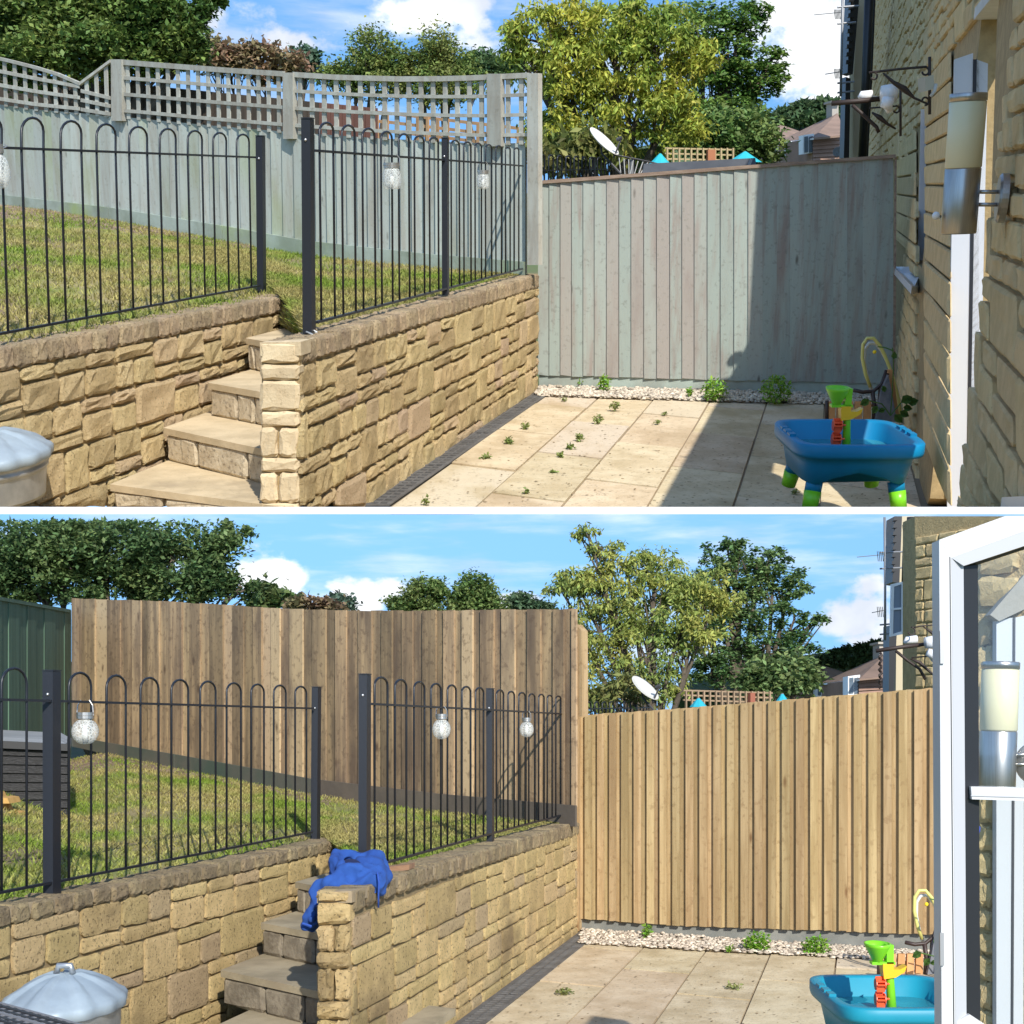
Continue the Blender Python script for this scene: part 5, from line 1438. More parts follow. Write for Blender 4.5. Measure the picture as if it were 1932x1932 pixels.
for (x, y, w, lab) in ((1245, 292, 40, 'left turquoise parasol top beyond the upper shed'), (1405, 288, 62, 'right turquoise parasol top beyond the upper shed')):
    t = thing('parasol', lab, 'parasol', g, g.at(x, y + 40, 16.5))
    MB().lathe([(w / F * 16.5 * .5, 0), (w / F * 16.5 * .3, .045), (.01, .11)], g.at(x, y + 18, 16.5), 8).build('canopy', pmt, t, g)
    MB().tube([g.at(x, y + 40, 16.5), g.at(x, y, 16.5)], .015, 8).build('pole', alu, t, g)
nt_ = thing('boundary_trellis', 'pale timber trellis strip before the far trees right of the dish, upper garden', 'trellis', g, g.at(1300, 310, 17))
TP = Plane(g, g.at(1100, 300, 17), g.at(1400, 305, 17.5))
tw2 = mat('pale timber lath', g, col=(.46, .36, .20), rough=.85, rand=.1)
for y0 in (279, 289, 299):
    pxboard(TP, [(1255, y0 + 2), (1385, y0 + 5), (1385, y0 + 2), (1255, y0 - 1)], .02).build('trellis_lath', tw2, nt_, g)
for k in range(12):
    x = 1258 + k * 11.3
    pxboard(TP, [(x, 315), (x + 3, 315), (x + 3, 279), (x, 279)], .02, .02).build('trellis_lath', tw2, nt_, g)
pxboard(TP, [(1336, 318), (1350, 318), (1350, 282), (1336, 282)], .05, .03).build('trellis_post', mat('terracotta post', g, col=(.45, .18, .09), rough=.8), nt_, g)

# ================================================================== LOWER GARDEN
g = LO
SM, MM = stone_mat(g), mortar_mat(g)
# --- right retaining wall
WR = Plane(g, g.hz(849.7, 1930.5), g.hz(1094, 1754))
wall = thing('retaining_wall', 'yellowish stone retaining wall under the blue hoodie, right of the lower steps', 'retaining wall', g, WR.P(0, 0))
yt, yb = line([(660, 1681), (774, 1641.6), (1093, 1549)]), line([(660, 1722), (774, 1678), (1093, 1574)])
uB = WR.u_at(1093, .4)
coping(g, WR, wall, spaced(WR, 664, 1093, .8, .14), yt, yb, coping_mat(g))
zcb = WR.uz(1000, yb(1000))[1]
MB().prism([WR.P(WR.u_at(664, 0), -.05, -.012), WR.P(uB, -.05, -.012), WR.P(uB, zcb, -.012), WR.P(WR.u_at(664, zcb), zcb + .04, -.012)], -WR.N * .13).build('mortar', MM, wall, g)
ashlar(g, WR, wall, SM, WR.u_at(663, .5), uB, -.03, zcb + .005, lens=(.24, .40), thick=.138, thin=.074, joint=.012, jointu=.022, depth=.005, limit=270, rough=.25)
cE = WR.px(662, 1800)
PE = Plane(g, (cE.x - .3, cE.y + .075), (cE.x, cE.y))
rows = [1680, 1702, 1745, 1796, 1827, 1889, 1923, 1975, 2030]
for k in range(8):
    cols = [(599, 661)] if k not in (2, 4, 6) else [(600, 631), (634, 661)]
    for a_, b_ in cols:
        stone('end_stone', g, [PE.px(a_, rows[k + 1] - 1.2), PE.px(b_, rows[k + 1] - 1.2), PE.px(b_, rows[k] + 1.2), PE.px(a_, rows[k] + 1.2)], PE.N, .03, SM, wall, back=.05, rough=.35)
MB().prism([PE.px(601, 1684, -.01), PE.px(661, 1684, -.01), PE.px(661, 2030, -.01), PE.px(601, 2030, -.01)], -PE.N * .03).build('mortar', MM, wall, g)
MB().prism([PE.px(598, 1682, .012), PE.px(664, 1681, .012), WR.px(1093, 1549, .0), WR.px(1093, 1549, -.17)], (0, 0, -.05)).build('cap_slab', mat('buff cap mortar', g, col=(.38, .29, .18), col2=(.26, .20, .125), scale=8, rough=.95, bump=.5, bscale=40), wall, g)

# --- left retaining wall
ZT = .845
WL = Plane(g, g.hz(0, 1713.4, ZT), g.hz(651, 1580, ZT))
wall2 = thing('retaining_wall', 'stained buff stone retaining wall behind the dustbin, left of the lower steps', 'retaining wall', g, WL.P(0, .1))
yt2, yb2 = line([(0, 1713.4), (651, 1580)]), line([(-330, 1826), (0, 1750), (250, 1692), (651, 1602)])
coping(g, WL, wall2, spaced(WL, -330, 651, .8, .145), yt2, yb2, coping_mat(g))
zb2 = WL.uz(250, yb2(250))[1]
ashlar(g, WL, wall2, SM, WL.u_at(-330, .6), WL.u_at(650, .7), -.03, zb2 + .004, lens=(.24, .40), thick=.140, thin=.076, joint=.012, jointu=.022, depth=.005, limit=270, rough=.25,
       keep=lambda u, z, ua, ub, za, zb: g.proj(WL.P(u, zb))[1] < 1960)
MB().prism([WL.P(WL.u_at(-340, .4), -.05, -.012), WL.P(WL.u_at(648, .5), -.05, -.012), WL.P(WL.u_at(648, zb2), zb2 + .02, -.012), WL.P(WL.u_at(-340, zb2), zb2 + .0, -.012)], -WL.N * .12).build('mortar', MM, wall2, g)
MB().prism([WL.px(-330, yt2(-330), 0), WL.px(650, yt2(650), 0), WL.px(650, yt2(650), -.16), WL.px(-330, yt2(-330), -.16)], (0, 0, -.05)).build('cap_slab', mat('buff cap mortar', g), wall2, g)

# --- steps
AX = WR.D if WR.D.y > 0 else -WR.D
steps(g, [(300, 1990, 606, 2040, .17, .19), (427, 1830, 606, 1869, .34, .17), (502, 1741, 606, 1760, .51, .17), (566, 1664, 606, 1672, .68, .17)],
      'stone garden steps between the two walls, grime and shade in their colour, lower garden', g.hz(500, 1900, .2), AX * 1.5, AX * 3.0)


# --- patio, drain, gravel
a = Vector((AX.x, AX.y, 0)) / AX.y; c = Vector((1, -.50, 0))
O = g.hz(905, 1932); O.z = 0
HR = Plane(g, g.hz(1765, 1800), g.hz(1800, 1900))
HR = Plane(g, (1186 * .0 + (1665 - CX) / F * 30 + 1186 / F, 30, 0), ((1665 - CX) / F * 4 + 1186 / F, 4, 0))
sH = solve_s(HR.px(1780, 1850))[0]
ground_poly(g, 'patio_bed', [Vector((-2.8, 3.0, -.012)), Vector((2.6, 3.0, -.012)), Vector((4.0, 10.6, -.012)), Vector((.45, 10.6, -.012))], mat('jointing sand', g, col=(.26, .20, .13), rough=.95, bump=.3, bscale=60), .03)
patio(g, O, a, c, .0, sH + .8, -2.6, 3.75, .405, 1.28, seed=3)
drain(g, g.hz(855, 1935), g.hz(1096, 1757) + a * .1, Vector((1, 0, 0)), .155, 'dark slotted drain channel along the foot of the lower wall')
grav = mat('pale limestone gravel', g, col=(.62, .54, .43), col2=(.42, .34, .26), scale=20, rough=.85, rand=.3, island=True)
pebbles(g, 'gravel', [g.hz(1092, 1782), g.hz(1860, 1824), g.hz(1850, 1800), g.hz(1098, 1756)], 3800, grav, size=(.009, .02), z=.008)

litter(g, 320, 900, 1780, 1800, 1990, 6)
# --- right fence: board on board
FR = Plane(g, g.hz(1094, 1756), g.hz(1690, 1795))
nw = mat('new tan fence boards', g, col=(.45, .325, .165), col2=(.31, .21, .095), scale=2.2, stretch=(8, 8, .45), contrast=(.36, .64), rough=.8, rand=.17, randoff=True, hue=.006, bump=.3, bscale=9, bstretch=(10, 10, .5), bdist=.006,
         spots=((.17, .085, .03), 3.6, (1.8, 1.8, .6), .13, .9), stain=((.28, .175, .075), 1.4, (3, 3, .5), .52, .76, .55), fleck=((.24, .15, .065), 22, .54, .70, .55))
fence = thing('new_fence', 'new tan board on board fence across the end of the lower patio', 'fence', g, FR.P(0, 0))
ftop = line([(1080, 1351), (1272, 1338), (1775, 1297), (1960, 1283)]); fbot = line([(1094, 1733), (1272, 1746), (1572, 1756), (1790, 1764), (1960, 1771)])
xs = [1092.0]
while xs[-1] < 1930: xs.append(xs[-1] + lerp(23.2, 29.5, (xs[-1] - 1092) / 690) * R_.uniform(.95, 1.05))
for x0, x1 in zip(xs[:-1], xs[1:]):
    w = x1 - x0; xm = x0 + w * .46
    for aa, bb_, o in ((x0 - 2, xm + 2, .0), (xm, x1, .030)):
        pxboard(FR, [(aa, fbot(aa) + R_.uniform(-1, 2)), (bb_, fbot(bb_) + R_.uniform(-1, 2)), (bb_, ftop(bb_) + R_.uniform(-1.5, .5)), (aa, ftop(aa) + R_.uniform(-1.5, .5))], .018, o).build('fence_board', nw, fence, g)
pxboard(FR, [(1094, 1757), (1930, 1810), (1930, 1761), (1094, 1728)], .03, -.03).build('gravel_board', mat('grey concrete gravel board', g, col=(.24, .24, .215), col2=(.17, .175, .16), scale=4, rough=.9, bump=.2, bscale=40), fence, g)
for y0 in (1385, 1560, 1715):
    pxboard(FR, [(1092, y0 + 8), (1930, y0 - 2), (1930, y0 - 16), (1092, y0 - 5)], .05, -.052).build('arris_rail', nw, fence, g)
pxboard(FR, [(1074, 1757), (1092, 1757), (1092, 1350), (1074, 1350)], .09, -.03).build('fence_post', nw, fence, g)

# --- back fence
pr = g.hz(1072, 1553, ZT - .01); plf = g.at(134, 1404, 15.5)
BF = Plane(g, pr, plf)
bfm = mat('brown grey fence boards', g, col=(.38, .265, .145), col2=(.20, .142, .085), scale=1.9, stretch=(6, 6, .4), contrast=(.36, .64), rough=.85, rand=.26, randoff=True, hue=.004, bump=.5, bscale=9, bstretch=(9, 9, .5), bdist=.006,
          spots=((.085, .05, .028), 3.2, (1.5, 1.5, .7), .16, .9), stain=((.115, .08, .055), 1.3, (2, 2, .6), .47, .68, .8), fleck=((.13, .085, .05), 20, .52, .68, .6), tint=((.40, .29, .17), .80, .3))
bf = thing('close_board_fence', 'tall brown closeboard fence with mixed toned boards behind the lower lawn', 'fence', g, BF.P(0, 1))
ct = line([(134, 1129), (300, 1134), (400, 1140), (560, 1149), (660, 1152), (800, 1152), (950, 1150), (1086, 1149)])
bbm = line([(134, 1392), (250, 1410), (420, 1445), (590, 1473), (760, 1494), (920, 1510), (1086, 1523)])
gbm = line([(134, 1405), (250, 1432), (420, 1466), (590, 1499), (760, 1522), (920, 1541), (1086, 1557)])
x = 135.0; k = 0
while x < 1084:
    w = lerp(19, 19.5, (x - 135) / 950) * R_.choice((.8, 1.0, 1.0, 1.25)); x1 = min(x + w, 1086)
    pxboard(BF, [(x, bbm(x) + R_.uniform(-1, 1)), (x1 + .6, bbm(x1) + R_.uniform(-1, 1)), (x1 + .6, ct(x1) + R_.uniform(-1, 1)), (x, ct(x) + R_.uniform(-1, 1))], .018, .022 if k % 2 else .003).build('fence_board', bfm, bf, g)
    x = x1; k += 1
gbmat = mat('dark green gravel board', g, col=(.050, .075, .055), col2=(.10, .095, .075), scale=1.2, rough=.9, bump=.3, bscale=20)
for xa, xb2 in ((134, 330), (330, 590), (590, 830), (830, 1086)):
    pxboard(BF, [(xa, gbm(xa) + 3), (xb2 - 1, gbm(xb2) + 3), (xb2 - 1, bbm(xb2) - 3), (xa, bbm(xa) - 3)], .02, .045).build('gravel_board', gbmat if xa < 500 else mat('grey brown gravel board', g, col=(.13, .105, .08), col2=(.09, .075, .06), scale=2, rough=.9, bump=.3, bscale=20), bf, g)
pxboard(BF, [(1087, 1352), (1098, 1352), (1097, 1190), (1086, 1178)], .07, -.05).build('fence_post', nw, bf, g)
# --- green side fence
GF = Plane(g, BF.P(BF.L, 0), g.at(-70, 1430, 9.5))
gx = [-340, -310, -280, -250, -224, -200, -176, -152, -128, -104, -80]
gp = mat('dark green fence paint', g, col=(.085, .15, .10), col2=(.06, .11, .07), scale=2, stretch=(5, 5, .4), rough=.85, rand=.10, bump=.25, bscale=10, bstretch=(9, 9, .6), spots=((.02, .03, .02), 3.5, (1.6, 1.6, .4), .07, .8))
gf = thing('green_fence', 'dark green painted side fence at the far left of the lower lawn', 'fence', g, GF.P(0, 1))
xs = gx + [-60, -38, -14, 3, 17, 36, 52, 68, 84, 104, 122, 134]
for k, (x0, x1) in enumerate(zip(xs[:-1], xs[1:])):
    t_ = line([(-340, 1066), (-60, 1118), (0, 1130), (134, 1152)])
    yb_g = line([(-340, 1500), (0, 1440), (134, 1440)])
    pxboard(GF, [(x0, yb_g(x0)), (x1 + .5, yb_g(x1)), (x1 + .5, t_(x1)), (x0, t_(x0))], .018, .008 if k % 2 else .0).build('fence_board', gp, gf, g)
pxboard(GF, [(-60, 1122), (134, 1156), (134, 1150), (-60, 1115)], .05, -.01).build('capping_rail', gp, gf, g)

# --- lawn
front = [WL.P(WL.u_at(x, ZT), ZT - .02, -.14) for x in (-330, -120, 100, 260, 400, 530, 640)]
front += [g.hz(660, 1600, ZT - .05), g.hz(690, 1640, ZT - .05)]
front += [WR.P(WR.u_at(x, ZT), ZT - .04, -.17) for x in (760, 840, 920, 1000, 1080)]
bx = [-330, -140, 20, 120, 200, 280, 350, 430, 500, 620, 750, 870, 980, 1075]
back = [(GF.px(x, line([(-340, 1494), (0, 1436), (134, 1436)])(x), -.01) if x < 134 else BF.px(x, gbm(x), -.01)) for x in bx]
VL = ruled_lawn(g, front, back, 'lawn', lawn_m(g))
soil_bed(g, VL, 2, 9, 8)
lawn_grass(g, VL, 85000, blade_m(g), seed=8)

bank_grass(g, g.hz(636, 1584, ZT - .03), g.hz(700, 1640, ZT - .03), g.hz(690, 1662, .683), g.hz(598, 1622, .683), 43)
# --- railings
PL1 = Plane(g, g.hz(0, 1684, ZT + .05), g.hz(588, 1570, ZT + .05))
y2 = lambda zy: 962.3 + zy * .3418
hl = [(-70, -19, 1258), (-146, -92, 1255), (-226, -169, 1252), (-310, -250, 1248)] + [(z2d(a_), z2d(b_), y2(c_)) for a_, b_, c_ in ((8, 147, 873), (380, 503, 898), (588, 694, 913), (776, 875, 926), (946, 1039, 937), (1105, 1190, 946), (1251, 1330, 955), (1386, 1457, 962), (1511, 1578, 968), (1629, 1691, 974))]
railing(g, PL1, 'black bow topped railing with two square posts along the left lower wall', PL1.P(0, 1), [(-330, 1312), (0, 1320), (80, 1322), (591, 1336.6)], [(-330, 1748), (0, 1684), (588, 1570)], hl,
        [(80, 108, 1266, 81, 108, 1688), (588, 605, 1297, 586, 603, 1585)], 0.0)
PL2 = Plane(g, g.hz(733.5, 1626, ZT + .05), g.hz(1065, 1536, ZT + .05))
hr = [(zz(a_), zz(b_), y2(c_)) for a_, b_, c_ in ((412, 483, 924), (524, 587, 937), (629, 687, 949), (723, 778, 959), (814, 861, 967), (894, 941, 975), (969, 1013, 981), (1084, 1123, 994), (1148, 1183, 1002), (1207, 1243, 1008), (1263, 1296, 1015), (1317, 1347, 1018), (1365, 1392, 1023), (1412, 1440, 1027))]
railing(g, PL2, 'black bow topped railing on the lower right wall behind the blue hoodie', PL2.P(0, 1), [(697, 1328), (918, 1339), (1063, 1347)], [(700, 1635), (733, 1626), (918, 1575), (1066, 1536)], hr,
        [(676.5, 699, 1273, 676, 698, 1645), (917, 933, 1300, 918, 933, 1589), (1061, 1072.5, 1313.7, 1063, 1073, 1546)], 0.0)
jar_light(g, PL1, 160.6, 1344, 1404, 51, 'largest round crackle glass jar light, on the lower left railing', rail_y=1325)
jar_light(g, PL2, 833, 1347, 1395, 35, 'middle sized round jar light on the lower right railing', rail_y=1336)
jar_light(g, PL2, 993.5, 1354, 1391, 27, 'smallest round jar light, nearest the new fence on the lower railing', rail_y=1344)

# --- storage box and timber ramp on the lawn
rat = mat('dark plastic rattan', g, col=(.018, .018, .02), col2=(.035, .034, .036), scale=40, stretch=(1, 1, 3), rough=.6, bump=.5, bscale=45, bstretch=(.6, .6, 3))
grl = mat('grey box lid', g, col=(.30, .31, .32), col2=(.24, .25, .26), scale=3, rough=.6)
sb = thing('storage_box', 'dark rattan garden storage box with a grey lid on the lower lawn', 'storage box', g, g.at(40, 1545, 9.6))
SB = lambda x, y, Y: g.at(x, y, Y)
MB().prism([SB(-90, 1552, 9.3), SB(126, 1546, 9.3), SB(130, 1412, 9.3), SB(-90, 1404, 9.3)], (-.47, 1.5, .0)).build('box_body', rat, sb, g)
for k in range(8):
    f0 = k / 8
    MB().prism([SB(-90, lerp(1408, 1548, f0) + 4, 9.285), SB(127, lerp(1414, 1542, f0) + 4, 9.285), SB(127, lerp(1414, 1542, f0) + 14, 9.285), SB(-90, lerp(1408, 1548, f0) + 14, 9.285)], (0, .02, 0)).build('weave_band', rat, sb, g)
MB().prism([SB(-90, 1408, 9.25), SB(132, 1417, 9.25), SB(134, 1404, 9.25), SB(-90, 1394, 9.25)], (-.50, 1.6, .02)).build('lid_rim', mat('dark lid rim', g, col=(.05, .05, .052), rough=.6), sb, g)
MB().prism([SB(-90, 1394, 9.3), SB(126, 1404, 9.3), SB(112, 1396, 9.4), SB(-90, 1386, 9.4)], (-.44, 1.4, .035)).build('lid', grl, sb, g)
lad = mat('yellow pine', g, col=(.55, .33, .10), col2=(.45, .26, .08), scale=4, stretch=(1, 4, 1), rough=.7)
wr_ = thing('timber_ramp', 'yellow pine plank with steps leaning on the storage box, left edge of the lower lawn', 'ramp', g, g.at(30, 1585, 8.6))
MB().prism([g.at(x, y, 8.6) for x, y in ((-40, 1490), (2, 1494), (46, 1583), (18, 1587), (-40, 1580))], (0, .06, 0)).build('plank', lad, wr_, g)
for x, y in ((6, 1504), (20, 1532), (33, 1556)):
    MB().prism([g.at(x - 6, y, 8.5), g.at(x + 8, y + 2, 8.5), g.at(x + 12, y + 12, 8.5), g.at(x - 2, y + 12, 8.5)], (0, .2, 0)).build('step', lad, wr_, g)

# --- hoodie, offcut, dustbin, rattan table
def hoodie():
    blue = mat('royal blue fleece', g, col=(.018, .075, .30), col2=(.012, .052, .23), scale=5, rough=.95, bump=.35, bscale=120, bdist=.003)
    Yh = 6.3
    P = lambda x, y, d=0.0: g.at(x, y, Yh + d)
    t = thing('hoodie', 'royal blue hoodie dropped over the end of the lower wall, sleeve hanging', 'hoodie', g, P(640, 1690))
    k = Yh / F
    m = MB()
    # crumpled body lying on the wall, hood opening upwards at the left
    for x, y, d, rx, ry, rd in ((700, 1655, .05, 34, 36, .16), (672, 1668, .02, 46, 26, .15), (650, 1655, .10, 32, 26, .12), (712, 1640, .12, 22, 26, .12), (640, 1680, .0, 40, 16, .12), (690, 1630, .14, 30, 16, .10), (720, 1668, -.04, 16, 28, .08), (665, 1640, .14, 36, 18, .09)):
        m.ball(P(x, y, d), 1, 20, 14, (rx * k, rd, ry * k))
    hood = [P(632 + 0, 1648, .0), P(628, 1628, .02), P(640, 1612, .08), P(662, 1610, .12), P(688, 1617, .14), P(706, 1628, .12), P(716, 1640, .08), P(728, 1656, .04)]
    m.tube(hood, [.030, .034, .034, .034, .034, .036, .04, .03], 14)
    m.tube([P(640, 1652, -.04), P(660, 1640, -.06), P(682, 1642, -.07), P(704, 1650, -.06), P(716, 1668, -.06)], [.022, .028, .03, .028, .02], 12)
    # sleeve over the edge of the wall, down past the steps
    m.tube([P(670, 1672, -.02), P(636, 1668, -.05), P(612, 1678, -.06), P(598, 1700, -.07), P(589, 1728, -.07), P(580, 1752, -.06), P(578, 1757, -.06)], [.05, .058, .055, .048, .044, .040, .036], 16)
    rf = random.Random(3)
    for (x0_, y0_), (x1_, y1_), d_ in (((640, 1660), (712, 1690), -.09), ((652, 1648), (722, 1668), -.08), ((664, 1640), (728, 1650), -.05), ((668, 1694), (706, 1640), -.10), ((690, 1692), (722, 1640), -.07), ((630, 1672), (690, 1660), -.10), ((700, 1622), (730, 1672), -.02),
                                   ((612, 1684), (640, 1664), -.10), ((598, 1706), (618, 1676), -.11), ((590, 1722), (604, 1700), -.11), ((584, 1740), (596, 1722), -.105), ((636, 1690), (664, 1668), -.09), ((672, 1616), (700, 1632), .04), ((648, 1620), (632, 1650), -.02)):
        q0, q1 = P(x0_, y0_, d_), P(x1_, y1_, d_)
        mid_ = q0.lerp(q1, .5) + Vector((rf.uniform(-.012, .012), -.012, rf.uniform(0, .012)))
        m.tube([q0, q0.lerp(mid_, .6), mid_, mid_.lerp(q1, .5), q1], [.006, .012, .014, .012, .005], 8)
    o = m.build('body', blue, t, g, smooth=True)
    rm = o.modifiers.new('remesh', 'REMESH'); rm.mode = 'VOXEL'; rm.voxel_size = .007
    sm = o.modifiers.new('smooth', 'SMOOTH'); sm.iterations = 5; sm.factor = .5
    tx = bpy.data.textures.new('folds', 'CLOUDS'); tx.noise_scale = .07; tx.noise_depth = 1
    dm = o.modifiers.new('folds', 'DISPLACE'); dm.texture = tx; dm.strength = .03; dm.texture_coords = 'LOCAL'; dm.mid_level = .5
    tx2 = bpy.data.textures.new('creases', 'MUSGRAVE'); tx2.noise_scale = .06
    tx2.musgrave_type = 'RIDGED_MULTIFRACTAL'
    d2 = o.modifiers.new('creases', 'DISPLACE'); d2.texture = tx2; d2.strength = .006; d2.texture_coords = 'LOCAL'
    tx3 = bpy.data.textures.new('drapes', 'MARBLE'); tx3.noise_scale = .16; tx3.turbulence = 9.0; tx3.noise_depth = 1
    d3 = o.modifiers.new('drapes', 'DISPLACE'); d3.texture = tx3; d3.strength = .03; d3.texture_coords = 'LOCAL'
    s2 = o.modifiers.new('soft', 'SMOOTH'); s2.iterations = 3
    dg_ = bpy.context.evaluated_depsgraph_get()
    me = bpy.data.meshes.new_from_object(o.evaluated_get(dg_))
    o.modifiers.clear(); o.data = me
    me.polygons.foreach_set('use_smooth', [True] * len(me.polygons))
    cord = mat('blue drawstring', g, col=(.02, .07, .34), rough=.9)
    MB().tube([P(712, 1645, -.12), P(715, 1665, -.14), P(714, 1690, -.12), P(714, 1712, -.11)], .0045, 6).build('drawstring', cord, t, g, smooth=True)
    MB().tube([P(570, 1742, -.125), P(588, 1748, -.125)], .006, 6).build('cuff_seam', cord, t, g)
    dkb = mat('very dark blue', g, col=(.006, .012, .06), rough=.95)
    m2 = MB().ball(P(662, 1634, .02), 1, 16, 10, (27 * k, .07, 13 * k)); m2.build('hood_opening', dkb, t, g, smooth=True)  # solid ball in very dark blue where the hood opens
hoodie()
of = thing('timber_offcut', 'short brown timber offcut lying on the wall beside the blue hoodie', 'timber', g, g.at(755, 1648, 6.75))
MB().prism([g.at(x, y, 6.7) for x, y in ((722, 1649), (772, 1641), (772, 1631), (722, 1637))], (.02, .10, 0)).build('plank', mat('old brown offcut', g, col=(.30, .17, .09), col2=(.22, .12, .07), scale=8, stretch=(1, 5, 5), rough=.85, bump=.3, bscale=30), of, g)
bc = g.at(122, 1884, 5.1)
dustbin(g, (bc.x, bc.y), 105 / F * 5.1, bc.z, .0, 'galvanised dustbin with a ribbed lid and loop handle, beside the lower steps', sy=1.5)
def rattan_table():
    rm_ = mat('black rattan strand', g, col=(.03, .03, .032), rough=.45); rl_ = mat('grey rattan strand', g, col=(.20, .20, .21), rough=.45)
    c0 = g.at(0, 1899, 3.0); ztop = c0.z
    A = g.hz(-70, 1886, ztop); B = g.hz(8, 1897, ztop); D = g.hz(152, 1936, ztop); E = g.hz(-60, 2080, ztop)
    t = thing('rattan_table', 'corner of a black and grey woven rattan table, bottom left of the lower patio', 'table', g, (B.x, B.y - .3, 0))
    MB().prism([A, B, D, E], (0, 0, -.05)).build('table_frame', rm_, t, g)
    ex = (D - B).normalized(); ey = Vector((-ex.y, ex.x, 0)); ey = ey if ey.y < 0 else -ey
    L = (D - B).length
    for i in range(int(L / .016) + 6):
        p = B + ex * (i * .016 - .06) + Vector((0, 0, .003))
        MB().bar(p, p + ey * .5, .011, .005).build('strand', rl_ if i % 2 else rm_, t, g)
    for j in range(22):
        p = B + ey * (j * .018 + .006) + Vector((0, 0, .006 if j % 2 else .004))
        MB().bar(p - ex * .1, p + ex * (L + .05), .008, .005).build('strand', rm_ if j % 3 else rl_, t, g)
    for p in (B + ey * .06 + ex * .05, D + ey * .1 - ex * .05):
        MB().box((p.x, p.y, (ztop - .05) / 2), (.045, .045, ztop - .052)).build('leg', rm_, t, g)
rattan_table()

# --- play table, bench, hose, plant
wt = g.at(1590, 1905, 5.72)
water_table(g, wt.x, wt.y, wt.z, (1742 - 1484) / F * 6.35 * .985, .80, .0, 'bright blue water play table partly hidden by the open window, lower patio')
corner_stuff(g, 1698, 1838, 8.4, 1.0, ('iron bench with orange slats behind the water table, lower garden', 'yellow and clear garden hose arching against the new tan fence', 'climbing plant with broad leaves beside the open window, lower garden'))
wl = leaf_mat('bright weed leaves', g, (.16, .34, .03), (.24, .42, .06), .02)
for i, (x, y, w, h, lab, n) in enumerate(((1428, 1796, 54, 38, 'widest bright weed clump in the gravel under the new tan fence', 420), (1540, 1803, 52, 38, 'sprawling weed clump right of the widest one under the new tan fence', 340), (1220, 1772, 20, 26, 'small upright weed at the left foot of the new tan fence', 110), (1376, 1797, 12, 12, 'tiny weed sprig beside the widest clump under the new tan fence', 40))):
    weed(g, x, y, w, h, lab, wl, n, .028, 0.0, 130 + i, 'weed')
wl2 = leaf_mat('dusty joint weeds', g, (.17, .22, .06), (.26, .28, .10), .02)
for i, (x, y, w, h, n, lab) in enumerate(((1066, 1876, 34, 10, 90, 'flat weed patch in the paving joint nearest the lower drain'), (1385, 1866, 34, 10, 80, 'brownish weed tuft in the middle of the lower patio'), (1610, 1948, 30, 12, 60, 'weed tuft under the front of the lower water table'))):
    weed(g, x, y, w, h, lab, wl2, n, .022, 0.0, 160 + i, 'weed')

# --- house on the right
HS = mat('house walling stone', g, col=(.66, .50, .26), col2=(.54, .40, .20), scale=6, rough=.95, rand=.08, hue=.003, bump=.8, bscale=40, bdist=.012, brough=.76, fleck=((.16, .11, .05), 80, .60, .75, .4))
house = thing('stone_house', 'buff stone house wall and verge above the new fence, right of the lower garden', 'house', g, HR.P(0, 0))
yF = FR.px(1775, 1700).y
def at_u(x, z): return HR.u_at(x, z)
SW = Plane(g, g.at(1726, 1300, 16.2), g.at(1946, 1300, 14.6))
hm_ = mat('house walling mortar', g, col=(.56, .42, .21), col2=(.46, .34, .17), scale=9, rough=.95, bump=.9, bscale=40, bdist=.02)
c0_, c1_ = SW.px(1726, 1300), SW.px(1946, 1300)
MB().prism([SW.px(1726, 974, -.012), SW.px(1946, 974, -.012), Vector((c1_.x, c1_.y + .012, -.05)), Vector((c0_.x, c0_.y + .012, -.05))], (0, .5, 0)).build('wall', hm_, house, g)
def keepB(u, z, ua, ub, za, zb):
    return g.proj(SW.P(u, zb))[1] > 975 and g.proj(SW.P(u, za))[1] < 1335
ashlar(g, SW, house, HS, SW.uz(1727, 1200)[0], SW.uz(1944, 1200)[0], 1.7, SW.uz(1946, 976)[1], lens=(.16, .30), thick=.15, thin=.10, depth=.014, keep=keepB, limit=150, joint=.014, rough=.3)
# near return of the wall beside the window, seen through its glass
NW = Plane(g, g.at(1838, 1500, 3.75), g.at(2030, 1500, 3.55))
e0, e1 = NW.px(1840, 1500), NW.px(2030, 1500)
zt0 = NW.px(1840, 1056)[2]
MB().prism([NW.px(1840, 1056, -.012), NW.px(2030, 1000, -.012), Vector((e1.x, e1.y + .012, -.05)), Vector((e0.x, e0.y + .012, -.05))], (.1, .4, 0)).build('wall', hm_, house, g)
def keepN(u, z, ua, ub, za, zb):
    x_, y_ = g.proj(NW.P(u, zb)); x2 = g.proj(NW.P(ub, z))[0]
    return x_ < 2000 and y_ > 1040 and not (x2 > 1884 and y_ > lerp(1172, 1075, (x2 - 1884) / 80))
ashlar(g, NW, house, HS, NW.uz(1841, 1300)[0], NW.uz(2000, 1300)[0], .5, NW.uz(1900, 1040)[1], lens=(.12, .2), thick=.085, thin=.062, depth=.010, keep=keepN, limit=90, joint=.010, rough=.35)
z = NW.uz(1860, 1170)[1]
while z > .5:
    h = R_.uniform(.06, .085)
    stone('quoin', g, [NW.P(NW.u_at(1847, z - h), z - h + .004), NW.P(NW.u_at(1878, z - h), z - h + .004), NW.P(NW.u_at(1878, z), z - .004), NW.P(NW.u_at(1847, z), z - .004)], NW.N, .016, HS, house, back=.02, rough=.2)
    z -= h
YD = NW.px(1900, 1400).y - .02
dB = thing('house_door', 'white door frame seen through the open window, right edge of the lower garden', 'door', g, g.at(1900, 1900, YD))
upvc = mat('white door frame', g, col=(.50, .53, .58), col2=(.54, .56, .6), scale=1, rough=.3)
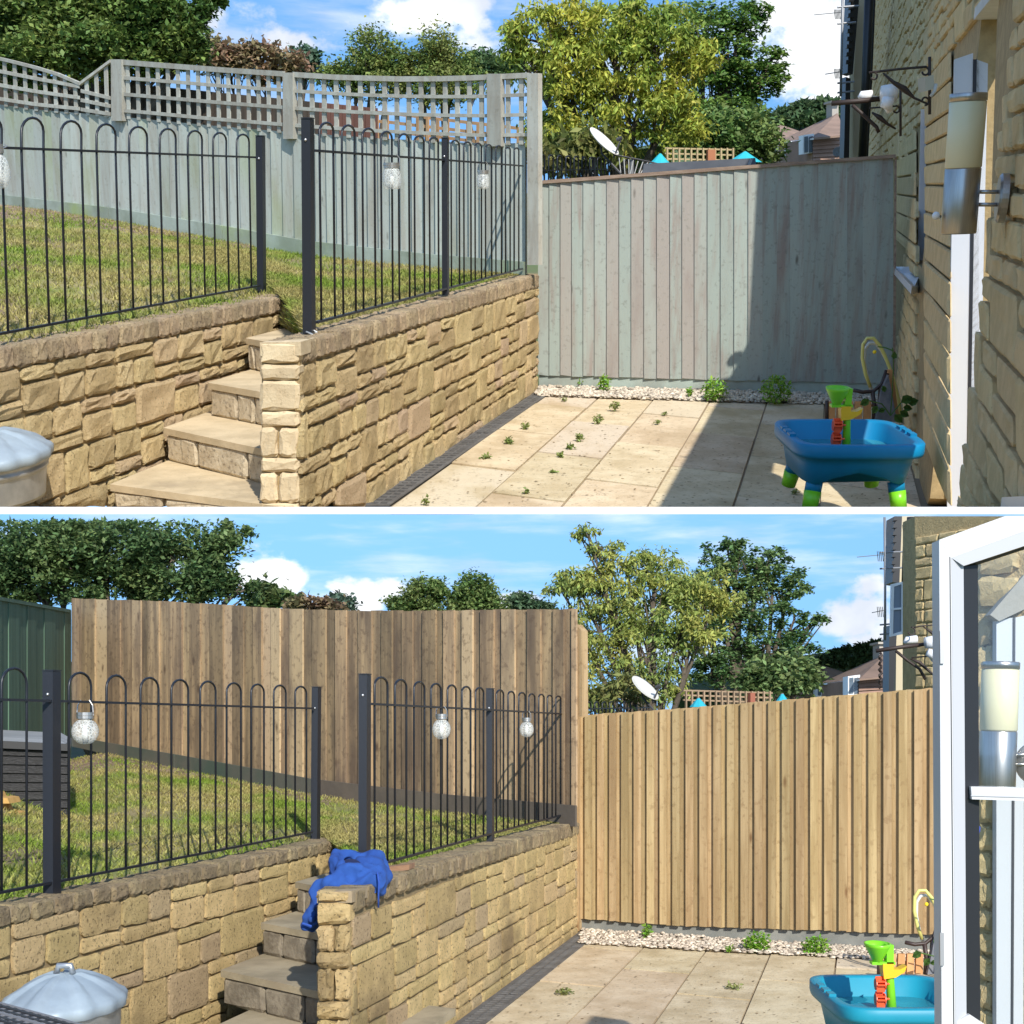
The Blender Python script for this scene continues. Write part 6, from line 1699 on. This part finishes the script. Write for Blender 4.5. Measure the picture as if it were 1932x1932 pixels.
for nm, poly, mt, dy in (('frame', ((1880, 1960), (1908, 1960), (1912, 1165), (1880, 1170)), upvc, 0), ('frame_seal', ((1908, 1960), (1912, 1960), (1916, 1165), (1912, 1165)), mat('dark rubber seal', g, col=(.03, .035, .05), rough=.5), .004), ('door_edge', ((1912, 1960), (1990, 1960), (1990, 1150), (1916, 1165)), upvc, .002)):
    MB().prism([g.at(x, y, YD - dy) for x, y in poly], (0, .03, 0)).build(nm, mt, dB, g)
MB().prism([g.at(x, y, YD - .012) for x, y in ((1868, 1160), (1932, 1085), (1990, 1050), (1990, 1110), (1932, 1150), (1885, 1172))], (0, .04, 0)).build('lintel_soffit', mat('grey white painted lintel', g, col=(.27, .26, .235), col2=(.33, .32, .29), scale=5, rough=.8, bump=.3, bscale=30), dB, g)  # white lintel darkened here, its shade put into the grey
wall_lamp(g, NW, 1884, 1249, 1263, 1379, 1500, 68, 3.45, ((1960, 1440, 14, 40), (1424, 1442)), 'brushed steel wall lamp with ivory shade seen through the open window, lower garden', lean=4)
# rainwater goods, aerial, open windows
blk = mat('black plastic rainwater goods', g, col=(.012, .012, .014), rough=.35)
dp = thing('drainpipe', 'dark downpipe on the corner of the lower house', 'downpipe', g, g.at(1716, 1300, 17))
MB().tube([g.at(1719, 976, 17), g.at(1717, 1140, 17), g.at(1714, 1318, 17)], .052, 12).build('pipe', mat('dark grey pipe', g, col=(.03, .03, .035), rough=.45), dp, g, smooth=True)
MB().tube([g.at(1707, 990, 16.9), g.at(1709, 1010, 16.9), g.at(1707, 1050, 16.9), g.at(1705, 1120, 16.9)], .03, 10).build('branch_pipe', blk, dp, g, smooth=True)
gu = thing('gutter', 'black tile edge running down the verge of the lower house', 'gutter', g, g.at(1690, 1060, 18))
MB().prism([g.at(x, y, 18) for x, y in ((1688, 974), (1702, 974), (1697, 1100), (1684, 1098))], (0, .4, 0)).build('eaves_gutter', blk, gu, g)
for k in range(8): MB().box(g.at(lerp(1688, 1684, k / 8), lerp(980, 1090, k / 8), 17.95), (.05, .1, .04)).build('tile_end', blk, gu, g)
MB().prism([g.at(x, y, 18.5) for x, y in ((1700, 974), (1728, 974), (1728, 1320), (1690, 1320), (1692, 1090))], (0, .3, 0)).build('soffit', mat('cream render strip', g, col=(.50, .43, .30), rough=.9), gu, g)
MB().prism([g.at(x, y, 18.2) for x, y in ((1678, 1180), (1692, 1195), (1686, 1318), (1677, 1316))], (0, .3, 0)).build('corner_pipe', blk, gu, g)
ae = thing('tv_aerial', 'grey aerial mast at the end of the lower house', 'aerial', g, g.at(1669, 1200, 17.5))
alu = mat('grey aluminium', g, col=(.22, .23, .25), rough=.5, metal=.3)
MB().tube([g.at(1669, 976, 17.5), g.at(1670, 1100, 17.5), g.at(1670, 1208, 17.5)], .016, 8).build('mast', alu, ae, g, smooth=True)
for y, x1 in ((1043, 1705), (1073, 1705), (1179, 1684), (1197, 1682)):
    MB().tube([g.at(1660, y, 17.5), g.at(x1, y - 2, 17.5)], .012, 6).build('wall_bracket', alu, ae, g)
for y in (1050, 1155):
    b = MB().tube([g.at(1617 if y < 1100 else 1645, y + 1, 17.5), g.at(1670, y - 4, 17.5)], .005, 5)
    for k in range(5): x = lerp(1655, 1668, k / 4); b.tube([g.at(x, y - 10, 17.3), g.at(x + 2, y + 9, 17.7)], .004, 4)
    b.build('antenna_boom', alu, ae, g)
gl = glass_mat('window glass', (.95, .97, .97), .03, .95)
wp_ = white_plastic(g)
def casement(label, outer, th, Y, bars=()):
    """open side-hung window leaf: frame members, glazing bar and pane"""
    t = thing('open_window', label, 'window', g, g.at(*outer[0], Y))
    n = 4; cx_ = sum(p[0] for p in outer) / 4; cy_ = sum(p[1] for p in outer) / 4
    inn = [(x + (th if x < cx_ else -th), y + (th if y < cy_ else -th)) for x, y in outer]
    for k in range(4):
        q = [outer[k], outer[(k + 1) % 4], inn[(k + 1) % 4], inn[k]]
        MB().prism([g.at(x, y, Y) for x, y in q], (0, .05, 0)).build('frame', wp_, t, g)
    MB().prism([g.at(x, y, Y + .02) for x, y in inn], (0, .006, 0)).build('pane', mat('reflecting pane', g, col=(.20, .24, .30), rough=.08, spec=.8), t, g)
    for y in bars: MB().prism([g.at(inn[0][0] if inn[0][0] < cx_ else inn[1][0], y - 1.6, Y - .004), g.at(max(p[0] for p in inn), y - 3, Y - .004), g.at(max(p[0] for p in inn), y + .5, Y - .004), g.at(min(p[0] for p in inn), y + 2, Y - .004)], (0, .03, 0)).build('glazing_bar', wp_, t, g)
casement('upper open white casement on the lower house corner, above the fence', [(1680, 1201), (1706, 1196), (1706, 1097), (1682, 1102)], 5, 16.8, (1149,))
casement('lower open white casement by the hanging chain on the lower house', [(1674, 1281), (1689, 1283), (1689, 1232), (1673, 1230)], 4, 19, (1258,))
iron = mat('wrought iron', g, col=(.035, .022, .018), rough=.6)
bracket('iron basket bracket with a dark arm above the new tan fence, lower house', [('arm', [(1748, 1215), (1700, 1221), (1653, 1228)], .018), ('brace', [(1772, 1282), (1755, 1268), (1735, 1250), (1718, 1243)], [.006, .009, .016, .006]), ('hook', [(1690, 1228), (1712, 1246), (1735, 1262), (1746, 1282)], .012), ('rod', [(1774, 1236), (1720, 1241)], .006),
        ('thin_arm', [(1774, 1178), (1740, 1181), (1724, 1184)], .006), ('thin_brace', [(1774, 1212), (1756, 1192), (1740, 1181)], [.005, .012, .004]), ('scroll', scroll(1719, 1192, 9, -1.6, 3.2), .006)], 10.9)
cm = thing('security_camera', 'white bullet camera over the new tan fence, lower house', 'camera', g, g.at(1715, 1210, 11))
MB().tube([g.at(1706, 1213, 11), g.at(1711, 1208, 11), g.at(1730, 1206, 11)], [.012, .03, .032], 12).build('camera_body', white_plastic(g), cm, g, smooth=True)
fl = thing('floodlight', 'white floodlight cluster beside the open window, lower house', 'floodlight', g, g.at(1760, 1225, 10.8))
MB().tube([g.at(1746, 1213, 10.8), g.at(1775, 1210, 10.8)], [.045, .055], 14).build('lamp_head', white_plastic(g), fl, g, smooth=True)
MB().tube([g.at(1750, 1230, 10.7), g.at(1766, 1238, 10.7)], [.03, .042], 14).build('lamp_head', white_plastic(g), fl, g, smooth=True)
MB().tube([g.at(1760, 1240, 10.75), g.at(1768, 1252, 10.75)], [.028, .02], 12).build('sensor', white_plastic(g), fl, g, smooth=True)
ch = thing('hanging_chain', 'dark twisted chain hanging by the lower casement window', 'chain', g, g.at(1661, 1300, 18))
MB().tube([g.at(1661 + 2.5 * sin(k * 1.9), 1232 + k * 3.5, 18 + .02 * cos(k * 1.9)) for k in range(20)], .018, 6).build('chain', iron, ch, g)

# --- the open window leaf close to the viewer
wpm = mat('white window plastic', g, col=(.60, .605, .615), rough=.25, col2=(.57, .575, .585), scale=2)
Yw = 2.9
W = lambda x, y, d=0.0: g.at(x, y, Yw + d)
ow = thing('casement_window', 'large open white casement window nearest the viewer, right edge of the lower garden', 'window', g, W(1800, 1932))
MB().prism([W(1772, 1019), W(1795, 1053), W(1803, 1990), W(1777, 1990)], (0, .05, 0)).build('stile', wpm, ow, g)
MB().prism([W(1795.3, 1053), W(1818, 1068, .012), W(1824, 1990, .012), W(1803.3, 1990)], (0, .04, 0)).build('stile_bead', mat('inner white bead', g, col=(.46, .47, .50), rough=.3), ow, g)
MB().prism([W(1772, 1018.4), W(1897, 973.5), W(1990, 973.5), W(1990, 981), W(1795, 1052.6)], (0, .05, 0)).build('top_rail', wpm, ow, g)
MB().prism([W(1795.3, 1052.7), W(1990, 981.3), W(1990, 1011), W(1818.3, 1067.6, .0)], (0, .04, .0)).build('top_bead', mat('inner white bead', g), ow, g)
sealm = mat('black glazing seal', g, col=(.018, .019, .022), rough=.45)
MB().prism([W(1818.4, 1068.4, .014), W(1845, 1066, .03), W(1850, 1990, .03), W(1824.4, 1990, .014)], (0, .02, 0)).build('seal', sealm, ow, g)
MB().prism([W(1818.4, 1068, .016), W(1990, 1011.6, .016), W(1990, 1018, .03), W(1845, 1065.6, .03)], (0, .02, 0)).build('seal', sealm, ow, g)
MB().prism([W(1832, 1484, .005), W(1990, 1487, .005), W(1990, 1513, .005), W(1834, 1508, .005)], (0, .025, 0)).build('glazing_bar', wpm, ow, g)
MB().prism([W(1832.2, 1500, .003), W(1990, 1504, .003), W(1990, 1507, .003), W(1832.2, 1502, .003)], (0, .003, 0)).build('bar_groove', mat('inner white bead', g), ow, g)
MB().prism([W(1791, 1934, .002), W(1830, 1914, .002), W(1900, 1960, .002), W(1880, 1990, .002), W(1791, 1990, .002)], (0, .04, 0)).build('bottom_rail', wpm, ow, g)
MB().prism([W(1845, 1066, .034), W(1990, 1018.5, .034), W(1990, 1990, .034), W(1850, 1990, .034)], (0, .004, 0)).build('pane', gl, ow, g)
MB().prism([W(1791.5, 1050, -.0008), W(1793.2, 1052, -.0008), W(1801, 1990, -.0008), W(1799.3, 1990, -.0008)], (0, .001, 0)).build('weather_seal', sealm, ow, g)
for y_ in (1190, 1760):
    MB().prism([W(1773.5, y_, -.006), W(1781, y_, -.006), W(1781.6, y_ + 62, -.006), W(1774.2, y_ + 62, -.006)], (0, .006, 0)).build('hinge', mat('zinc hinge', g, col=(.45, .45, .46), metal=.7, rough=.4), ow, g)
MB().tube([W(1838, 1566, .3), W(1846, 1568, .3)], .012, 8).build('handle', mat('blue plastic', g, col=(.05, .08, .4)), ow, g)

# --- beyond the lower fences
dk = leaf_mat('deep green leaves', g, (.085, .15, .055), (.17, .24, .085))
tree(g, 'large_tree', 'large dark leafy tree behind the green side fence, lower garden', 'tree', 180, 17.5,
     [(60, 1040, 150, 75), (200, 1030, 150, 70), (330, 1050, 110, 70), (420, 1060, 45, 60), (120, 1095, 190, 45), (330, 1105, 130, 35), (440, 1010, 34, 22), (-20, 1080, 80, 60), (455, 1105, 30, 22)], 52000, .066, dk, 'oval', .24, trunk_r=.18, zb=.2, seed=22, ymin=974, nclump=330)
tree(g, 'small_tree', 'small leafy tree right beside the large dark tree, lower garden', 'tree', 500, 24, [(500, 1122, 36, 18), (520, 1135, 50, 14)], 1100, .14, leaf_mat('mid green leaves', g, (.09, .16, .05), (.15, .19, .07)), 'oval', .3, trunk_r=.08, zb=.3, seed=24, ymin=974)
tree(g, 'russet_shrub', 'russet twiggy shrub top just above the brown fence, lower garden', 'shrub', 590, 22, [(580, 1140, 50, 10), (620, 1145, 40, 9)], 800, .11, leaf_mat('russet leaves', g, (.26, .17, .11), (.2, .19, .09)), 'oval', .3, trunk_r=.06, zb=.3, seed=25, ymin=974)
tree(g, 'far_tree', 'small blue green far tree before the white cloud, lower garden', 'tree', 640, 34, [(640, 1142, 26, 15)], 1800, .12, leaf_mat('distant leaves', g, (.08, .14, .10), (.11, .17, .12)), 'oval', .3, trunk_r=.12, zb=.3, seed=26, ymin=974)
md = leaf_mat('mid green leaves b', g, (.15, .24, .07), (.24, .29, .10))
tree(g, 'bushy_tree', 'left bushy tree of the pair above the brown fence, lower garden', 'tree', 790, 23, [(800, 1122, 40, 26), (760, 1138, 34, 16), (815, 1110, 26, 18), (790, 1150, 60, 18)], 6500, .066, md, 'oval', .28, trunk_r=.1, zb=.3, seed=27, ymin=974)
tree(g, 'bushy_tree', 'right bushy tree of the pair with an upright top, above the brown fence, lower garden', 'tree', 890, 23, [(895, 1110, 32, 28), (925, 1130, 26, 22), (868, 1130, 28, 22), (890, 1150, 60, 16)], 6500, .066, md, 'oval', .28, trunk_r=.1, zb=.3, seed=28, ymin=974)
tree(g, 'round_tree', 'small round tree between the pair and the golden tree, lower garden', 'tree', 985, 34, [(985, 1138, 28, 13), (1015, 1145, 30, 9)], 2600, .12, leaf_mat('far mid leaves', g, (.10, .17, .09), (.13, .19, .10)), 'oval', .3, trunk_r=.12, zb=.3, seed=29, ymin=974)
gold = leaf_mat('golden green leaflets', g, (.42, .42, .10), (.25, .33, .09), .02)
gb_ = [(1110, 1005, 26, 16), (1135, 1030, 34, 20), (1180, 1060, 55, 26), (1085, 1090, 50, 24), (1060, 1108, 44, 18), (1240, 1065, 60, 34), (1310, 1110, 70, 40), (1140, 1120, 80, 40), (1230, 1140, 90, 46), (1350, 1130, 46, 26), (1130, 1190, 70, 46), (1220, 1220, 80, 50), (1310, 1190, 60, 45), (1150, 1270, 70, 46), (1240, 1290, 60, 36), (1130, 1320, 40, 24)]
tree(g, 'golden_tree', 'golden green tree with drooping leaflets behind the new tan fence, lower garden', 'tree', 1230, 14.5, gb_, 20000, .06, gold, 'long', .16, trunk_r=.09, zb=.2, seed=30, nclump=380, ymin=974)
dg = leaf_mat('fresh dark leaves', g, (.10, .19, .065), (.19, .28, .10))
db_ = [(1345, 1105, 60, 36), (1335, 1160, 70, 40), (1320, 1215, 60, 40), (1385, 1020, 30, 16), (1360, 1050, 50, 22), (1430, 1050, 60, 26), (1460, 1085, 60, 26), (1400, 1090, 70, 36), (1490, 1110, 46, 18), (1420, 1150, 80, 44), (1500, 1165, 46, 20), (1535, 1165, 30, 8), (1440, 1210, 70, 40), (1390, 1260, 80, 40), (1340, 1270, 50, 34), (1510, 1215, 40, 24), (1480, 1250, 40, 30)]
tree(g, 'dark_tree', 'tall dark tree with open feathery branches right of the golden tree, lower garden', 'tree', 1410, 17, db_, 24000, .052, dg, 'flat', .15, trunk_r=.11, zb=.2, seed=31, nclump=360, ymin=974)
tree(g, 'round_shrub', 'pale green rounded shrub before the far houses, lower garden', 'shrub', 1465, 14.5, [(1465, 1275, 70, 36), (1430, 1290, 50, 26), (1500, 1270, 44, 34)], 3600, .075, leaf_mat('soft green leaves', g, (.12, .20, .07), (.20, .27, .10)), 'oval', .24, trunk_r=.06, zb=.2, seed=32, ymin=974)
tree(g, 'bramble', 'tangle of pale stems and leaves under the golden tree, lower garden', 'bush', 1150, 13.4, [(1130, 1320, 36, 26), (1180, 1300, 40, 26)], 800, .09, leaf_mat('bramble leaves', g, (.15, .19, .05), (.24, .23, .08)), 'long', .3, trunk_r=.04, zb=.2, seed=33, ymin=974)
hill(g, 60, [(1420, 1300), (1500, 1255), (1560, 1235), (1620, 1222), (1680, 1214), (1760, 1220)])
hm = leaf_mat('hillside wood', g, (.08, .13, .05), (.11, .17, .07))
wood(g, 'hillside_wood', 56, [(1580, 1232, 16, 8), (1600, 1226, 14, 8), (1628, 1224, 16, 10), (1655, 1220, 20, 12), (1600, 1250, 50, 10), (1650, 1244, 40, 12), (1570, 1246, 30, 10)], 5500, .19, hm, 5)
far_houses(g, lambda x: 1542 + (x - 1461) * 1.075, lambda y: 1289 + (y - 268) * 1.0, 30, 1, ('far house with a long sloping tiled roof, chimney and white windows behind the new fence', 'smaller far house with a hipped roof left of the long roofed one, lower garden'))
dish(g, 1213, 1303, 13, 32, 'off white satellite dish tilted skyward behind the new tan fence', (.58, -.40, .70), mat('white dish enamel', g, col=(.60, .58, .53), rough=.5))
PLn = Plane(g, g.at(1090, 1310, 11.8), g.at(1230, 1325, 14))
hp = []; x = 1092.0
while x < 1215:
    w = lerp(8, 6, (x - 1092) / 130); hp.append((x, x + w, 1325 - (x - 1092) * .02)); x += w * 1.9
railing(g, PLn, 'short black bow topped railing of the next garden behind the new fence', PLn.P(0, 1), [(1090, 1338), (1225, 1335)], [(1090, 1362), (1225, 1352)], hp, [(1196, 1203, 1322, 1196, 1203, 1352)], 0, r=.007)
nt_ = thing('boundary_trellis', 'dark timber trellis strip before the far shrubs, behind the new fence', 'trellis', g, g.at(1380, 1320, 14))
TP = Plane(g, g.at(1250, 1310, 13.4), g.at(1480, 1318, 14))
tw2 = mat('grey brown lath', g, col=(.30, .21, .13), rough=.85, rand=.1)
for y0 in (1303, 1312, 1321): pxboard(TP, [(1290, y0 + 1), (1458, y0 + 6), (1458, y0 + 3), (1290, y0 - 2)], .02).build('trellis_lath', tw2, nt_, g)
for k in range(15):
    x = 1294 + k * 11.3; pxboard(TP, [(x, 1338), (x + 2.6, 1338), (x + 2.6, 1304), (x, 1304)], .02, .02).build('trellis_lath', tw2, nt_, g)
pxboard(TP, [(1416, 1332), (1425, 1332), (1425, 1307), (1416, 1307)], .05, .03).build('trellis_post', mat('terracotta post', g, col=(.30, .10, .06), rough=.8), nt_, g)
pmt = mat('turquoise parasol cloth', g, col=(.02, .36, .46), rough=.8)
for (x, y, w, lab) in ((1318, 1316, 34, 'left turquoise parasol top peeping over the new tan fence'), (1476, 1308, 28, 'right turquoise parasol top peeping over the new tan fence')):
    t = thing('parasol', lab, 'parasol', g, g.at(x, y + 40, 13.2))
    MB().lathe([(w / F * 13.2 * .5, 0), (w / F * 13.2 * .3, .04), (.01, .085)], g.at(x, y + 18, 13.2), 8).build('canopy', pmt, t, g)
    MB().tube([g.at(x, y + 40, 13.2), g.at(x, y, 13.2)], .012, 8).build('pole', alu, t, g)
